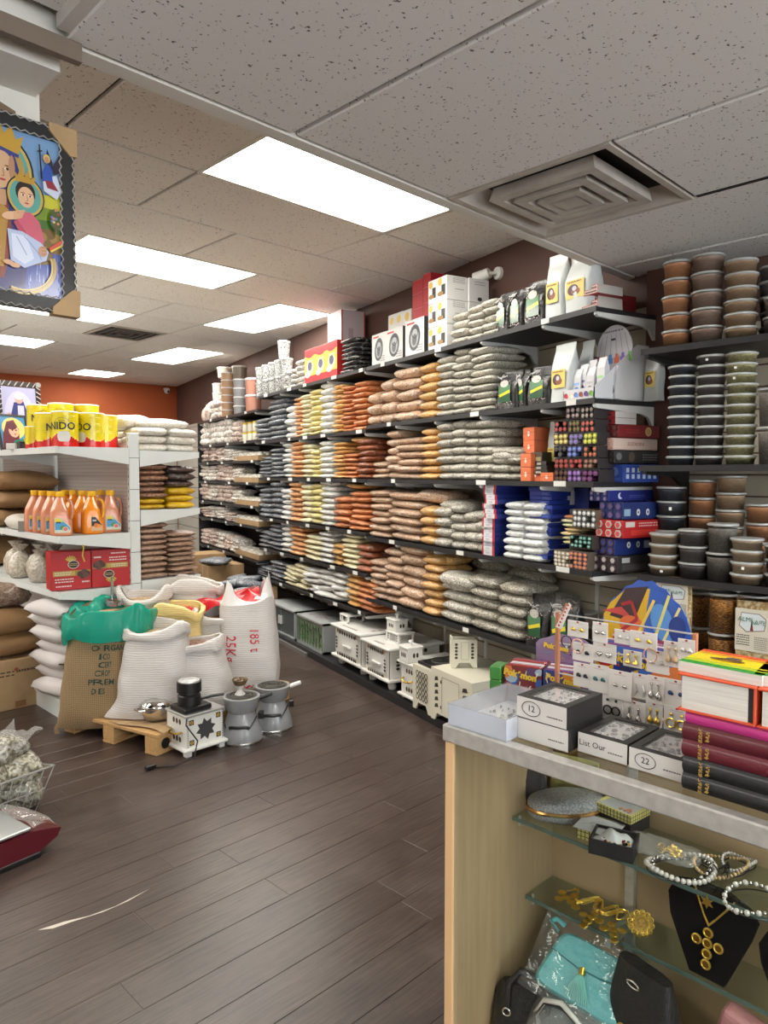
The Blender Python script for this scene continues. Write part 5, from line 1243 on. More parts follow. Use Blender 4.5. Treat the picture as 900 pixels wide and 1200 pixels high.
for k,(x,y)in enumerate(((1.86,4.82),(2.02,4.80),(1.80,5.02))):
 c=thing('carton','low yellow carton under the raised back tins, %s of three'%['left','right','rear'][k],'carton',(x,y,zt),0,'low yellow cartons');MB((206,190,60)).rbox(-.075,.075,-.08,.08,0,.075,.002,1).build('carton_body',mt_print,c)
 tin(['yellow milk powder tin raised in the back row, left','yellow milk powder tin raised in the back row, nearest the post','yellow milk powder tin raised at the rear of the tins'][k],x,y,zt+.077,[-.5,-1.2,0][k])
mt_paint=VC('glossy_icon_print',.25,.5)
def frame_thing(label,loc,rz,w,h,tilt,framecol,art,name='framed_icon',fw=.03,corner=None):
 t=thing(name,label,'framed picture',loc,(tilt,0,rz))
 mb=MB(framecol);mb.box(-w/2,w/2,0,.012,0,fw).box(-w/2,w/2,0,.012,h-fw,h).box(-w/2,-w/2+fw,0,.012,fw,h-fw).box(w/2-fw,w/2,0,.012,fw,h-fw);mb.build('frame',mt_gloss,t)
 MB((90,70,50)).box(-w/2+.005,w/2-.005,.007,.014,.005,h-.005).build('backing',mt_print,t)
 A=ART((0,.0065,0),(1,0,0),(0,0,1));art(A,w,h);A.build('print',mt_paint,t)
 return t
def art_white_lady(A,w,h):
 A.rect(-w*.4,h*.08,w*.4,h*.92,(176,176,214));A.ell(0,h*.45,w*.36,h*.42,(196,196,226));A.poly([(-w*.2,h*.1),(w*.24,h*.1),(w*.2,h*.5),(w*.1,h*.72),(-w*.12,h*.7),(-w*.24,h*.45)],(52,62,120));A.poly([(-w*.06,h*.1),(w*.1,h*.1),(w*.1,h*.66),(-w*.04,h*.66)],(196,196,220))
 A.ell(0,h*.76,w*.1,h*.075,(206,160,150));A.ell(0,h*.79,w*.11,h*.05,(214,206,216));A.ell(-w*.24,h*.52,w*.05,h*.03,(206,160,150))
t=frame_thing('framed picture of a robed figure with white stitched border, leaning on the shelf',(1.90,5.63,zt),.12,.32,.52,-.12,(40,32,30),art_white_lady,fw=.034)
mb=MB((206,200,196))
for i in range(13):
 z=.05+.035*i
 for sx in(-1,1):mb.tube([(sx*.16,-.003,z),(sx*.128,-.003,z+.02)],.0035,5)
for i in range(6):
 x=-.12+.045*i;mb.tube([(x,-.003,.485),(x+.025,-.003,.52)],.0035,5)
o=mb.build('stitching',mt_print,t);o['kind']='stuff'
for sx in(-1,1):MB((150,146,142)).cyl((sx*.145,-.004,.505),(sx*.145,-.012,.505),.02,.02,12).build('corner_boss',mt_print,t)
def art_veil(A,w,h):
 A.rect(-w*.44,h*.05,w*.44,h*.95,(60,130,176));A.ell(.02*w,h*.62,w*.38,h*.3,(214,190,110));A.poly([(-w*.42,h*.05),(w*.12,h*.05),(w*.2,h*.6),(w*.06,h*.86),(-w*.18,h*.8),(-w*.36,h*.45)],(96,40,50));A.poly([(-w*.2,h*.05),(w*.42,h*.05),(w*.3,h*.34),(w*.0,h*.3)],(46,106,96));A.ell(w*.02,h*.55,w*.17,h*.18,(206,160,136));A.ell(-.03*w,h*.68,w*.17,h*.1,(84,36,46))
 A.ell(-.03*w,h*.57,.03*w,.006,(60,40,40),8);A.ell(.09*w,h*.57,.03*w,.006,(60,40,40),8);A.ell(.04*w,h*.46,.04*w,.006,(170,90,86),8)
frame_thing('small framed picture of a veiled woman in red and green, tilted left',(1.765,5.35,zt),.25,.22,.26,-.25,(44,40,44),art_veil,fw=.014)
def art_gold(A,w,h):
 A.rect(-w*.42,h*.05,w*.42,h*.95,(30,28,28));A.ring(w*.05,h*.6,w*.25,h*.22,.012,(150,116,60));A.ring(w*.1,h*.35,w*.2,h*.16,.01,(130,100,50));A.ell(0,h*.6,w*.12,h*.1,(96,74,44))
frame_thing('dark framed picture with gold rings at the left edge',(1.60,5.56,zt+.23),.2,.26,.33,-.06,(26,24,26),art_gold,fw=.02)
bx=thing('box','dark display box under the gold ringed picture, at left edge','box',(1.60,5.57,zt),.2);MB((50,44,40)).rbox(-.12,.12,-.02,.16,0,.228,.003,1).build('box_body',mt_print,bx)
for k,(x,y,w,h,c)in enumerate(((1.70,5.03,.07,.05,(40,38,40)),(1.725,4.93,.05,.075,(150,176,214)),(1.785,4.99,.06,.085,(96,140,206)),(1.66,5.12,.06,.04,(206,204,200)))):
 t=thing('small_box',['small black box lying before the veiled picture','small pale blue box beside the tins','small bright blue box beside the tins','small white box at left edge of the top shelf'][k],'box',(x,y,zt),.3*k)
 MB(c).rbox(-w/2,w/2,-.03,.03,0,h,.002,1).build('box_body',mt_print,t);A=ART((0,-.03,0),(1,0,0),(0,0,1));A.rect(-w*.3,h*.2,w*.3,h*.75,tuple(min(255,int(v*1.25)+20)for v in c));A.build('label',mt_print,t)
def jug_parts(r=.066,h=.235):
 mb=MB();prof=[(0,.052),(.006,.062),(.02,.066),(.085,.066),(.11,.064),(.135,.060),(.165,.046),(.195,.030),(.21,.022),(.222,.021)]
 def fn(u,v):
  x=v*(len(prof)-1);i=min(len(prof)-2,int(x));f=x-i;z=prof[i][0]*(1-f)+prof[i+1][0]*f;rr=prof[i][1]*(1-f)+prof[i+1][1]*f
  a=2*pi*u;q=.55+.45*min(1,max(0,(z-.13)/.07));ca,sa=cos(a),sin(a)
  px_=(abs(ca)**q)*(1 if ca>0 else-1);py_=(abs(sa)**q)*(1 if sa>0 else-1)
  cut=1-.34*max(0,ca)**2*(1 if.085<z<.2 else 0)
  return(rr*px_*cut,rr*py_*.82,z)
 mb.grid(fn,28,27,cu=True);mb.lathe([(.021,.222),(1e-6,.222)],20)
 return mb
jb=jug_parts()
mt_jo=M('orange_juice_jug',(236,140,20),.22,coat=.5,noise=(5,(226,126,16),.4));mt_jp=M('guava_juice_jug',(212,140,106),.22,coat=.5,noise=(5,(202,128,96),.4))
JM={0:jb.mesh('jug_body',mt_jp,True,60),1:jb.mesh('jug_body',mt_jo,True,60)}
hm={k:MB().tube([(.036,0,.195),(.058,0,.185),(.066,0,.16),(.066,0,.12),(.06,0,.095),(.05,0,.085)],.0095,10).mesh('jug_handle',(mt_jp,M('yellow_plastic',(232,170,30),.3))[k],True,180)for k in(0,1)}
capm=MB().lathe([(.0245,.212),(.0255,.215),(.0255,.236),(.022,.24),(1e-6,.24)],22).mesh('jug_cap',M('yellow_cap',(238,184,24),.35),True,40)
def lab(kind):
 A=ART((0,-.0548,0),(1,0,0),(0,0,1),.0004)
 if kind==0:
  A.poly([(-.036,.018),(.052,.018),(.052,.05),(-.002,.098),(-.036,.098)],(206,206,170));A.poly([(-.033,.021),(.049,.021),(.049,.048),(-.004,.094),(-.033,.094)],(70,150,200));A.rect(-.033,.021,.049,.034,(190,200,190));A.poly([(-.033,.076),(.012,.076),(-.004,.094),(-.033,.094)],(226,206,40));A.rect(-.026,.07,.0,.078,(30,40,70));A.ell(.012,.045,.019,.013,(70,130,56));A.ell(.024,.038,.017,.013,(206,214,170));A.ell(.024,.038,.013,.010,(206,96,96))
 else:
  A.poly([(-.012,.018),(.054,.018),(.054,.05),(.012,.10),(-.012,.10)],(206,176,120));A.poly([(-.010,.045),(.052,.05),(.012,.096),(-.010,.096)],(34,30,34));A.rect(-.010,.020,.052,.045,(214,170,130));A.ell(.018,.05,.015,.012,(206,110,30));A.ell(.034,.046,.012,.01,(226,140,40));A.rect(-.004,.072,.018,.082,(190,186,180))
 return A.mb.mesh('jug_label',mt_print)
LBM={0:lab(0),1:lab(1)}
jx=[1.722,1.915,2.055];jk=[0,1,0];jname=['guava pink','orange','guava pink']
for c in range(3):
 for r_ in range(4):
  if c==2 and r_>1:continue
  y=4.50+.14*r_+(.05 if c==2 else 0)
  t=thing('juice_jug','%s juice jug with yellow cap, %s, %s column on the white shelf'%(jname[c],['front row','second row','third row','back row'][r_],['left','middle','right'][c]),'juice jug',(jx[c],y,LS[1]+.001),-.35+.05*c,'juice jugs with yellow caps')
  for nme,me in(('jug_body',JM[jk[c]]),('jug_handle',hm[1 if(c==0 and r_>0)else jk[c]]),('jug_cap',capm),('jug_label',LBM[jk[c]])):put(nme,me,t,(0,0,0),0,(1.0,1.0,1.12))
tray=MB((120,116,112)).box(-.06,.06,0,.004,0,.07)
tag(put('price_plate',tray.mesh('price_plate',mt_print),None,(1.668,4.92,LS[1]+.002),-.9),'grey plastic plate standing at the shelf edge beside the jugs','plate')
def art_dates(flip):
 def f(A,w,h):
  def R_(x0,y0,x1,y1,c):
   if flip:x0,y0,x1,y1=w-x1,h-y1,w-x0,h-y0
   A.rect(x0,y0,x1,y1,c)
  def E_(cx,cy,rx,ry,c,**k):
   if flip:cx,cy=w-cx,h-cy
   A.ell(cx,cy,rx,ry,c,**k)
  def S_(x0,y0,x1,y1,c,n,sd):
   if flip:x0,y0,x1,y1=w-x1,h-y1,w-x0,h-y0
   A.scribble(x0,y0,x1,y1,c,n,sd)
  R_(w*.06,h*.36,w*.98,h*.5,(150,120,50));R_(w*.06,h*.37,w*.6,h*.49,(180,150,70))
  for i in range(6):
   a=.5+i*.42;x=w*.5+.035*cos(a);y=h*.74+.035*sin(a)
   if flip:x,y=w-x,h-y
   x0,y0=(w*.5,h*.72)if not flip else(w*.5,h*.28)
   A.line([(x0,y0),(x,y)],.008,(190,170,60))
  E_(w*.56,h*.66,w*.14,h*.11,(206,196,176));E_(w*.56,h*.66,w*.125,h*.095,(50,30,24));S_(w*.46,h*.62,w*.66,h*.70,(190,170,120),2,4)
  for i,(x,y)in enumerate(((.72,.40),(.82,.46),(.9,.4),(.78,.34),(.86,.36))):E_(w*x,h*y,w*.075,h*.075,((70,40,34),(90,54,44),(60,34,30))[i%3])
  S_(w*.1,h*.38,w*.5,h*.48,(214,206,190),2,5);S_(w*.1,h*.18,w*.55,h*.32,(222,206,204),2,6);S_(w*.12,h*.06,w*.5,h*.14,(222,206,204),1,7);S_(w*.76,h*.14,w*.95,h*.24,(222,206,204),1,8)
 return f
for k in range(2):
 a=-.17;w=.232
 base_=Vector((1.645,4.475,LS[2]+.006))+Vector((cos(a),sin(a),0))*(.236*k)
 t=thing('date_carton',['red date carton printed with dates, left one with logo at top','red date carton printed upside down, right one against the post'][k],'carton',base_,a,'red date cartons')
 MB((172,18,26)).rbox(0,w,0,.14,0,.232,.002,1).build('carton',mt_print,t)
 A=ART((0,0,0),(1,0,0),(0,0,1));art_dates(k==1)(A,w,.232);A.build('front_print',mt_print,t)
mb=MB((196,176,60));mb.tube([(1.80,4.385,1.09),(1.805,4.375,1.05),(1.795,4.37,1.01),(1.81,4.375,.97)],.004,6)
tag(mb.build('ribbon',mt_print),'thin yellow ribbon hanging down over the left date carton','ribbon')
mt_kraft=M('kraft_paper',(150,116,78),.75,noise=(9,(130,98,64),.6),bump=(12,1.0))
mt_pbag=BAG('clear_rice_bag',(206,198,184),(176,164,146),60,film=.25,coat=.6)
def big_bag(name,label,x,y,z,w,l,h,mat,rz=0,seed=1,group=None,cat='sack',puff=.45):
 o=put(name,bag_mesh(mat,seed,w,l,h,14,puff,.03),None,(x,y,z),rz);return tag(o,label,cat,group)
kz=LS[1]
for k,(x,y,z,w,l,h,s)in enumerate(((1.86,5.75,kz+.002,.42,.62,.13,3),(1.88,5.72,kz+.13,.44,.62,.13,5),(1.87,5.70,kz+.26,.42,.6,.135,9),(1.87,6.5,kz+.002,.42,.62,.15,4),(1.87,6.5,kz+.15,.42,.62,.15,6))):
 big_bag('paper_sack','brown paper sack on the second gondola shelf, %s'%['bottom of the near pile','middle of the near pile','top of the near pile','bottom of the far pile','top of the far pile'][k],x,y,z,w,l,h,mt_kraft,0.02*k,s)
big_bag('flour_sack','whitish sack lying behind the juice jugs on the second shelf',1.80,5.22,kz+.002,.26,.3,.1,M('white_woven',(206,200,190),.7,bump=(90,.2)),.1,12)
big_bag('paper_sack','dark brown sack at the far end of the third gondola shelf',1.87,6.3,LS[2]+.002,.42,.6,.2,mt_kraft,0,13)
for k,(x,y,s)in enumerate(((1.76,4.95,1.0),(1.82,5.12,1.1),(1.74,5.28,1.05),(1.92,4.95,.9),(1.78,5.48,1.1),(1.95,5.2,1.0),(2.0,4.78,.85))):
 t=thing('tied_bag','clear tied bag of pale grain, %s from the front of the third gondola shelf'%od(k+1),'bag',(x,y,LS[2]+.001),.5*k,'clear tied bags of pale grain')
 mb=MB();r=random.Random(k);ph=r.uniform(0,6)
 prof=[(.02,0),(.06,.004),(.078,.05),(.076,.10),(.055,.145),(.022,.165),(.014,.175),(.03,.195),(.045,.215)]
 vs=[];fs=[];N=18
 for rr_,z in prof:
  for q in range(N):
   a=2*pi*q/N;f=1+(.06*sin(3*a+ph)+(.22*sin(7*a+ph)if z>.15 else.03*sin(8*a)));vs.append((rr_*s*f*cos(a),rr_*s*f*sin(a),z*s))
 for i in range(len(prof)-1):
  for q in range(N):fs.append((i*N+q,i*N+(q+1)%N,(i+1)*N+(q+1)%N,(i+1)*N+q))
 fs.append(tuple(reversed(range(N))));mb.add(vs,fs);mb.build('bag',mt_pbag,t,True,180)
t=thing('cardboard_box','large cardboard box on the floor at the left edge under brown paper sacks','cardboard box',(1.16,4.89,0),0)
w,dp,h=.665,.5,.32
MB().rbox(0,w,0,dp,0,h,.004,1).build('carton',mt_card,t)
A=ART((0,0,0),(1,0,0),(0,0,1));A.rect(0,h*.0,w,.002,(110,88,62));A.scribble(w*.62,h*.7,w*.82,h*.82,(70,54,40),1,3);A.scribble(w*.3,h*.66,w*.6,h*.80,(70,54,40),2,4);A.ell(w*.62,h*.80,.014,.012,(150,70,40));A.scribble(w*.82,h*.04,w*.98,h*.12,(70,54,40),1,5);A.rect(w*.34,h*.04,w*.42,h*.2,(90,72,54));A.rect(w*.6,h*.04,w*.7,h*.16,(140,96,60));A.build('front_print',mt_print,t)
text('NET',.03,M('stencil_ink',(80,62,46),.7),(w*.9,0,h*.86),(1,0,0),(0,0,1),t)
for k in range(2):
 big_bag('paper_sack','large brown paper sack on the floor carton, %s of two'%['lower','upper'][k],1.44,5.16,.325+.135*k,.62,.5,.16,mt_kraft,.05*k,31+k,None,'sack',.3)
big_bag('tied_grain_sack','clear plastic sack of brown grain lying on the paper sacks, left edge',1.55,5.25,.62,.36,.4,.15,BAG('brown_clear_sack',(150,126,108),(116,94,78),70,film=.2),.2,40)
mt_ws=M('white_piped_sack',(206,200,198),.65,bump=(60,.15))
pip=M('black_piping',(36,30,30),.6)
for k in range(7):
 z=.13+.082*k;x=1.83+(.03 if k%2 else-.01)-(.03 if k>4 else 0);y=4.62+.03*(k%3)
 t=thing('piped_sack','white sack with dark piped seam, %s in the pile behind the burlap sack'%lvl(k,7),'sack',(x,y,z),.25-.06*(k%3),'white sacks with dark piping')
 put('sack_body',bag_mesh(mt_ws,50+k,.36,.42,.10,10,.5,.02),t)
 pts=[(-.17+.34*i/8,-.195-.02*sin(pi*i/8),.045+.01*sin(i*1.3+k))for i in range(9)]
 MB().tube(pts,.004,6).build('piping',pip,t)
 MB().tube([(-.06+.07*cos(a),-.2-.012*sin(a),.05+.045*sin(a))for a in[i*pi/8 for i in range(9)]],.004,6).build('carry_loop',pip,t)
mt_rice=BAG('white_rice_bag',(226,222,212),(206,200,188),70,film=.2,coat=.5,jitter=.05)
mt_leg=BAG('brown_legume_bag',(166,120,92),(112,78,60),80,film=.12);mt_legd=BAG('dark_legume_bag',(86,62,56),(54,38,36),80,film=.12)
mt_yel=BAG('yellow_print_bag',(226,190,30),(206,160,24),18,film=.05);mt_bf=BAG('brown_flour_bag',(176,144,122),(150,120,100),40,film=.1)
rg=random.Random(17)
def gstack(name,desc,mats,x,z0,n,h,w,where,seed,y=4.56,l=.30,group=None):
 ms={}
 for i in range(n):
  m=mats[min(i,len(mats)-1)]
  if m.name not in ms:ms[m.name]=bag_mesh(m,seed+len(ms),.2,.3,.05,10,.45,.02)
  o=put(name,ms[m.name],None,(x+rg.uniform(-.008,.008),y+rg.uniform(-.01,.015),z0+h*i+.001),rg.uniform(-.06,.06),(w/.2,l/.3,h/.05*1.12))
  tag(o,'%s, %s, %s'%(desc[min(i,len(desc)-1)],lvl(i,n),where),'bag',group)
R0,R1,R2=RS
gstack('rice_bag',['white rice bag'],[mt_rice],2.30,R0,3,.052,.21,'left pile at the end of the top gondola shelf',70);gstack('rice_bag',['white rice bag'],[mt_rice],2.51,R0,3,.052,.21,'right pile at the end of the top gondola shelf',72)
big_bag('rice_bag','large white rice bag lying crosswise on top of the rice piles',2.42,4.60,R0+.155,.36,.3,.07,mt_rice,-.1,74,None,'bag');big_bag('rice_bag','white rice bag lying on top nearest the gondola post',2.27,4.72,R0+.16,.24,.3,.09,mt_rice,.1,75,None,'bag')
gstack('legume_bag',['yellow printed legume bag']*2+['brown legume bag'],[mt_yel,mt_yel,mt_leg],2.29,R1,9,.0375,.2,'left pile at the end of the middle gondola shelf',80)
gstack('legume_bag',['yellow printed legume bag']*3+['dark legume bag'],[mt_yel,mt_yel,mt_yel,mt_legd],2.50,R1,6,.0475,.21,'right pile at the end of the middle gondola shelf',84)
gstack('flour_bag',['brown flour bag'],[mt_bf],2.29,R2,10,.037,.2,'left pile at the end of the lowest gondola shelf',88);gstack('flour_bag',['brown flour bag'],[mt_bf],2.50,R2,9,.033,.21,'right pile at the end of the lowest gondola shelf',90)
for k in range(4):big_bag('kraft_flour_bag','brown paper flour bag, %s, behind the end piles of the lowest shelf'%lvl(k,4),2.44,5.0,R2+.09*k+.002,.3,.34,.095,mt_kraft,.1*k,95+k,'brown paper flour bags','bag')
for k in range(5):big_bag('white_flour_bag','white flour bag, %s, in the pile further back on the lowest gondola shelf'%lvl(k,5),2.46,5.42,R2+.06*k+.002,.28,.3,.065,mt_rice,.1*k,101+k,'white flour bags','bag')
for k in range(4):big_bag('rice_bag','white rice bag, %s, in the pile further back on the top gondola shelf'%lvl(k,4),2.42,5.05,R0+.052*k+.001,.3,.34,.058,mt_rice,.1*k,110+k,'white rice bags further back','bag')
t=thing('security_camera','small white dome camera on the orange wall near the far corner','camera',atY(193,457,10.66),.1)
MB().lathe([(.05,0),(.05,.02),(.045,.025)],16,0,-.05,.0).build('mount',mtw,t,True);MB().ball((0,-.06,-.02),.045,14,8).build('dome',mtw,t,True);MB().ball((0,-.09,-.03),.022,10,6).build('lens',mt_black,t,True)
# ================================================================== floor group: pallet, sacks, stoves, basket, scale
PZ=radians(14.9)
mt_pal=M('pallet_pine',(196,156,104),.75,noise=(11,(164,124,78),.7),stretch=(1,8,8),bump=(30,.2))
pal=thing('pallet','wooden pallet on the floor under the grain sacks','pallet',(1.82,3.53,0),PZ)
PW,PD=1.15,.76
for k in range(3):
 y=[0,PD/2-.045,PD-.09][k]
 for j in range(3):
  x=[0,PW/2-.06,PW-.12][j]
  MB().rbox(x,x+.12,y,y+.09,.018,.095,.003,1).build('block',mt_pal,pal)
 MB().rbox(0,PW,y,y+.09,.0,.018,.002,1).build('bottom_board',mt_pal,pal)
for k in range(6):
 x=k*(PW-.11)/5
 MB().rbox(x,x+.11,-.005,PD+.005,.096,.116,.003,1).build('top_board',mt_pal,pal)
MB((30,26,22)).lathe([(.03,0),(1e-6,.0)],14,0,0,0).build('knot',mt_print,pal).matrix_local=Matrix.Translation((.06,-.0056,.055))@Matrix.Rotation(pi/2,4,'X')
t=thing('cardboard_sheet','flat cardboard sheet lying on the front of the pallet','cardboard',(1.82,3.53,.1175),PZ)
mb=MB()
mb.grid(lambda u,v:(.02+.5*u+.02*sin(6*v),-.03+.42*v+.015*sin(5*u),.006+.003*sin(9*u+4*v)),10,8);mb.build('sheet',mt_card,t,True)
def woven(name,col,col2,freq=150,bumps=.35):
 m,nt,b=nm(name)
 tc=nd(nt,'ShaderNodeTexCoord');wv=nd(nt,'ShaderNodeTexWave');wv.bands_direction='Z';wv.inputs['Scale'].default_value=freq/6.0;wv.inputs['Distortion'].default_value=2.5;wv.inputs['Detail'].default_value=1
 lk(nt,tc.outputs['Object'],wv.inputs['Vector'])
 nz=nd(nt,'ShaderNodeTexNoise');nz.inputs['Scale'].default_value=9;nz.inputs['Detail'].default_value=6;lk(nt,tc.outputs['Object'],nz.inputs['Vector'])
 mx=nd(nt,'ShaderNodeMixRGB');mx.inputs[1].default_value=lin(col);mx.inputs[2].default_value=lin(col2)
 ml=nd(nt,'ShaderNodeMath',operation='MULTIPLY');lk(nt,wv.outputs['Fac'],ml.inputs[0]);lk(nt,nz.outputs['Fac'],ml.inputs[1]);lk(nt,ml.outputs[0],mx.inputs[0]);lk(nt,mx.outputs[0],b.inputs['Base Color'])
 bp=nd(nt,'ShaderNodeBump');bp.inputs['Strength'].default_value=bumps;bp.inputs['Distance'].default_value=.004;lk(nt,wv.outputs['Fac'],bp.inputs['Height'])
 b2=nd(nt,'ShaderNodeBump');b2.inputs['Strength'].default_value=.35;b2.inputs['Distance'].default_value=.02;lk(nt,nz.outputs['Fac'],b2.inputs['Height']);lk(nt,bp.outputs[0],b2.inputs['Normal']);lk(nt,b2.outputs[0],b.inputs['Normal'])
 b.inputs['Roughness'].default_value=.55
 MATS[name]=m;return m
mt_wsack=woven('white_woven_sack',(216,212,208),(186,178,174));mt_ysack=woven('yellow_woven_sack',(232,208,140),(206,176,104))
mt_burl,nt,b=nm('burlap')
tc=nd(nt,'ShaderNodeTexCoord');ck=nd(nt,'ShaderNodeTexWave');ck.bands_direction='Z';ck.inputs['Scale'].default_value=40;ck.inputs['Distortion'].default_value=3;lk(nt,tc.outputs['Object'],ck.inputs['Vector'])
c2=nd(nt,'ShaderNodeTexWave');c2.bands_direction='X';c2.inputs['Scale'].default_value=40;c2.inputs['Distortion'].default_value=3;lk(nt,tc.outputs['Object'],c2.inputs['Vector'])
mm=nd(nt,'ShaderNodeMath',operation='MULTIPLY');lk(nt,ck.outputs['Fac'],mm.inputs[0]);lk(nt,c2.outputs['Fac'],mm.inputs[1])
mx=nd(nt,'ShaderNodeMixRGB');mx.inputs[1].default_value=lin((128,104,74));mx.inputs[2].default_value=lin((186,160,120));lk(nt,mm.outputs[0],mx.inputs[0]);lk(nt,mx.outputs[0],b.inputs['Base Color']);b.inputs['Roughness'].default_value=.9
bp=nd(nt,'ShaderNodeBump');bp.inputs['Strength'].default_value=.5;bp.inputs['Distance'].default_value=.004;lk(nt,mm.outputs[0],bp.inputs['Height']);lk(nt,bp.outputs[0],b.inputs['Normal'])
def sack(label,loc,w,d,h,mat,seed,lean=(0,0),rz=0,top=(.85,.9),flare=1.06,ears=0.0,fill=None,filllevel=.86,rim=True,rimmat=None,name='grain_sack',topz=None,rimroll=.045,cat='sack',ear_k=0):
 """open sack: bulging body with a rolled-down mouth and the goods inside"""
 r=random.Random(seed);ph=[r.uniform(0,6.28)for _ in range(8)]
 t=thing(name,label,cat,loc,rz,None)
 N,Rw=36,20
 def P(a,v,infl=0.0):
  ca,sa=cos(a),sin(a);q=.62
  ex_,ey_=(abs(ca)**q)*(1 if ca>0 else-1),(abs(sa)**q)*(1 if sa>0 else-1)
  if v<.12:s_=flare*(.84+.16*sqrt(v/.12))
  elif v<.62:s_=flare+.03*sin((v-.12)/.5*pi)
  else:f=(v-.62)/.38;s_=flare*(1-f)+(1 if False else 1)*f
  tx=1+(top[0]-1)*max(0,v-.35)/.65;ty=1+(top[1]-1)*max(0,v-.35)/.65
  wr=.012*sin(7*a+ph[0]+5*v)+.010*sin(13*a+ph[1]-7*v)*v+.012*sin(9*v*2+ph[2]+2*a)
  sag=1+wr
  x=ex_*(w/2*s_*tx*sag+infl);y=ey_*(d/2*s_*ty*sag+infl)
  e=max(0,1-v/.22)
  if ears:x+=ears*e*e*(-1 if ca<0 else.55)*max(0,abs(ca)-.55)*2.2;y+=-ears*.4*e*e*max(0,abs(ca)-.6)
  zz=h*v
  if v>.8:zz+=(v-.8)/.2*h*(.05*sin(2*a+ph[3])+.025*sin(3*a+ph[4]))
  if v<.02:zz=0
  return Vector((x+lean[0]*v,y+lean[1]*v,max(zz,0)))
 mb=MB();mb.grid(lambda u,v:tuple(P(2*pi*u,v)),N,Rw,cu=True)
 mb.add([tuple(P(2*pi*k/N,0))for k in range(N)],[tuple(reversed(range(N)))])
 mb.build('sack_body',mat,t,True,180)
 if rim:
  prof=[(0.0,1.0),(.010,1.012),(.020,.995),(.022,.965),(.020,1-rimroll/h*1.0),(.014,1-rimroll/h*1.25)]
  mb=MB()
  def RP(u,v):
   x=v*(len(prof)-1);i=min(len(prof)-2,int(x));f=x-i
   inf=prof[i][0]*(1-f)+prof[i+1][0]*f;vv=prof[i][1]*(1-f)+prof[i+1][1]*f
   a=2*pi*u;inf*=1+.25*sin(5*a+ph[5])+.2*sin(11*a+ph[6])
   p=P(a,min(vv,1.0),inf);p.z+=(vv-1)*h if vv>1 else 0
   if vv<.99:p.z+=.012*sin(4*a+ph[7])
   return tuple(p)
  mb.grid(RP,N,10,cu=True);mb.build('rolled_rim',rimmat or mat,t,True,180)
  mb=MB();mb.grid(lambda u,v:tuple(P(2*pi*u,1-v*(1-filllevel+.02),-.008-.01*v)),N,4,cu=True);mb.build('lining',rimmat or mat,t,True,180)
 if fill:
  mb=MB();c=sum((P(2*pi*k/N,filllevel)for k in range(N)),Vector())/N
  mb.grid(lambda u,v:tuple(c+(P(2*pi*u,filllevel,-.006)-c)*(1-v)*1.0+Vector((0,0,.03*v)))if v<1 else tuple(c+Vector((0,0,.03))),N,5,cu=True)
  mb.build('contents',fill,t,True,180)
 return t,P
def onto(t,P,txt,size,mat,a0,v0,h,tilt=0,**kw):
 """stencilled lettering laid on a sack's side"""
 me=text_mesh(txt,size,mat,'LEFT',**kw).copy()
 bm=bmesh.new();bm.from_mesh(me);bmesh.ops.subdivide_edges(bm,edges=[e for e in bm.edges if e.calc_length()>size*.3],cuts=1);bm.to_mesh(me);bm.free()
 W=(P(a0+.05,v0)-P(a0,v0)).length/.05
 for q in me.vertices:
  x,y=q.co.x*cos(tilt)-q.co.y*sin(tilt),q.co.x*sin(tilt)+q.co.y*cos(tilt)
  q.co=P(a0+x/W,v0+y/h,.0035)
 me.update();return put('stencil',me,t)
mt_stencil=M('green_black_stencil',(34,62,54),.8);mt_redpen=M('red_marker',(196,40,60),.7)
mt_bean=BAG('roasted_beans',(140,96,70),(84,54,38),120,film=0,wr=.3,coat=0,jitter=0);mt_husk=BAG('pale_husks',(206,178,140),(160,128,92),120,film=0,wr=.3,coat=0,jitter=0)
t,P=sack('burlap sack with green plastic liner and stencilled letters, metal scoop on top',(1.80,4.16,.05),.43,.36,.655,mt_burl,3,lean=(.06,.04),rz=-.62,top=(1.0,1.0),flare=1.02,ears=.05,rim=False,fill=mt_husk,filllevel=.93)
for k,(s_,a0,v0)in enumerate((('OJEDU',-1.15,.835),('CIMU ED 2',-1.62,.775),('ORGAN',-1.62,.705),('ICO',-1.52,.63),('CERT',-1.52,.56),('CROP',-1.54,.49),('PREM',-1.62,.415),('DES',-1.56,.335))):
 onto(t,P,s_,.046,mt_stencil,a0-.06,v0,.655,.0,bold=.0006)
mb=MB();q_=P(-2.75,.02)
for k in range(5):mb.tube([q_+Vector((.004*k,0,.01)),q_+Vector((-.012+.004*k,-.01,-.015)),q_+Vector((-.004+.006*k,-.016,-.045))],.0022,5)
mb.build('frayed_corner',mt_burl,t)['kind']='stuff'
mt_gpl=CLEAR('green_plastic_film',(90,210,190),.12,.72,(36,176,150),bump=(38,.8))
r=random.Random(5)
def gfun(u,v):
 a=2*pi*u;prof=[(.93,-.10,.80),(.955,-.03,.0),(1.02,.015,0),(1.035,.03,0),(1.0,.034,0),(.93,.036,0),(.86,.03,0),(.80,.022,0)]
 x=v*7;i=min(6,int(x));f=x-i
 vv=prof[i][0]*(1-f)+prof[i+1][0]*f;inf=prof[i][1]*(1-f)+prof[i+1][1]*f
 inf+=.008*sin(17*a+3*v)*min(1,v*2)+.006*sin(29*a-9*v)
 p=P(a,min(1,vv),inf);p.z+=(max(0,vv-1))*.655+.018*sin(3*a+1)*v+.012*sin(7*a+4*v)-(.03*v if True else 0)
 return tuple(p)
MB().grid(gfun,72,22,cu=True).build('plastic_liner',mt_gpl,t,True,180)
sc_t=thing('scoop','steel scoop stuck in the green lined burlap sack','scoop',(1.93,4.25,.69),(.5,.0,-.3))
mt_steel=M('steel',(190,192,192),.25,metal=1)
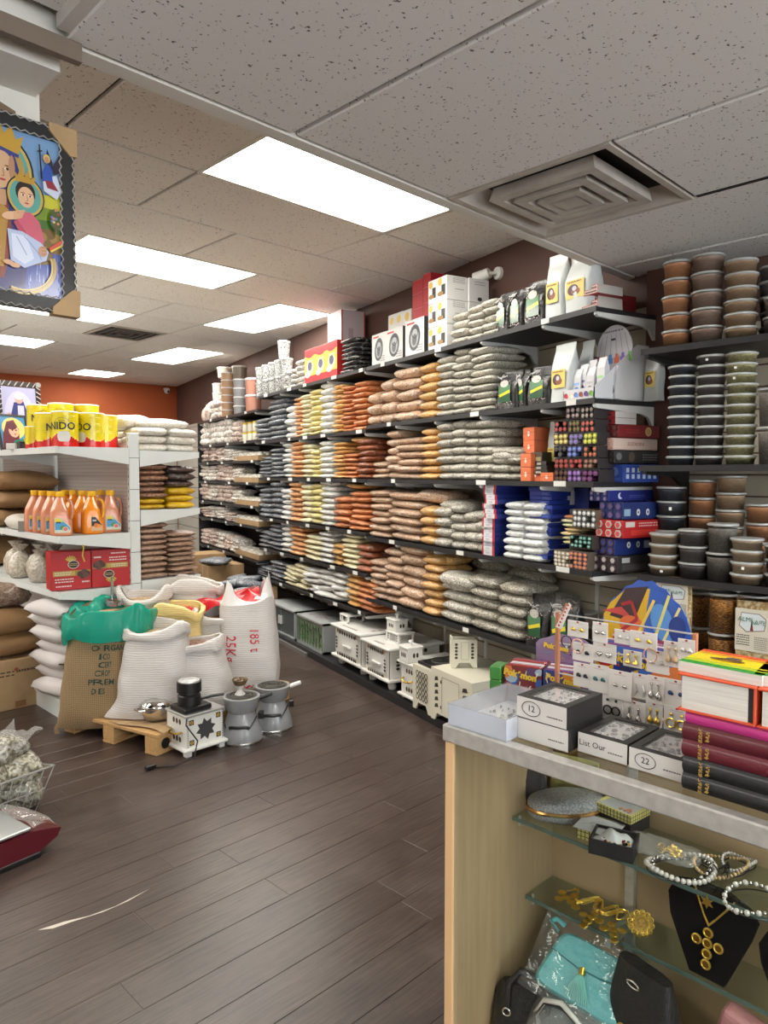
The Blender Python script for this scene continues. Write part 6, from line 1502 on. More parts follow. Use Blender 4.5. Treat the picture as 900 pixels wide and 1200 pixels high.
mb=MB();mb.grid(lambda u,v:(.05*cos(pi*u),.11*v-.02,.045-.05*sin(pi*u)*(.5+.5*v)),14,6);mb.build('bowl',mt_steel,sc_t,True,180)
MB().tube([(0,.08,.0),(0,.11,.05),(0,.13,.13)],.009,10).build('handle',mt_steel,sc_t,True)
sack('white woven sack in front with wide folded mouth, bottom corner spread left',(1.97,3.86,.127),.34,.27,.50,mt_wsack,11,lean=(.03,.05),rz=-.72,top=(.92,1.0),flare=1.12,ears=.10,fill=mt_husk,filllevel=.88)
sack('pale yellow woven sack behind the white sacks',(2.245,4.06,.118),.29,.22,.56,mt_ysack,13,lean=(0,.0),rz=-.6,top=(.98,1.0),flare=1.04,fill=mt_husk,filllevel=.9)
sack('white woven sack with brown beans showing, behind the stove',(2.24,3.755,.118),.30,.24,.41,mt_wsack,17,lean=(-.03,.03),rz=-.75,top=(.78,.95),flare=1.14,ears=.03,fill=mt_bean,filllevel=.9)
t,P=sack('tall white woven sack with red handwriting and torn open top',(2.62,3.82,.118),.35,.26,.58,mt_wsack,19,lean=(-.02,.04),rz=-.75,top=(.96,1.0),flare=1.04,fill=None,rim=False)
onto(t,P,'25Kg',.085,mt_redpen,-1.95,.66,.63,-pi/2);onto(t,P,'185 t',.075,mt_redpen,-1.42,.74,.63,-pi/2);onto(t,P,'vw',.05,mt_redpen,-1.7,.12,.63,.1)
mt_tornfilm=M('torn_woven_film',(226,222,220),.5,bump=(40,.4))
def torn(u,v):
 a=2*pi*u;hgt=.012+.13*max(0,cos(a-.35))**1.6+.11*max(0,cos(a+2.35))**9+.008*sin(9*a)
 p=P(a,1.0,.0);c=P(0,1,0)*.5+P(pi,1,0)*.5
 q=p+(c-p)*(.22*v);q.z+=hgt*v*1.25+.01*sin(14*a+6*v)*v;return tuple(q)
MB().grid(torn,60,10,cu=True).build('torn_top',mt_tornfilm,t,True,180)
mb=MB();c=(P(0,1,0)+P(pi,1,0))*.5
mb.grid(lambda u,v:tuple(c+(P(2*pi*u,.97,-.01)-c)*(1-v)+Vector((.0,.0,.015+.05*v+.015*sin(8*pi*u)))),30,6,cu=True);mb.build('red_lining',M('red_plastic_bag',(190,16,28),.3,coat=.4,bump=(30,.6)),t,True,180)
rz_=atz(252,715,.73)
t=thing('red_plastic_bag','red plastic bag draped over the sack behind the tall white sack','plastic bag',(2.51,4.0,.655),-.55)
mb=MB();mb.grid(lambda u,v:((u-.5)*.5,.12*(v-.5)+.03*sin(5*u),.10*u+.06*(1-(2*v-1)**2)+.015*sin(17*u+6*v)-.05),20,10);mb.build('film',MATS['red_plastic_bag'],t,True,180)
sack('small white woven sack under the red plastic bag',(2.50,4.0,.118),.26,.20,.50,mt_wsack,23,rz=-.7,top=(1,1),flare=1.02,fill=mt_bean,filllevel=.9)
sack('white woven sack at the back, left of a pair behind the yellow sack',(2.13,4.25,.118),.30,.19,.65,mt_wsack,29,rz=-.7,top=(.95,1),flare=1.03,fill=mt_husk,filllevel=.9)
sack('white woven sack at the back, right of a pair behind the yellow sack',(2.47,4.23,.118),.32,.24,.665,mt_wsack,31,rz=-.7,top=(1,1),flare=1.03,fill=mt_husk,filllevel=.92)
mt_pot=M('polished_steel',(214,212,210),.12,metal=1)
pp_=atz(184,842,.127);t=thing('steel_pot','shiny steel pot with a domed lid on the pallet cardboard','pot',(pp_.x,pp_.y,.127),0)
MB().lathe([(.055,0),(.07,.01),(.088,.05),(.09,.075),(.098,.08),(.098,.084),(.088,.084)],30).build('pot_body',mt_pot,t,True,35)
MB().lathe([(.094,.085),(.09,.096),(.06,.118),(.025,.126),(1e-6,.127)],30).build('lid',mt_pot,t,True,60)
MB().lathe([(.006,.126),(.006,.136),(.016,.142),(.016,.15),(1e-6,.152)],16).build('knob',mt_pot,t,True)
for sx in(-1,1):MB().tube([(sx*.086,-.03,.07),(sx*.118,-.025,.072),(sx*.118,.025,.072),(sx*.086,.03,.07)],.006,8).build('handle',mt_pot,t,True)
t=thing('stove_stand','white fretwork stove stand with a star cutout on the floor before the sacks','stove',(1.925,3.40,0),.02)
w,d,h=.225,.20,.21
for x in(.01,w-.01):
 for y in(.01,d-.01):MB().rbox(x-.018,x+.018,y-.018,y+.018,0,.028,.004,1).build('foot',mt_wf,t)
MB().rbox(-.022,w+.022,-.022,d+.022,.028,.046,.008,2).build('base_board',mt_wf,t)
for nme,bx in(('front_panel',(0,w,0,.012)),('back_panel',(0,w,d-.012,d)),('side_panel',(0,.012,.012,d-.012)),('side_panel',(w-.012,w,.012,d-.012))):MB().box(bx[0],bx[1],bx[2],bx[3],.046,h).build(nme,mt_wf,t)
MB().rbox(-.008,w+.008,-.008,d+.008,h,h+.014,.003,1).build('top_rim',M('brushed_rim',(186,186,184),.35,metal=.6),t)
A=ART((0,0,.046),(1,0,0),(0,0,1));H=h-.046
st=[]
for i in range(16):
 a=pi/8*i+pi/16;rr_=.062 if i%2==0 else.04;st.append((w/2+.005+rr_*cos(a),H/2+rr_*sin(a)))
A.poly(st,(62,62,62))
for x,y in((.03,H*.82),(w-.03,H*.85),(.03,H*.16),(w-.03,H*.2)):
 A.rect(x-.014,y-.014,x+.014,y+.014,(34,30,26));A.ell(x,y,.01,.01,(196,160,60),8);A.ell(x,y,.004,.004,(34,30,26),6)
for i in range(14):A.rect(.004,.006+i*H/14,.008,.006+i*H/14+.006,(40,36,32));A.k-=1
for i in range(14):A.rect(w-.008,.006+i*H/14,w-.004,.006+i*H/14+.006,(40,36,32));A.k-=1
A.build('star_fretwork',mt_fret,t)
A=ART((0,d,.046),(0,-1,0),(0,0,1));fret(A,d*.28,d*.75,H*.68,H*.92,3,1,'l',(70,54,34));fret(A,d*.28,d*.75,H*.1,H*.34,3,1,'l',(70,54,34));A.build('fretwork',mt_fret,t)
MB().tube([(-.002,d*.78,.125),(-.024,d*.7,.118),(-.028,d*.5,.115),(-.024,d*.3,.118),(-.002,d*.22,.125)],.006,8).build('brass_handle',MATS['brass'],t,True)
t2=thing('electric_burner','black electric burner with cable on the white stove stand','burner',(2.005,3.49,h+.0145),.02)
mt_bl=M('black_plastic',(26,26,27),.35)
MB().rbox(-.085,.085,-.075,.075,0,.03,.008,2).build('burner_body',mt_bl,t2)
mb=MB();mb.tube([(-.06,-.06,.01),(-.10,-.115,-.04),(-.06,-.16,-.12),(-.10,-.19,-.19),(-.20,-.16,-.216),(-.27,-.10,-.218)],.004,8);mb.build('cable',mt_bl,t2,True)
MB().rbox(-.32,-.265,-.105,-.075,-.222,-.2,.005,2).build('plug',mt_bl,t2)
t3=thing('coffee_roaster','black stacked coffee roaster with foil top on the electric burner','roaster',(1.995,3.49,h+.045),.02)
MB().lathe([(.062,0),(.062,.05),(.056,.056),(.056,.066),(.066,.07),(.066,.125),(.06,.128)],28).build('drum',mt_bl,t3,True,35)
MB().lathe([(.060,.124),(.056,.132),(.03,.136),(1e-6,.137)],24).build('foil_top',M('foil',(206,206,206),.3,metal=1,bump=(70,.8)),t3,True)
MB().tube([(.055,-.02,.02),(.11,-.05,.03),(.17,-.075,.032)],.009,8).build('handle',mt_bl,t3,True)
mt_gst=M('grey_enamel',(146,148,150),.3,coat=.4)
def round_stove(label,x,y,rz,burner):
 t=thing('round_stove',label,'stove',(x,y,0),rz)
 MB().lathe([(.118,0),(.12,.006),(.108,.06),(.092,.115),(.078,.15),(.07,.165)],32).build('base',mt_gst,t,True,40)
 MB().lathe([(.07,.162),(.088,.18),(.102,.235),(.104,.25),(.09,.252),(.085,.246)],32).build('bowl',mt_gst,t,True,40)
 MB().lathe([(.12,.0),(.123,.002),(.123,.01),(.119,.014)],32).build('foot_ring',mt_steel,t,True)
 b_=MB().lathe([(.088,.246),(.088,.252),(1e-6,.252)],28).build('hot_plate',M('burner_plate',(52,52,50),.5,noise=(20,(96,92,80),.6)),t)
 for rr_ in(.03,.05,.07):MB().tube([(rr_*cos(a),rr_*sin(a),.254)for a in[2*pi*k/22 for k in range(22)]],.004,6,closed=True).build('coil',M('coil_metal',(106,104,98),.4,metal=.7),b_,True)
 MB().tube([(-.05,-.085,.09),(-.045,-.12,.108),(0,-.135,.11),(.045,-.12,.108),(.05,-.085,.09)],.009,8).build('handle',mt_bl,t,True)
 MB().tube([(.098*cos(a),.098*sin(a),.10-.06*sin(k*.5))for k,a in enumerate([-2.6+.28*i for i in range(9)])],.004,6).build('cable',mt_bl,t,True)
 MB().rbox(.095,.125,-.02,.02,.12,.16,.004,1).build('switch_box',mt_bl,t)
 MB().cyl((.098,.02,.232),(.165,.05,.246),.014,.012,10).build('side_knob',mt_wf if burner else mt_bl,t,True)
 return t
g1=atz(280,868,0);g2=atz(321,853,0)
round_stove('grey round electric stove on the floor, left, carrying an incense burner',2.285,3.425,-.75,False)
round_stove('grey round electric stove on the floor, right of a pair, with a white knob',2.53,3.465,-.65,True)
t=thing('incense_burner','small white footed incense burner on the left grey stove','incense burner',(2.28,3.43,.258),0)
MB().lathe([(.03,0),(.028,.004),(.014,.02),(.013,.03),(.022,.045),(.03,.055)],18).build('pedestal',mt_wf,t,True)
MB().lathe([(.03,.055),(.046,.085),(.044,.087),(.03,.07),(1e-6,.068)],18).build('bowl',M('gilt_brown',(120,96,60),.5,noise=(40,(60,46,34),.8)),t,True)
mb=MB((60,46,36));r=random.Random(3)
for k in range(20):a=r.uniform(0,6.28);q=r.uniform(0,.035);mb.ball((q*cos(a),q*sin(a),.082),.008,6,4,r.choice(((70,54,40),(150,130,110),(110,90,70))))
mb.build('charcoal',mt_print,t)['kind']='stuff'
mt_wire=M('chrome_wire',(206,206,204),.3,metal=.6)
t=thing('wire_basket','white wire basket of clear bags on the floor at the left edge','basket',(0,0,0),0)
B=[atz(48,953,0),None,None,None]
o_=Vector((1.165,3.30,0));ux=Vector((cos(.18),sin(.18),0))*-1;uy=Vector((-sin(.55),cos(.55),0))
def bp_(i,j,z):f=.78+.22*z/.2;c=o_+ux*.25+uy*.16;p=o_+ux*(.5*i)+uy*(.32*j);q=c+(p-c)*f*1.12;return(q.x,q.y,z)
for z in(.006,.105,.20):
 MB().tube([bp_(0,0,z),bp_(1,0,z),bp_(1,1,z),bp_(0,1,z)],.0045 if z!=.105 else.003,6,closed=True).build('rim_wire' if z>.15 else 'ring_wire',mt_wire,t,True)
for k in range(13):
 i=k/12
 MB().tube([bp_(i,0,.20),bp_(i,0,.006),bp_(i,1,.006),bp_(i,1,.20)],.0022,5).build('wire',mt_wire,t,True)
for k in range(1,8):
 j=k/8
 MB().tube([bp_(0,j,.20),bp_(0,j,.006),bp_(1,j,.006),bp_(1,j,.20)],.0022,5).build('wire',mt_wire,t,True)
mt_cl=BAG('clear_bag_of_herbs',(176,172,150),(96,92,78),60,film=.45,coat=.9,wr=1.0)
bc=o_+ux*.10+uy*.17
for k,(dx,dy,z,w_,l_,h_,rz)in enumerate(((-.12,0,.015,.24,.28,.14,.3),(.09,.0,.015,.22,.26,.14,1.2),(-.03,-.02,.13,.28,.26,.13,.8),(.09,0,.12,.2,.24,.13,.2),(.0,.04,.22,.30,.26,.12,2.0))):
 q=bc+Vector((dx,dy,0))
 o=put('herb_sack',bag_mesh(mt_cl,120+k,w_,l_,h_,12,.5,.03),None,(q.x,q.y,z),rz);tag(o,'crinkled clear bag of herbs in the wire basket, %s'%['bottom left','bottom right','middle front','middle right','topmost'][k],'bag','clear herb bags in the wire basket')
t=thing('plastic_film','loose clear plastic film sticking out over the wire basket','plastic film',(bc.x+.06,bc.y,.23),.3)
mb=MB();mb.grid(lambda u,v:((u-.5)*.24+.02*sin(7*v),(v-.5)*.22,.07+.04*u+.02*sin(9*u+4*v)+.015*sin(14*v)),18,14);mb.build('film',CLEAR('clear_film',(245,245,245),.12,.28,(206,204,200),bump=(26,1.0)),t,True,180)
t=thing('weighing_scale','maroon weighing scale with a steel plate on the floor at left edge','scale',(.98,2.91,0),.15)
mt_mar=M('maroon_plastic',(92,26,36),.3,coat=.4)
mb=MB();mb.prism([(-.36,.02),(.02,.02),(.10,.055),(.115,.085),(.06,.10),(.0,.112),(-.36,.112)],0,.30);mb.build('housing',mt_mar,t)
MB().rbox(-.36,.03,-.006,.31,.0,.022,.006,2).build('foot_plate',mt_bl,t)
MB().rbox(-.37,.0,.005,.30,.116,.128,.006,2).build('weighing_plate',M('brushed_steel',(188,192,192),.3,metal=.85,noise=(3,(170,174,176),.5)),t)
A=ART((0,0,.1285),(1,0,0),(0,1,0));A.ring(-.16,.15,.10,.07,.004,(150,154,156));A.build('plate_groove',mt_print,t)
mb=MB();mb.grid(lambda u,v:(-.0+.13*u,.0+.30*v,.125-.05*u*u+.012*sin(8*v+4*u)),8,10);mb.build('dust_cover',MATS['clear_film'],t,True,180)
t=thing('hanging_icon','large framed icon of a crowned mother and child hanging high at left','framed picture',(.775,1.885,1.905),0)
W_,H_=.64,.455
mb=MB((26,24,26));f=.034
mb.box(-W_,0,0,.02,0,f).box(-W_,0,0,.02,H_-f,H_).box(-W_,-W_+f,0,.02,f,H_-f).box(-f,0,0,.02,f,H_-f);mb.build('frame',mt_print,t)
MB((96,84,70)).box(-W_+.01,-.01,.012,.022,.01,H_-.01).build('backing',mt_print,t)
mb=MB()
for e0,e1,n in(((-f-.002,.0),(-f-.002,H_),44),((-.004,0),(-.004,H_),44),((-W_,f+.002),(0,f+.002),60),((-W_,.004),(0,.004),60),((-W_,H_-f),(0,H_-f),60),((-W_,H_-.004),(0,H_-.004),60)):
 pts=[(e0[0]+(e1[0]-e0[0])*i/n+(.0028*(1 if i%2 else-1)if e0[0]==e1[0]else 0),-.003,e0[1]+(e1[1]-e0[1])*i/n+(.0028*(1 if i%2 else-1)if e0[1]==e1[1]else 0))for i in range(n+1)]
 mb.tube(pts,.0016,5)
mb.build('silver_cord',M('silver_cord',(190,186,180),.4,metal=.5),t)['kind']='stuff'
for z0,sg in((0,1),(H_,-1)):
 mb=MB();mb.prism([(.006,z0-sg*.006),(.006,z0+sg*.06),(-.012,z0+sg*.062),(-.062,z0+sg*.012),(-.062,z0-sg*.006)],-.006,.026);mb.build('card_corner',mt_card,t)
class ICON(ART):
 def ell(s,cx,cy,rx,ry,*a,**k):return ART.ell(s,cx,cy,rx*.6,ry*.6,*a,**k)
 def ring(s,cx,cy,rx,ry,w_,*a,**k):return ART.ring(s,cx,cy,rx*.6,ry*.6,w_*.6,*a,**k)
 def line(s,p,w_,c):return ART.line(s,p,w_*.6,c)
A=ICON((-W_,.009,0),(1,0,0),(0,0,1),.00015);w,h=W_,H_
X=lambda x:w-f-x*.57
A.rect(f,f,w-f,h-f,(120,156,196));A.rect(f,h*.30,w-f,h*.56,(116,140,40));A.poly([(X(.18),h*.56),(X(0),h*.56),(X(0),h*.64),(X(.10),h*.62)],(196,190,60));A.poly([(X(.22),h*.36),(X(0),h*.42),(X(0),h*.5),(X(.16),h*.48)],(66,106,40));A.rect(w*.3,f,w-f,h*.40,(120,92,40))
for i in range(5):A.ell(X(.02+.035*i),h*(.40+.02*(i%2)),.03,.022,((150,118,50),(110,84,36))[i%2])
A.rect(X(.04),f,X(0),h*.32,(66,76,140));A.poly([(f,f),(X(0),f),(X(0),h*.20),(X(.05),h*.26),(X(.16),h*.22),(X(.3),h*.34),(f,h*.34)],(70,84,160))
r=random.Random(4)
for i in range(46):x=r.uniform(.0,.32);L=r.uniform(.02,.06);y=r.uniform(.0,.08);A.poly([(X(x),f+y),(X(x+.004),f+y),(X(x+.002),f+y+L)],r.choice(((150,170,220),(190,206,236),(56,64,130),(100,120,190))));A.k-=1
A.k+=2
A.ell(X(.24),h*.70,.125,.15,(20,40,40),28);A.ell(X(.24),h*.70,.117,.142,(196,166,90),28);A.ell(X(.24),h*.70,.106,.130,(96,160,150),28);A.ell(X(.24),h*.70,.09,.115,(176,146,80),28)
A.poly([(X(.42),f),(X(.16),f),(X(.14),h*.30),(X(.175),h*.55),(X(.21),h*.62),(X(.33),h*.62),(X(.42),h*.5)],(60,56,110));A.poly([(X(.40),h*.18),(X(.24),h*.14),(X(.20),h*.36),(X(.22),h*.56),(X(.34),h*.56),(X(.4),h*.42)],(130,60,50));A.poly([(X(.31),h*.2),(X(.24),h*.2),(X(.215),h*.5),(X(.27),h*.56),(X(.32),h*.5)],(170,130,60))
for i in range(12):A.ell(X(.26+.03*(i%3)),h*(.24+.03*(i//3)),.008,.006,(206,176,96),6);A.k-=1
A.k+=2
A.poly([(X(.33),h*.56),(X(.19),h*.56),(X(.17),h*.72),(X(.20),h*.84),(X(.30),h*.86),(X(.35),h*.76)],(52,58,120))
A.poly([(X(.325),h*.84),(X(.17),h*.80),(X(.15),h*.90),(X(.18),h*.875),(X(.20),h*.95),(X(.225),h*.89),(X(.25),h*.965),(X(.275),h*.90),(X(.30),h*.96),(X(.335),h*.9)],(190,150,60));A.line([(X(.325),h*.83),(X(.17),h*.79)],.014,(60,66,130))
A.ell(X(.245),h*.70,.052,.075,(206,166,130),22,-.15);A.poly([(X(.275),h*.52),(X(.225),h*.52),(X(.22),h*.6),(X(.275),h*.6)],(190,146,112))
def face(cx,cy,s):
 for sx in(-1,1):
  A.ell(cx+sx*.010*s,cy+.005*s,.010*s,.005*s,(240,226,206),10);A.ell(cx+sx*.010*s,cy+.005*s,.005*s,.005*s,(40,26,22),8);A.line([(cx+sx*.005*s,cy+.0115*s),(cx+sx*.017*s,cy+.011*s)],.003*s,(60,36,28))
 A.line([(cx+.001*s,cy+.005*s),(cx+.003*s,cy-.010*s),(cx-.002*s,cy-.011*s)],.003*s,(160,110,84));A.ell(cx,cy-.018*s,.011*s,.004*s,(170,70,66),10)
face(X(.237),h*.695,1.15)
A.ell(X(.2),h*.72,.012,.05,(176,130,100),12)
A.ell(X(.148),h*.59,.074,.082,(24,30,30),26);A.ell(X(.148),h*.59,.069,.077,(190,160,80),26);A.ell(X(.148),h*.59,.060,.068,(90,156,146),26)
A.ell(X(.148),h*.61,.038,.045,(40,28,26),20);A.poly([(X(.185),h*.66),(X(.112),h*.66),(X(.105),h*.71),(X(.125),h*.685),(X(.135),h*.73),(X(.15),h*.69),(X(.165),h*.73),(X(.178),h*.69),(X(.192),h*.71)],(180,140,56));A.ell(X(.146),h*.585,.031,.041,(216,172,136),20);face(X(.144),h*.585,.8)
A.poly([(X(.19),h*.44),(X(.175),h*.50),(X(.13),h*.51),(X(.095),h*.47),(X(.075),h*.38),(X(.085),h*.33),(X(.16),h*.34)],(196,90,110));A.poly([(X(.2),h*.44),(X(.16),h*.36),(X(.14),h*.38),(X(.185),h*.46)],(176,70,92))
A.poly([(X(.225),h*.40),(X(.165),h*.40),(X(.09),h*.36),(X(.058),h*.32),(X(.07),h*.27),(X(.10),h*.25),(X(.16),h*.21),(X(.215),h*.24)],(176,186,216));A.poly([(X(.21),h*.38),(X(.15),h*.38),(X(.12),h*.27),(X(.16),h*.23),(X(.205),h*.26)],(206,212,232));A.line([(X(.16),h*.38),(X(.1),h*.3),(X(.09),h*.27)],.004,(140,150,190));A.line([(X(.19),h*.37),(X(.15),h*.28)],.004,(150,160,196))
A.ell(X(.21),h*.47,.035,.016,(216,172,136),16,.3)
for i in range(4):A.line([(X(.20),h*(.455+.012*i)),(X(.165-.004*i),h*(.475+.012*i))],.007,(206,158,122))
A.ell(X(.085),h*.315,.017,.022,(190,140,106),14)
for i in range(3):A.line([(X(.09),h*(.30+.018*i)),(X(.068),h*(.305+.018*i))],.006,(176,126,94))
A.ell(X(.225),h*.225,.02,.01,(206,160,126),12);A.ell(X(.20),h*.215,.02,.01,(206,160,126),12)
A.ring(X(.175),h*.24,.14,.13,.014,(170,140,70),30,-1.9,.3);A.ring(X(.175),h*.24,.125,.115,.006,(206,180,110),30,-1.9,.3)
A.poly([(X(.078),h*.70),(X(.02),h*.74),(X(.0),h*.66),(X(.02),h*.61),(X(.075),h*.64)],(200,206,226));A.poly([(X(.064),h*.80),(X(.058),h*.87),(X(.035),h*.80),(X(.04),h*.76)],(46,40,60));A.poly([(X(.036),h*.78),(X(.008),h*.85),(X(.006),h*.76),(X(.03),h*.735)],(56,46,66))
A.poly([(X(.083),h*.73),(X(.06),h*.79),(X(.044),h*.78),(X(.036),h*.70),(X(.08),h*.69)],(50,84,170));A.poly([(X(.07),h*.70),(X(.036),h*.70),(X(.012),h*.655),(X(.06),h*.66)],(140,50,60));A.ell(X(.06),h*.815,.014,.018,(206,180,100),14);A.ell(X(.06),h*.81,.009,.013,(190,136,100),12);A.line([(X(.083),h*.70),(X(.09),h*.88)],.006,(30,26,26));A.line([(X(.098),h*.84),(X(.078),h*.85)],.005,(30,26,26))
r=random.Random(9)
A.ell(X(.028),h*.50,.024,.045,(70,84,40),14);A.rect(X(.032),h*.42,X(.024),h*.48,(96,70,50))
for i in range(9):A.ell(X(.01+.036*r.random()),h*(.47+.09*r.random()),.006,.006,r.choice(((206,140,90),(110,120,180),(150,70,60),(206,190,120))),7);A.k-=1
A.k+=2;A.poly([(X(.06),h*.34),(X(.0),h*.40),(X(.0),h*.375),(X(.055),h*.325)],(196,70,40));A.poly([(X(.055),h*.325),(X(.0),h*.375),(X(.0),h*.365),(X(.05),h*.318)],(220,190,60))
A.build('icon_print',mt_paint,t)
MB().tube([(-.32,.012,H_),(-.32,.02,H_+.06),(-.30,.035,H_+.075)],.004,6).build('hanger',mt_wire,t,True)
t=thing('paper_scrap','brown paper scrap stuck on the white pillar above the icon','paper',(.62,1.922,2.372),0)
mb=MB((120,96,74));mb.prism([(-.07,-.02),(.035,-.02),(.03,.012),(-.01,.025),(-.06,.02)],0,.004);mb.build('scrap',mt_print,t)
# ================================================================== glass display counter
mt_maple=M('maple_laminate',(186,160,124),.5,noise=(4,(168,142,106),.6),stretch=(1,14,1))
mt_edge=M('maple_edge',(226,186,140),.45);mt_alu=M('brushed_aluminium',(206,203,198),.4,metal=.5,noise=(60,(166,164,160),.5))
mt_glass=CLEAR('counter_glass',(252,254,253),.01);mt_gshelf=CLEAR('shelf_glass',(238,246,242),.02)
CX,CY=1.105,.925
ct=thing('display_counter','glass fronted maple display counter in the right foreground','display counter',(CX,CY,0),-pi/2)
CW,CD=1.5,.52
MB().rbox(0,.02,.0,CD,0,.985,.002,1).build('end_panel',mt_maple,ct);MB().rbox(-.001,.021,-.006,0,0,.968,.002,1).build('edge_strip',mt_edge,ct)
MB().rbox(CW-.02,CW,0,CD,0,.985,.002,1).build('end_panel',mt_maple,ct)
MB().box(.02,CW-.02,.365,.38,.0,.985).build('back_panel',mt_maple,ct)
MB().box(.02,CW-.02,.0,.38,.26,.28).build('bottom_deck',mt_maple,ct);MB().box(.02,CW-.02,.01,.025,0,.26).build('plinth_board',mt_maple,ct)
MB().box(.02,CW-.02,.004,.0095,.28,.968).build('front_glass',mt_glass,ct)
MB().rbox(-.004,CW+.004,-.012,.012,.966,1.0,.003,1).build('front_trim',mt_alu,ct);MB().rbox(-.004,.018,.012,CD,.966,1.0,.003,1).build('side_trim',mt_alu,ct)
MB().rbox(0,CW,CD-.02,CD,.966,.9985,.003,1).build('back_trim',mt_alu,ct)
MB().box(.018,CW,.012,CD-.02,.990,.9985).build('top_glass',mt_glass,ct)
sh=MB().box(.005+.02,CW-.03,.195,.36,.742,.75).build('glass_shelf',mt_gshelf,ct);MB((90,110,104)).box(.025,CW-.03,.1935,.195,.742,.75).build('polished_edge',M('glass_edge',(84,104,98),.15),sh)
sh=MB().box(.025,CW-.03,.248,.36,.542,.55).build('glass_shelf',mt_gshelf,ct);MB((90,110,104)).box(.025,CW-.03,.2465,.248,.542,.55).build('polished_edge',MATS['glass_edge'],sh)
for x in(.21,.9):
 q=MB().box(x,x+.02,.352,.365,.3,.93).build('shelf_standard',mt_alu,ct)
 for z in(.742,.542):MB().prism([(x+.004,z),(x+.016,z),(x+.016,z-.03),(x+.004,z-.03)],.26,.355).build('shelf_bracket',mt_alu,q)
for x in(.04,):
 for z,y in((.736,.2),(.536,.255)):MB().cyl((x,y,z-.004),(x,y,z+.018),.003,.003,8).build('clip',mt_alu,ct)
def cp(px,py,z):return atz(px,py,z)
t=thing('side_stand','narrow wooden stand against the counter end under the small green boxes','stand',(1.335,.931,0),0)
MB().rbox(0,.30,0,.062,0,1.0,.003,1).build('stand_body',mt_maple,t)
mt_wb=VC('white_box_card',.5,.1)
mt_film=CLEAR('window_film',(250,250,250),.05,.06)
mt_gem=M('glass_stones',(206,206,210),.15,metal=.5,noise=(90,(150,150,160),.8));mt_silver=M('silver_metal',(206,204,200),.2,metal=1);mt_goldm=M('gold_metal',(240,204,96),.28,metal=1);mt_pearl=M('pearl',(206,202,196),.22,coat=.6,metal=.25)
def jewel_box(label,p0,w,d,h,z,rz=0,words=None,seed=1,lid_open=False):
 t=thing('jewellery_box',label,'jewellery box',(p0[0],p0[1],z),-pi/2+rz,'black jewellery boxes with window lids')
 mb=MB((34,33,34));mb.box(0,w,0,d,0,h*.82,cols=[None,None,(214,210,206),None,None,None]);mb.build('box_body',mt_wb,t)
 f=.014;mb=MB((30,29,30));mb.box(0,w,0,f,h*.82,h).box(0,w,d-f,d,h*.82,h).box(0,f,f,d-f,h*.82,h).box(w-f,w,f,d-f,h*.82,h);mb.build('lid_frame',mt_wb,t)
 A=ART((0,0,0),(1,0,0),(0,0,1));A.rect(0,0,w,h*.98,(214,210,206));A.scribble(w*.62,h*.28,w*.92,h*.42,(70,66,66),1,seed);A.build('front_label',mt_wb,t)
 MB().box(f,w-f,f,d-f,h*.93,h*.95).build('window',mt_film,t)
 MB((206,204,204)).box(f,w-f,f,d-f,h*.82,h*.825).build('lining',mt_wb,t)
 r=random.Random(seed);mb=MB()
 for k in range(34):mb.ball((r.uniform(f+.006,w-f-.006),r.uniform(f+.006,d-f-.006),h*.83),r.uniform(.0025,.005),6,4)
 mb.build('stones',mt_gem,t,True)['kind']='stuff'
 if words:
  text(words,h*.42,mt_black_ink,(w*.3,0,h*.5),(1,0,0),(0,0,1),t)
  if len(words)<=2:
   A=ART((0,-.0008,0),(1,0,0),(0,0,1));A.ring(w*.3,h*.5,h*.52,h*.36,h*.035,(30,28,28));A.build('ink_ring',mt_wb,t)
 return t
jewel_box('black jewellery box with white front, lower of the stacked pair beside the clear tray',(1.137,.778),.108,.125,.040,1.0005,0,None,3)
jewel_box('black jewellery box with circled number, upper of the stacked pair',(1.140,.782),.108,.125,.040,1.041,-.02,'12',4)
jewel_box('black jewellery box with faint handwriting, third along the counter front',(1.158,.662),.094,.125,.036,1.0005,0,'List Our',5)
jewel_box('black jewellery box with circled 22, beside the book stack',(1.155,.563),.096,.125,.036,1.0005,0,'22',6)
t=thing('clear_tray','long clear plastic tray of small jewellery at the counter corner','tray',(1.100,.918,1.0005),-pi/2+.0)
mt_ctr=CLEAR('clear_plastic_tray',(235,240,246),.06,.40,(226,228,236))
w,d,h=.140,.20,.042
mb=MB();mb.box(0,w,0,.0015,0,h).box(0,w,d-.0015,d,0,h).box(0,.0015,0,d,0,h).box(w-.0015,w,0,d,0,h);mb.build('tray_walls',mt_ctr,t);MB((226,226,230)).box(.002,w-.002,.002,d-.002,.001,.004).build('lining',mt_wb,t)
MB().box(-.002,w+.002,-.002,d+.002,h,h+.0015).build('lid',mt_film,t)
mb=MB();r=random.Random(8)
for k in range(40):mb.ball((r.uniform(.02,w-.02),r.uniform(.03,d-.05),.007),r.uniform(.002,.004),6,4)
mb.build('stones',mt_gem,t,True)['kind']='stuff'
mb=MB((206,160,140))
for k in range(14):mb.ball((r.uniform(.08,w-.01),r.uniform(.03,.12),.007),r.uniform(.002,.004),6,4)
mb.build('pink_stones',mt_print,t,True)['kind']='stuff'
mt_boost=VC('booster_print',.25,.5)
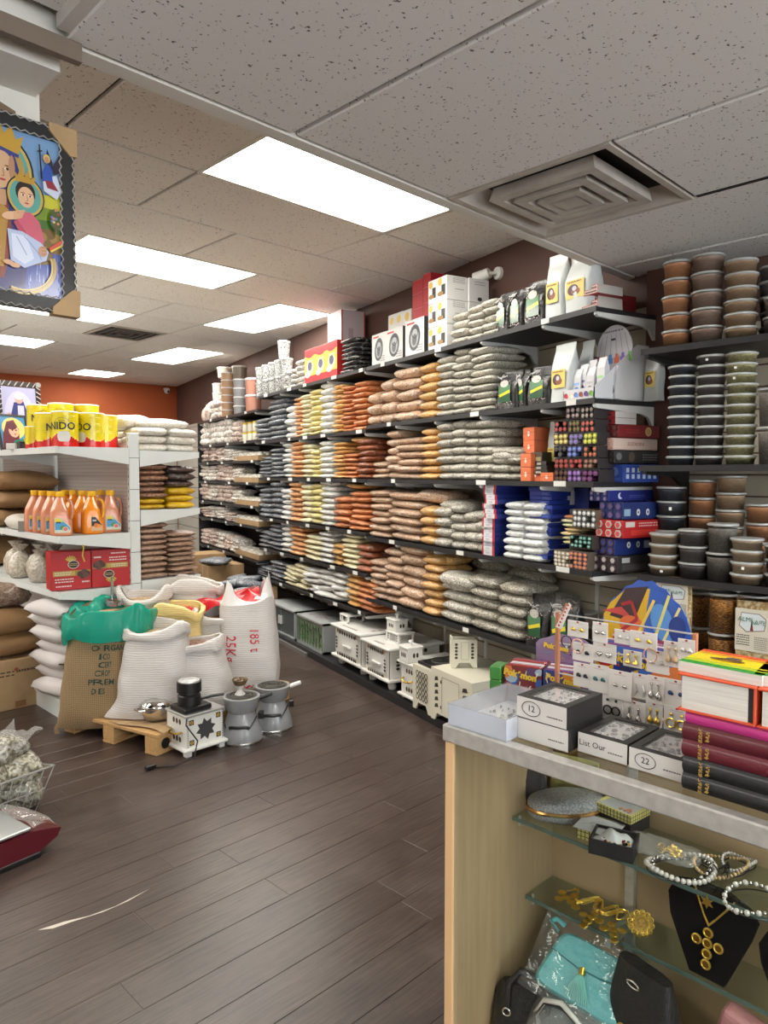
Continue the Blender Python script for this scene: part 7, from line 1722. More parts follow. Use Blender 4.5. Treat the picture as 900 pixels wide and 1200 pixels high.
def booster_art(A,w,h,pal,seed,title=True):
 r=random.Random(seed);A.rect(0,0,w,h,pal[0])
 for k in range(9):
  x,y=r.uniform(0,w),r.uniform(0,h);c=pal[1+k%(len(pal)-1)];a=r.uniform(0,3);rx,ry=r.uniform(.1,.3)*w,r.uniform(.08,.25)*h
  pts=[(min(w,max(0,x+rx*cos(t_)*cos(a)-ry*sin(t_)*sin(a))),min(h,max(0,y+rx*cos(t_)*sin(a)+ry*sin(t_)*cos(a))))for t_ in[i*2*pi/9*(1+.0)for i in range(9)]]
  A.poly(pts,c)
 for k in range(6):x=r.uniform(.1,.9)*w;y=r.uniform(.1,.8)*h;A.line([(x,y),(x+r.uniform(-.08,.08)*w,y+.15*h)],.002,(226,220,206))
mt_ylw=M('yellow_ink',(226,190,60),.4);mt_wht=M('pale_ink',(226,222,226),.4)
def booster(label,x,y,z,w,d,h,rz,pal,seed,header=None,packs=True):
 t=thing('booster_box',label,'card box',(x,y,z),rz,'card game booster boxes')
 mb=MB(pal[0]);e=.002
 mb.box(0,w,0,e,0,h).box(0,w,d-e,d,0,h).box(0,e,e,d-e,0,h).box(w-e,w,e,d-e,0,h).box(0,w,0,d,0,e);mb.build('carton',mt_boost,t)
 A=ART((0,0,0),(1,0,0),(0,0,1));booster_art(A,w,h,pal,seed);A.build('front_print',mt_boost,t)
 if w>.08:text('Pokémon',h*.3,mt_ylw,(w*.42,-.0022,h*.72),(1,0,-.12),(.12,0,1),t,bold=.0012)
 if packs:
  r=random.Random(seed+5)
  for k in range(5):
   mb=MB();c=r.choice(((206,200,206),(150,60,60),(70,90,150),(190,186,196),(120,70,120)))
   mb.rbox(.004,w-.004,.004+k*(d-.012)/5,.003+(k+.9)*(d-.012)/5,.004,h*(1.02+.05*r.random()),.002,1,c);mb.build('booster_pack',mt_boost,t)
 if header:
  hw,hh=header
  pts=[(w/2-hw/2,h*.9),(w/2+hw/2,h*.9)]+[(w/2+hw/2*cos(a)*(1+.05*sin(5*a)),h*1.25+hh*(.35+.65*sin(a))*(1+.05*cos(7*a)))for a in[i*pi/12 for i in range(13)]]
  mb=MB(pal[1]);mb.prism(pts,d-.006,d-.003);mb.build('header',mt_boost,t)
  A=ART((0,d-.006,0),(1,0,0),(0,0,1));r=random.Random(seed+2)
  lo=h*.95
  for k in range(16):
   a=r.uniform(.1,3.0);q=r.uniform(.1,.8);x_=w/2+hw/2*.8*cos(a)*q;z_=h*1.2+hh*(.3+.55*sin(a))*q
   A.poly([(x_+r.uniform(-.25,.25)*hw*.5,z_+r.uniform(-.3,.3)*hh*.5)for i in range(3)],pal[1+k%(len(pal)-1)])
  A.build('header_print',mt_boost,t);text('Pokémon',hh*.28,mt_ylw,(w*.34,d-.012,h*1.25+hh*.45),(1,0,-.1),(.1,0,1),t,bold=.0012)
 return t
PA=[(46,66,130),(226,150,60),(110,70,120),(150,170,206),(170,50,46),(60,90,160)]
PB=[(120,40,46),(60,90,160),(206,120,70),(90,60,100),(160,180,200)]
PC=[(40,60,110),(140,120,150),(90,60,110),(206,150,110),(120,140,180)]
def face_cam(p):return-pi/4
BR=-pi/2+.30
booster('card game box with red front, left of a pair behind the white boxes',1.348,.958,1.0005,.085,.075,.066,BR,PB,3)
booster('card game box with blue front, right of a pair behind the white boxes',1.374,.874,1.0005,.105,.075,.066,BR,PA,5)
booster('card game box with purple picture header behind the front card boxes',1.44,.945,1.0005,.125,.06,.05,BR,PC,8,(.14,.055))
for k in range(2):
 t=thing('green_box','small green box, %s of two at the far corner of the counter'%['lower','upper'][k],'box',(1.330,.988,1.0005+.031*k),BR,'small green boxes');MB((70,140,66)).rbox(0,.026,0,.05,0,.03,.0015,1).build('box_body',mt_boost,t)
 A=ART((.026,0,0),(0,1,0),(0,0,1));A.ell(.02,.015,.006,.008,(20,40,24));A.build('side_print',mt_boost,t)
PD_=[(70,110,190),(226,180,40),(190,50,50),(60,60,90),(206,206,220),(30,60,150),(226,130,70)]
t=booster('large card game display with a bright yellow and blue header behind the earring rack',1.565,.86,1.0005,.215,.05,.10,-pi/2,PD_,12,None,True)
mb=MB((50,90,180));w=.215;pts=[(0,.10),(w,.10),(w,.145)]+[(w*(.95-.9*i/12),.145+.105*sin(pi*(i+1.6)/15)+.006*(i%2))for i in range(13)]+[(0,.15)]
mb.prism(pts,.044,.047);mb.build('header',mt_boost,t)
A=ART((0,.044,0),(1,0,0),(0,0,1))
A.poly([(0.004,.10),(.10,.10),(.12,.235),(.06,.228),(.02,.19),(.004,.16)],(226,180,40));A.poly([(.10,.10),(w-.004,.10),(w-.004,.15),(.17,.22),(.12,.24)],(50,96,190));A.poly([(.02,.16),(.08,.15),(.115,.24),(.06,.23)],(60,40,44));A.poly([(.0,.17),(.05,.185),(.09,.15),(.05,.165)],(206,70,70));A.ell(.075,.145,.03,.022,(226,110,60));A.line([(.04,.12),(.09,.16),(.075,.2),(.05,.19)],.008,(170,40,50));A.line([(.09,.12),(.13,.21)],.007,(236,206,90));A.ell(.15,.16,.026,.045,(90,150,220),rot=.3);A.line([(.13,.11),(.165,.225)],.007,(226,220,130));A.line([(.15,.11),(.19,.2)],.006,(236,226,150));A.ell(.185,.15,.02,.03,(30,60,140));A.poly([(.03,.105),(.09,.105),(.085,.125),(.035,.13)],(190,60,60));A.poly([(.13,.102),(.2,.102),(.19,.118),(.14,.12)],(150,60,90));A.scribble(.03,.108,.09,.122,(236,200,180),1,3);A.scribble(.13,.103,.19,.116,(206,170,190),1,4)
A.build('header_print',mt_boost,t)
t=thing('earring_rack','wire and wood rack standing on the counter behind the jewellery boxes','display rack',(1.342,.822,1.0005),-pi/2)
RW=.29;mt_rw=M('rack_wood',(176,116,84),.5)
for x in(0,RW):MB().rbox(x-.004,x+.004,.0,.010,.006,.205,.001,1).build('post',mt_rw,t)
MB().rbox(-.01,RW+.01,-.03,.05,0,.006,.002,1).build('foot',mt_bl,t)
for z in(.075,.14,.203):MB().tube([(0,.004,z),(RW,.004,z)],.0018,6).build('rail',mt_wire,t)
MB((150,96,70)).tube([(.01,.004,.2),(.02,.004,.226),(.035,.0,.218)],.0022,6).build('hook',mt_rw,t,True)
def Z4(x,y):return 640+x/5.0,680+y/5.0
CARDS=[(155,355,275,468,1,'stud','dark','plane'),(275,355,410,475,1,'heart','silver','silver heart and pearl'),(452,402,560,505,1,'drop','gold','gold flower drop'),(590,398,720,540,1,'stud','pearl','bow shaped'),(690,345,790,505,2,'drop','bead','tan bead drop'),(160,470,262,620,1,'stud','dark','black plane'),(257,478,365,652,2,'stud','green','dark green'),(368,510,500,692,3,'stud','silver','clear bow'),(498,532,600,690,1,'leaf','silver','silver feather'),(592,545,690,720,2,'drop','silver','pearl cluster drop'),(685,562,833,732,1,'stud','blue','blue stone'),(155,618,245,740,1,'stud','silver','plain silver'),(247,640,330,800,1,'ring','silver','silver disc'),(330,650,447,830,1,'ring','dark','dark eye shaped'),(452,690,582,850,2,'drop','silver','silver coin drop'),(584,700,680,860,1,'drop','gold','long gold drop'),(690,722,842,880,2,'ring','gold','gold branch'),(125,228,245,330,3,'stud','gold','small gold hanging'),(272,236,360,362,4,'stud','silver','tilted silver star'),(400,282,512,372,4,'stud','pearl','white fan of'),(492,288,650,396,5,'stud','gold','broad white card of gold'),(772,335,870,468,5,'stud','pearl','round pearl')]
EMT={'dark':M('dark_metal',(50,50,54),.3,metal=.8),'silver':mt_silver,'gold':mt_goldm,'pearl':mt_pearl,'bead':M('tan_bead',(196,166,130),.3),'green':M('green_stone',(30,90,90),.15),'blue':M('blue_stone',(30,60,110),.15)}
for k,(x0,y0,x1,y1,dp,shp,met,wd)in enumerate(CARDS):
 X_=1.338-.0035*dp
 a=atX(*Z4(x0,y0),X_);c=atX(*Z4(x1,y1),X_);a2=atX(*Z4(x0,y1),X_)
 w=abs(a.y-c.y);h=abs(a.z-a2.z)*.93;z0=max(1.007,min(c.z,a2.z)+.002)
 row_='top row' if y0<300 else 'upper row' if y0<450 else 'middle row' if y0<600 else 'bottom row'
 t=thing('earring_card','white card with %s earrings, %s of the rack'%(wd,row_),'earrings',(X_,a.y,z0),(-.04,0,-pi/2)if False else-pi/2,'earring cards on the rack')
 MB((226,220,216)).rbox(0,w,0,.0012,0,h,.0005,1).build('card',mt_wb,t)
 A=ART((0,0,0),(1,0,0),(0,0,1));A.ell(w/2,h*.93,.003,.002,(150,60,50),8);A.scribble(w*.25,h*.82,w*.75,h*.88,(190,170,166),1,k);A.build('card_print',mt_wb,t)
 for sx in(.3,.7):
  x=w*sx;mb=MB()
  if shp=='stud':mb.ball((x,-.002,h*.5),.0042,8,5);mb.ball((x+.004,-.002,h*.46),.0026,6,4)
  elif shp=='heart':mb.ball((x-.003,-.002,h*.45),.004,8,5);mb.ball((x+.003,-.002,h*.45),.004,8,5);mb.ball((x,-.002,h*.38),.004,8,5)
  elif shp=='drop':mb.tube([(x,-.002,h*.72),(x,-.003,h*.5)],.0012,5);mb.ball((x,-.003,h*.72),.003,8,5);mb.lathe([(.0005,h*.5),(.005,h*.36),(.0055,h*.28),(.003,h*.2),(.0005,h*.18)],10,x,-.004)
  elif shp=='leaf':mb.tube([(x,-.002,h*.6),(x+.004,-.003,h*.3),(x-.001,-.003,h*.1)],[.002,.0035,.0005],6,flat=.4)
  else:mb.tube([(x+.0085*cos(q),-.003,h*.35+.0085*sin(q))for q in[i*2*pi/14 for i in range(14)]],.0016,6,closed=True);mb.ball((x,-.003,h*.7),.003,8,5)
  mb.build('earring',EMT[met],t,True)
for k,(px_,py_,rr_)in enumerate(((664,752,.012),(677,757,.014),(762,768,.013))):
 p=atX(px_,py_,1.318);t=thing('hoop_earring','thin hoop earring hanging at the rack top, %s'%['leftmost with a dark bead','second from left','at the middle'][k],'earrings',(1.318,p.y,p.z),-pi/2)
 MB().tube([(rr_*cos(a),0,rr_*sin(a))for a in[i*2*pi/20 for i in range(20)]],.0013,6,closed=True).build('hoop',EMT['dark']if k==0 else M('rose_gold',(226,176,150),.3,metal=.8),t,True);MB().ball((0,0,-rr_),.003,8,5).build('bead',mt_pearl,t,True)
p=atX(662,725,1.32);t=thing('paper_tag','triangular white tag with red pattern at the rack corner','tag',(1.32,p.y+.02,p.z-.02),-pi/2)
MB((222,216,212)).prism([(-.002,0),(.012,-.004),(.034,.05),(.028,.055)],0,.001).build('tag',mt_wb,t);A=ART((0,0,0),(1,0,0),(0,0,1))
for k in range(7):A.ell(.006+.0035*k,.004+.0075*k,.0025,.0025,(190,50,60),7);A.k-=1
A.build('pattern',mt_wb,t)
mt_bk=VC('book_cloth',.55,.1,bump=(300,.1));mt_pg=M('page_edges',(226,222,214),.7,stretch=(1,1,60),noise=(8,(196,190,182),.8))
def book(label,x,y,z,L,D,T,col,rz=0,gilt=None,spine_front=True):
 t=thing('book',label,'book',(x,y,z),-pi/2+rz,'stacked books on the counter')
 mb=MB(col);N=8
 prof=[(.004+.006*(1-sin(pi*i/N)),T*i/N)for i in range(N+1)]
 vs=[];fs=[]
 for q,zz in prof:vs+=[(0,q,zz),(L,q,zz)]
 for i in range(N):fs.append((2*i,2*i+1,2*i+3,2*i+2))
 mb.add(vs,fs);mb.box(0,L,.01,D,0,.0022).box(0,L,.01,D,T-.0022,T);mb.build('cover',mt_bk,t,True,50)
 MB().box(.003,L-.003,.011,D-.004,.0022,T-.0022).build('pages',mt_pg,t)
 if gilt:
  text(gilt[0],T*.30,mt_gold,(L*gilt[1],.0032,T*.5),(0,0,1),(-1,0,0),t,bold=.0002);text(gilt[2],T*.30,mt_gold,(L*gilt[1]+.011,.0032,T*.5),(0,0,1),(-1,0,0),t,bold=.0002)
 return t
zz=1.0005;BX,BY=1.128,.464
for k,(c,nme)in enumerate((((26,26,28),'black book with gilt title, bottom of the stack'),((28,28,30),'black book with gilt title, second from the bottom'),((98,24,38),'maroon book with gilt title, lower of two'),((92,22,36),'maroon book with faint gilt title, upper of two'))):
 book(nme,BX+.001*k,BY+(.002 if k>1 else 0),zz,.30,.19,.0262,c,0,('መጽሐፍ',.1,'ቅዱስ'));zz+=.0264
book('bright pink book on the maroon books',BX+.004,BY-.002,zz,.30,.19,.021,(206,60,140),0);zz+=.0212
for k in range(2):
 t=thing('thick_book',['thick white paged book with orange covers, left of two on the pink book','thick white paged book with orange covers, right of two at the picture edge'][k],'book',(BX+.004,BY+.004-.118*k,zz),-pi/2)
 mb=MB((214,84,48));mb.rbox(-.004,.112,-.004,.165,0,.0035,.001,1).rbox(-.004,.112,-.004,.165,.056,.0595,.001,1).rbox(.108,.112,-.002,.165,.003,.057,.001,1);mb.build('cover',mt_bk,t)
 MB().box(.002,.10,.0,.16,.0035,.056).build('pages',mt_pg,t);MB((44,40,44)).box(.10,.108,.002,.16,.0036,.0558).build('endband',mt_bk,t)
zz+=.0597
def flagbook(label,x,y,z,rz,sd):
 t=thing('notebook',label,'notebook',(x,y,z),-pi/2+rz,'striped notebooks')
 L,D,T=.125,.10,.016
 MB().box(0,L,0,D,0,T).build('pages',mt_pg,t)
 A=ART((0,0,T),(1,0,0),(0,1,0),.0004);A.rect(0,0,L,D*.16,(60,160,60));A.rect(0,D*.16,L,D*.3,(190,206,50));A.rect(0,D*.3,L,D*.74,(240,214,30));A.rect(0,D*.74,L,D*.86,(240,160,40));A.rect(0,D*.86,L,D,(226,86,50))
 A.ell(L*.45,D*.5,L*.22,D*.08,(150,110,50));A.ell(L*.5,D*.62,L*.10,D*.06,(96,90,80));A.line([(L*.3,D*.42),(L*.42,D*.55),(L*.62,D*.5)],.004,(110,70,40));A.build('cover',mt_gloss,t)
 return t
flagbook('striped yellow notebook on the left thick book',BX+.012,BY+.012,zz,-.02,1);flagbook('striped yellow notebook at the right picture edge',BX+.014,BY-.10,zz,.1,2)
UZ,LZ,DZ=.7505,.5505,.2805
c=atz(652,958,UZ)
t=thing('clutch_bag','oval silver glitter clutch with a gold band on the upper glass shelf','clutch bag',(1.375,.812,UZ),-.70)
mt_glit=M('silver_glitter',(176,178,180),.3,metal=.5,noise=(260,(110,112,116),.9),bump=(300,.5))
MB().grid(lambda u,v:(.086*cos(2*pi*u)*sqrt(max(0,1-(v*.92)**4)),.05*sin(2*pi*u)*sqrt(max(0,1-(v*.92)**4)),.031+.024*v),32,8,cu=True).build('upper_shell',mt_glit,t,True,180)
MB().grid(lambda u,v:(.086*cos(2*pi*u)*sqrt(max(0,1-(v*.9)**4)),.05*sin(2*pi*u)*sqrt(max(0,1-(v*.9)**4)),.025-.0245*v),32,8,cu=True).build('lower_shell',mt_glit,t,True,180)
mb=MB();mb.lathe([(1e-6,.052),(.04,.0525)],32,sx=.86,sy=.5)if False else None
MB().poly([(.0475*cos(a),.0278*sin(a),.0551)for a in[i*2*pi/24 for i in range(24)]]).build('top_cap',mt_glit,t)
MB().tube([(.087*cos(a),.051*sin(a),.028)for a in[i*2*pi/36 for i in range(36)]],.0045,6,closed=True).build('gold_band',M('rose_gold_band',(206,156,96),.2,metal=1),t,True)
mt_yb=VC('patterned_box',.5)
def check(A,w,h):
 A.rect(0,0,w,h,(206,196,120))
 n=int(w/.008)
 for i in range(n):A.rect(w*i/n,0,w*i/n+.0018,h,(50,46,40));A.k-=1
 A.k+=1
 for j in range(2):A.rect(0,h*(.25+.45*j),w,h*(.32+.45*j),(60,56,46))
def check_box(label,p,z,w,d,h,rz,dark_under=False,content=True):
 t=thing('patterned_box',label,'box',(p[0],p[1],z),-pi/2+rz,'checked jewellery trays')
 MB((70,66,60)).box(0,w,0,d,0,h*.7,cols=[None,(186,190,196),None,None,None,None]).build('box_body',mt_yb,t)
 mb=MB((206,196,120));e=.004;mb.box(0,w,0,e,h*.7,h).box(0,w,d-e,d,h*.7,h).box(0,e,e,d-e,h*.7,h).box(w-e,w,e,d-e,h*.7,h);mb.build('rim',mt_yb,t)
 for o_,ux in(((0,0,0),(1,0,0)),((w,0,0),(0,1,0))):
  A=ART(o_,ux,(0,0,1));check(A,w if ux[0]else d,h);A.build('checked_paper',mt_yb,t)
 if content:
  mb=MB();r=random.Random(5)
  for k in range(9):mb.ball((w*.7+r.uniform(-.012,.012),d*.35+r.uniform(-.008,.008),h*.78),.0035,6,4)
  mb.build('trinket',M('rose_gold',(226,176,150),.3,metal=.8),t,True)['kind']='stuff'
 return t
t=thing('plain_box','dark box under the checked tray at the back of the upper glass shelf','box',(1.40,.755,UZ),-pi/2-.12);MB((40,38,40)).rbox(0,.085,0,.07,0,.03,.002,1).build('box_body',mt_yb,t)
check_box('checked open tray with a pink trinket at the back of the upper glass shelf',(1.395,.757),UZ+.0305,.088,.072,.018,-.12)
check_box('checked tray with a picture card lid beside the black trinket box',(1.315,.752),UZ,.07,.075,.022,.1,content=False)
t=thing('picture_card','white card with a pale drawing lying on the checked tray','card',(1.308,.757,UZ+.0225),-pi/2+.14);MB((190,192,196)).rbox(0,.085,0,.07,0,.002,.0005,1).build('card',mt_yb,t);A=ART((0,0,.002),(1,0,0),(0,1,0));A.line([(.01,.02),(.03,.04),(.05,.03),(.07,.05)],.0012,(120,124,130));A.ring(.045,.035,.02,.014,.001,(130,134,140));A.build('card_print',mt_yb,t)
t=thing('trinket_box','black open box of white and coloured trinkets on the upper glass shelf','box',(1.275,.703,UZ),-pi/2+.28)
w,d,h=.085,.07,.03;mb=MB((26,26,30));e=.004;mb.box(0,w,0,e,0,h).box(0,w,d-e,d,0,h).box(0,e,e,d-e,0,h).box(w-e,w,e,d-e,0,h).box(0,w,0,d,0,.004);mb.build('box_body',mt_yb,t)
mb=MB();mb.grid(lambda u,v:(e+(w-2*e)*u,e+(d-2*e)*v,.018+.022*sin(pi*u)*sin(pi*v)+.004*sin(13*u+5*v)),12,10,(206,206,206));mb.build('paper_nest',mt_wb,t,True,180)
r=random.Random(6);mb=MB()
for k in range(22):mb.ball((r.uniform(.01,w-.01),r.uniform(.006,.03),.026),.004,6,4,r.choice(((30,28,34),(206,160,60),(226,222,220),(120,30,40),(60,90,80))))
mb.build('charms',mt_gloss,t,True)['kind']='stuff'
t=thing('gold_bag','clear bag of gold jewellery lying at the back of the upper glass shelf','bag',(1.375,.60,UZ+.001),-pi/2+.1)
put('film',bag_mesh(CLEAR('clear_zip_bag',(244,244,244),.1,.22,(216,214,210),bump=(40,.8)),150,.15,.08,.02,10,.4,.01),t)
mb=MB();r=random.Random(12)
for k in range(40):a=r.uniform(0,6.28);q=r.uniform(0,.024);mb.tube([(.02+q*cos(a)+.006*cos(b_),q*.8*sin(a)+.006*sin(b_),.008+.006*r.random())for b_ in[i*2*pi/8 for i in range(8)]],.0012,4,closed=True)
mb.build('gold_jewellery',mt_goldm,t,True)['kind']='stuff'
t=thing('dark_purse','dark purse with pale edge standing against the counter end panel','purse',(1.36,.895,UZ),-pi/2+.25);pouch_mb(.06,.13,.03,(60,58,62),.03,4).build('purse',mt_foil,t,True,50);MB((206,190,140)).tube([(-.03,.004,.0),(-.032,.004,.06),(-.028,.004,.125),(.02,.004,.13)],.004,6).build('piping',mt_wb,t,True);MB((214,208,196)).prism([(-.036,.0),(-.022,.0),(-.022,.06),(-.036,.06)],-.006,-.005).build('price_label',mt_wb,t)
t=thing('yellow_bag','pale yellow green crinkled bag standing behind the silver clutch','bag',(1.425,.83,UZ),-pi/2+.1);pouch_mb(.11,.11,.04,(180,176,110),.06,7).build('bag',M('yellow_green_film',(176,170,104),.35,coat=.4,bump=(40,.7)),t,True,180)
def necklace(label,cx,cy,rx,ry,rot,z,bead,mat,n,sag=.0,a0=0,a1=2*pi,name='bead_necklace',zamp=.012,seed=1,alt=None):
 t=thing(name,label,'necklace',(cx,cy,z),rot);r=random.Random(seed)
 mb=MB();m2=MB()
 for k in range(n):
  a=a0+(a1-a0)*k/n;q=bead*r.uniform(.85,1.1);p=(rx*cos(a),ry*sin(a),bead+zamp*(1+sin(2*a+seed))/2)
  (m2 if alt and k%2 else mb).ball(p,q*(.7 if alt and k%2 else 1),8,6)
 o=mb.build('beads',mat,t,True);o['kind']='stuff'
 if alt:o=m2.build('spacer_beads',alt,t,True);o['kind']='stuff'
 MB().tube([(rx*cos(a0+(a1-a0)*k/40),ry*sin(a0+(a1-a0)*k/40),bead)for k in range(41)],.0012,5).build('thread',EMT['dark'],t,True)
 return t
necklace('large silver pearl choker at the front of the upper glass shelf',1.335,.545,.062,.046,-.75,UZ,.0056,mt_pearl,38,seed=1)
necklace('dark and silver bead strand inside the pearl choker',1.338,.545,.053,.038,-.75,UZ,.0036,mt_silver,44,seed=2,alt=EMT['dark'])
necklace('gold and pearl bead necklace behind the chokers',1.40,.495,.055,.035,-.5,UZ,.0034,M('champagne_pearl',(206,176,130),.25,coat=.5),44,seed=3)
necklace('white bead bracelet at the back right of the upper shelf',1.435,.475,.034,.024,-.4,UZ,.0035,mt_pearl,32,seed=4)
necklace('pearl choker at the right picture edge on the upper glass shelf',1.32,.405,.055,.045,-.6,UZ,.005,mt_pearl,36,seed=5,alt=mt_silver)
t=thing('black_ribbon','thin black ribbon bow among the necklaces','ribbon',(1.37,.47,UZ+.012),.3)
for k in range(4):MB().tube([(.03*cos(.9*k)*i/6*(1+.3*sin(i)),.03*sin(.9*k+.3)*i/6,.008*sin(i*.9+k)+.008)for i in range(7)],.0016,5).build('strand',mt_bl,t,True)
t=thing('star_pendant','gold star pendant hanging among the necklaces','pendant',(1.298,.480,UZ),-pi/2)
mb=MB();st=[((.012 if i%2==0 else.0055)*cos(pi/2+i*pi/6),(.012 if i%2==0 else.0055)*sin(pi/2+i*pi/6))for i in range(12)];mb.prism([(x,y-.012)for x,y in st],-.006,-.004);mb.build('star',mt_goldm,t)
t=thing('gold_chains','heap of thin gold chains on the lower glass shelf','chains',(1.425,.775,LZ),-pi/2)
r=random.Random(15)
for k in range(7):
 pts=[];x=-.05+.01*k
 for i in range(26):x+=.0052*(1 if k%2==0 else.8);pts.append((x-.02,.022*sin(i*.55+k*1.1)+r.uniform(-.004,.004),.002+.003*(k%3)))
 MB().tube(pts,.0014,5).build('chain',mt_goldm,t,True)
def coin_cross(label,p,z,s,rz,tilt=0):
 t=thing('coin_cross',label,'pendant',(p[0],p[1],z),rz,'gold coin cross pendants')
 for k,(x,y)in enumerate(((0,1),(0,0),(0,-1),(-1,.0),(1,.0),(0,-2))):MB().lathe([(.0001,.0016),(s*.36,.0026),(s*.42,.003),(s*.5,.002),(s*.5,0)],16,x*s,y*s,0,cap1=True).build('coin',mt_goldm,t,True,50)
 return t
coin_cross('gold coin cross pendant lying left on the lower glass shelf',atz(664,1052,LZ)[:2],LZ,.019,-.5);coin_cross('gold coin cross pendant lying at the edge of the lower glass shelf',atz(693,1076,LZ)[:2],LZ,.018,-1.5);coin_cross('gold coin cross pendant beside the filigree brooch',atz(718,1090,LZ)[:2],LZ,.018,-1.0)
p=atz(751,1089,LZ);t=thing('filigree_brooch','round gold filigree brooch on the lower glass shelf','brooch',(p.x,p.y,LZ+.012),(.75,0,-pi/2+.3))
mb=MB();mb.lathe([(.0001,.006),(.006,.005),(.008,.003),(.014,.0045),(.017,.002),(.024,.003),(.024,0)],24);mb.build('centre',M('gold_filigree',(226,186,104),.35,metal=.9,bump=(260,1.0)),t,True,50)
for k in range(12):a=2*pi*k/12;MB().tube([(.021*cos(a)+.0055*cos(q),.021*sin(a)+.0055*sin(q),.002)for q in[i*2*pi/9 for i in range(9)]],.0013,5,closed=True).build('petal',mt_goldm,t,True)
mt_vel=M('black_velvet',(16,16,18),.9,spec=.1)
t=thing('necklace_bust','black velvet necklace bust wearing a gold coin cross in the glass counter','necklace bust',(1.362,.506,LZ),(-.12,0,-pi/2-.05))
out=[(-.03,0),(.035,0),(.055,.05),(.075,.10),(.085,.135),(.07,.155),(.03,.17),(-.03,.17),(-.068,.16),(-.082,.13),(-.075,.09),(-.05,.04)]
mb=MB();mb.prism(out,0,.012);mb.build('bust',mt_vel,t);MB().box(-.02,.02,.012,.03,0,.1).build('easel_leg',mt_vel,t)
ch=[(-.032,-.0035,.168),(-.02,-.004,.14),(-.008,-.0045,.115),(.002,-.005,.100),(.012,-.0045,.113),(.03,-.004,.138),(.046,-.0035,.162)]
mb=MB()
for(a,b_)in zip(ch,ch[1:]):
 a,b_=Vector(a),Vector(b_)
 for i in range(7):q=a.lerp(b_,i/7);mb.ball(tuple(q),.0022,6,4)
mb.build('chain',mt_goldm,t,True)['kind']='stuff'
cx_=thing('cross_pendant',None,None,(.002,-.006,.083),0);cx_.parent=t
bpy.data.objects.remove(cx_)
for k,(x,z)in enumerate(((0,.078),(0,.0585),(0,.039),(0,.0195),(-.0205,.0585),(.0205,.0585))):
 mb=MB();mb.m=Matrix.Translation((.002+x,-.0035,z+.008))@Matrix.Rotation(pi/2,4,'X');mb.lathe([(.0001,.002),(.006,.0022),(.0075,.0038),(.0095,.003),(.0095,0)],18);q=mb.build('cross_coin',mt_goldm,t,True,50)
 mb=MB();mb.m=Matrix.Translation((.002+x,-.0035,z+.008))@Matrix.Rotation(pi/2,4,'X');mb.lathe([(.0001,.0036),(.0058,.0034)],14,cap0=False,cap1=False);mb.build('coin_centre',M('dark_gold',(150,110,36),.4,metal=1),q)
t=thing('necklace_bust','second black velvet bust cut off at the right picture edge','necklace bust',(1.362,.352,LZ),(-.12,0,-pi/2));mb=MB();mb.prism([(x*.8,z*.8)for x,z in out],0,.012);mb.build('bust',mt_vel,t)
mt_leat=M('black_leather',(24,23,24),.5,bump=(120,.25));mt_teal=M('teal_leather',(74,168,172),.3,coat=.45,bump=(60,.25));mt_pinkl=M('dusty_pink_leather',(176,118,120),.45,bump=(120,.15))
def handbag(name,label,loc,rz,w,d,h,mat,n=14,cat='handbag',round_=.5):
 t=thing(name,label,cat,loc,rz)
 def fn(u,v):
  a=2*pi*u;z=h*v;q=round_;ca,sa=cos(a),sin(a);s_=(1-.30*max(0,v-.3)/.7)*(1 if v<.9 else.9);k=1-.75*max(0,v-.25)/.75
  ww=w/2*(1-.5*max(0,v-.55)**2*2.2)*min(1,.8+2*v)
  return((abs(ca)**q)*(1 if ca>0 else-1)*ww,(abs(sa)**.7)*(1 if sa>0 else-1)*d/2*k,z)
 mb=MB();mb.grid(fn,28,n,cu=True);mb.add([fn(i/28,0)for i in range(28)],[tuple(reversed(range(28)))]);mb.add([fn(i/28,1)for i in range(28)],[tuple(range(28))]);mb.build('bag_body',mat,t,True,60);return t
t=handbag('handbag','black rounded handbag with silver rings, bottom left of the glass counter',(1.27,.83,DZ),-pi/2+.35,.155,.10,.135,mt_leat)
MB().tube([(-.04,-.03,.10),(-.043,-.02,.14),(-.02,-.005,.165),(.02,-.005,.16),(.043,-.02,.13),(.045,-.035,.095)],.0065,10).build('handle',mt_leat,t,True)
for x in(-.04,.045):MB().tube([(x+.008*cos(a),-.044,.095+.008*sin(a))for a in[i*2*pi/16 for i in range(16)]],.0018,6,closed=True).build('silver_ring',mt_silver,t,True)
t=thing('wrapped_bag','grey bag wrapped in clear plastic under the teal satchel','bag',(1.335,.75,DZ),.4)
put('film',bag_mesh(CLEAR('wrap_film',(236,238,238),.1,.35,(170,172,172),bump=(26,1.0)),160,.26,.2,.15,14,.35,.01),t);put('bag_body',bag_mesh(M('grey_leather',(120,120,122),.5),161,.22,.17,.125,10,.4,.0),t)
T1=Vector((1.318,.715,.462))
t=thing('satchel','teal leather satchel with a tassel wrapped in plastic inside the glass counter','handbag',T1,(radians(-46),radians(8),-pi/2+.12))
mb=MB()
def sat(u,v):
 a=2*pi*u;ca,sa=cos(a),sin(a);w_=.098;hh=.062
 x=(abs(ca)**.3)*(1 if ca>0 else-1)*w_;z=(abs(sa)**.3)*(1 if sa>0 else-1)*hh
 k=1-abs(2*v-1)**3*.10
 return(x*k+.012*(z/hh),(v-.5)*.036,z*k)
mb.grid(sat,40,8,cu=True);mb.add([sat(i/40,0)for i in range(40)],[tuple(range(40))]);mb.add([sat(i/40,1)for i in range(40)],[tuple(range(40))]);mb.build('satchel_body',mt_teal,t,True,60)
MB().tube([(-.09,-.0195,.012),(-.03,-.021,.004),(.02,-.021,.006),(.10,-.0195,.022)],.0016,6).build('flap_seam',M('teal_seam',(44,120,126),.4),t,True)
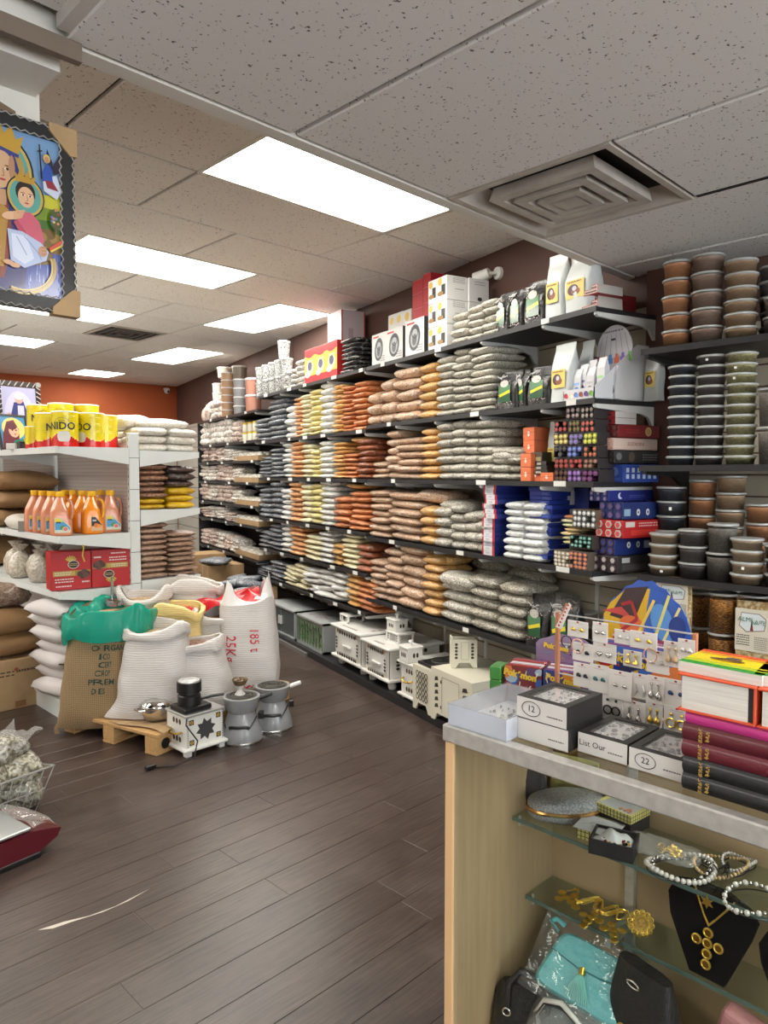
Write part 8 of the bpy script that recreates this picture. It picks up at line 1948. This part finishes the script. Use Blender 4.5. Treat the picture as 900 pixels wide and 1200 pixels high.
q=MB().cyl((-.018,-.024,.008),(-.015,-.026,-.006),.0055,.0065,12).build('tassel_cap',mt_goldm,t,True)
for k in range(11):MB().tube([(-.015+.001*(k-5),-.026,-.006),(-.012+.0035*(k-5),-.027,-.03),(-.006+.005*(k-5),-.0255,-.052)],.0013,5).build('tassel_strand',M('tassel_teal',(120,186,176),.5),t,True)
A=ART((.05,-.0186,0),(1,0,0),(0,0,1));A.rect(-.0,-.004,.03,.024,(190,206,206));A.rect(.004,.0,.026,.02,(84,166,170));A.rect(.007,.003,.023,.017,(160,150,140));A.build('maker_patch',mt_wb,t)
MB().tube([(-.095,0,.05),(-.118,0,.062),(-.112,.008,.074),(-.09,.012,.07)],.009,8,flat=.4).build('strap_end',mt_teal,t,True);MB().tube([(.05,.01,.06),(.062,.015,.075),(.07,.02,.085)],.011,8,flat=.35).build('strap',mt_teal,t,True)
mb=MB();mb.grid(lambda u,v:((u-.5)*.25,-.024+.006*sin(9*u+5*v),(v-.5)*.16),14,10);mb.build('plastic_wrap',CLEAR('thin_wrap',(250,252,252),.08,.06,bump=(30,.9)),t,True,180)
t=handbag('handbag','black long handbag with gold half ring, lying by the pink wallet',(1.315,.60,DZ),-pi/2-.25,.15,.13,.265,mt_leat,16,'handbag',.6)
MB().tube([(.012*cos(a),-.062,.165+.012*sin(a))for a in[i*pi/10+.3 for i in range(11)]],.002,6).build('gold_half_ring',mt_goldm,t,True);MB().tube([(.0+.014*cos(a),-.035,.245+.006*sin(a))for a in[i*2*pi/14 for i in range(14)]],.002,6,closed=True).build('silver_ring',mt_silver,t,True)
t=thing('white_handle_bag','white handled bag with dark piping at the bottom of the glass counter','handbag',(1.235,.735,DZ),-pi/2+.1)
handle_pts=[(-.05,0,.08),(-.055,0,.12),(-.035,.0,.155),(.0,.0,.165),(.04,.0,.14),(.07,.0,.09)]
MB().tube(handle_pts,.006,10).build('handle',mt_pearl,t,True);MB().tube([(x,-.0055,z-.003)for x,y,z in handle_pts],.0018,6).build('piping',mt_bl,t,True);MB().rbox(-.07,.09,-.02,.03,0,.088,.012,3).build('bag_body',M('white_leather',(206,206,204),.4),t)
t=thing('wallet','dusty pink wallet standing in the glass counter, bottom right','wallet',(1.30,.478,DZ),(-.1,.22,-pi/2));MB().rbox(-.04,.045,0,.05,0,.255,.012,3).build('wallet',mt_pinkl,t);MB().tube([(-.04,-.0005,.19),(.045,-.0005,.19)],.001,5).build('seam',M('pink_seam',(140,86,90),.5),t)
o=put('clear_bag',bag_mesh(CLEAR('clear_bag_film',(240,240,240),.1,.3,(190,186,182),bump=(30,1.0)),170,.14,.2,.22,12,.4,.01),None,(1.33,.385,DZ),.2);tag(o,'crumpled clear plastic bag at the bottom right of the glass counter','bag')
TURN=Matrix.Rotation(-pi/2-WRZ,4,'Z')
for o in list(bpy.data.objects):
 if o.parent is None:
  o.matrix_world=TURN@o.matrix_basis
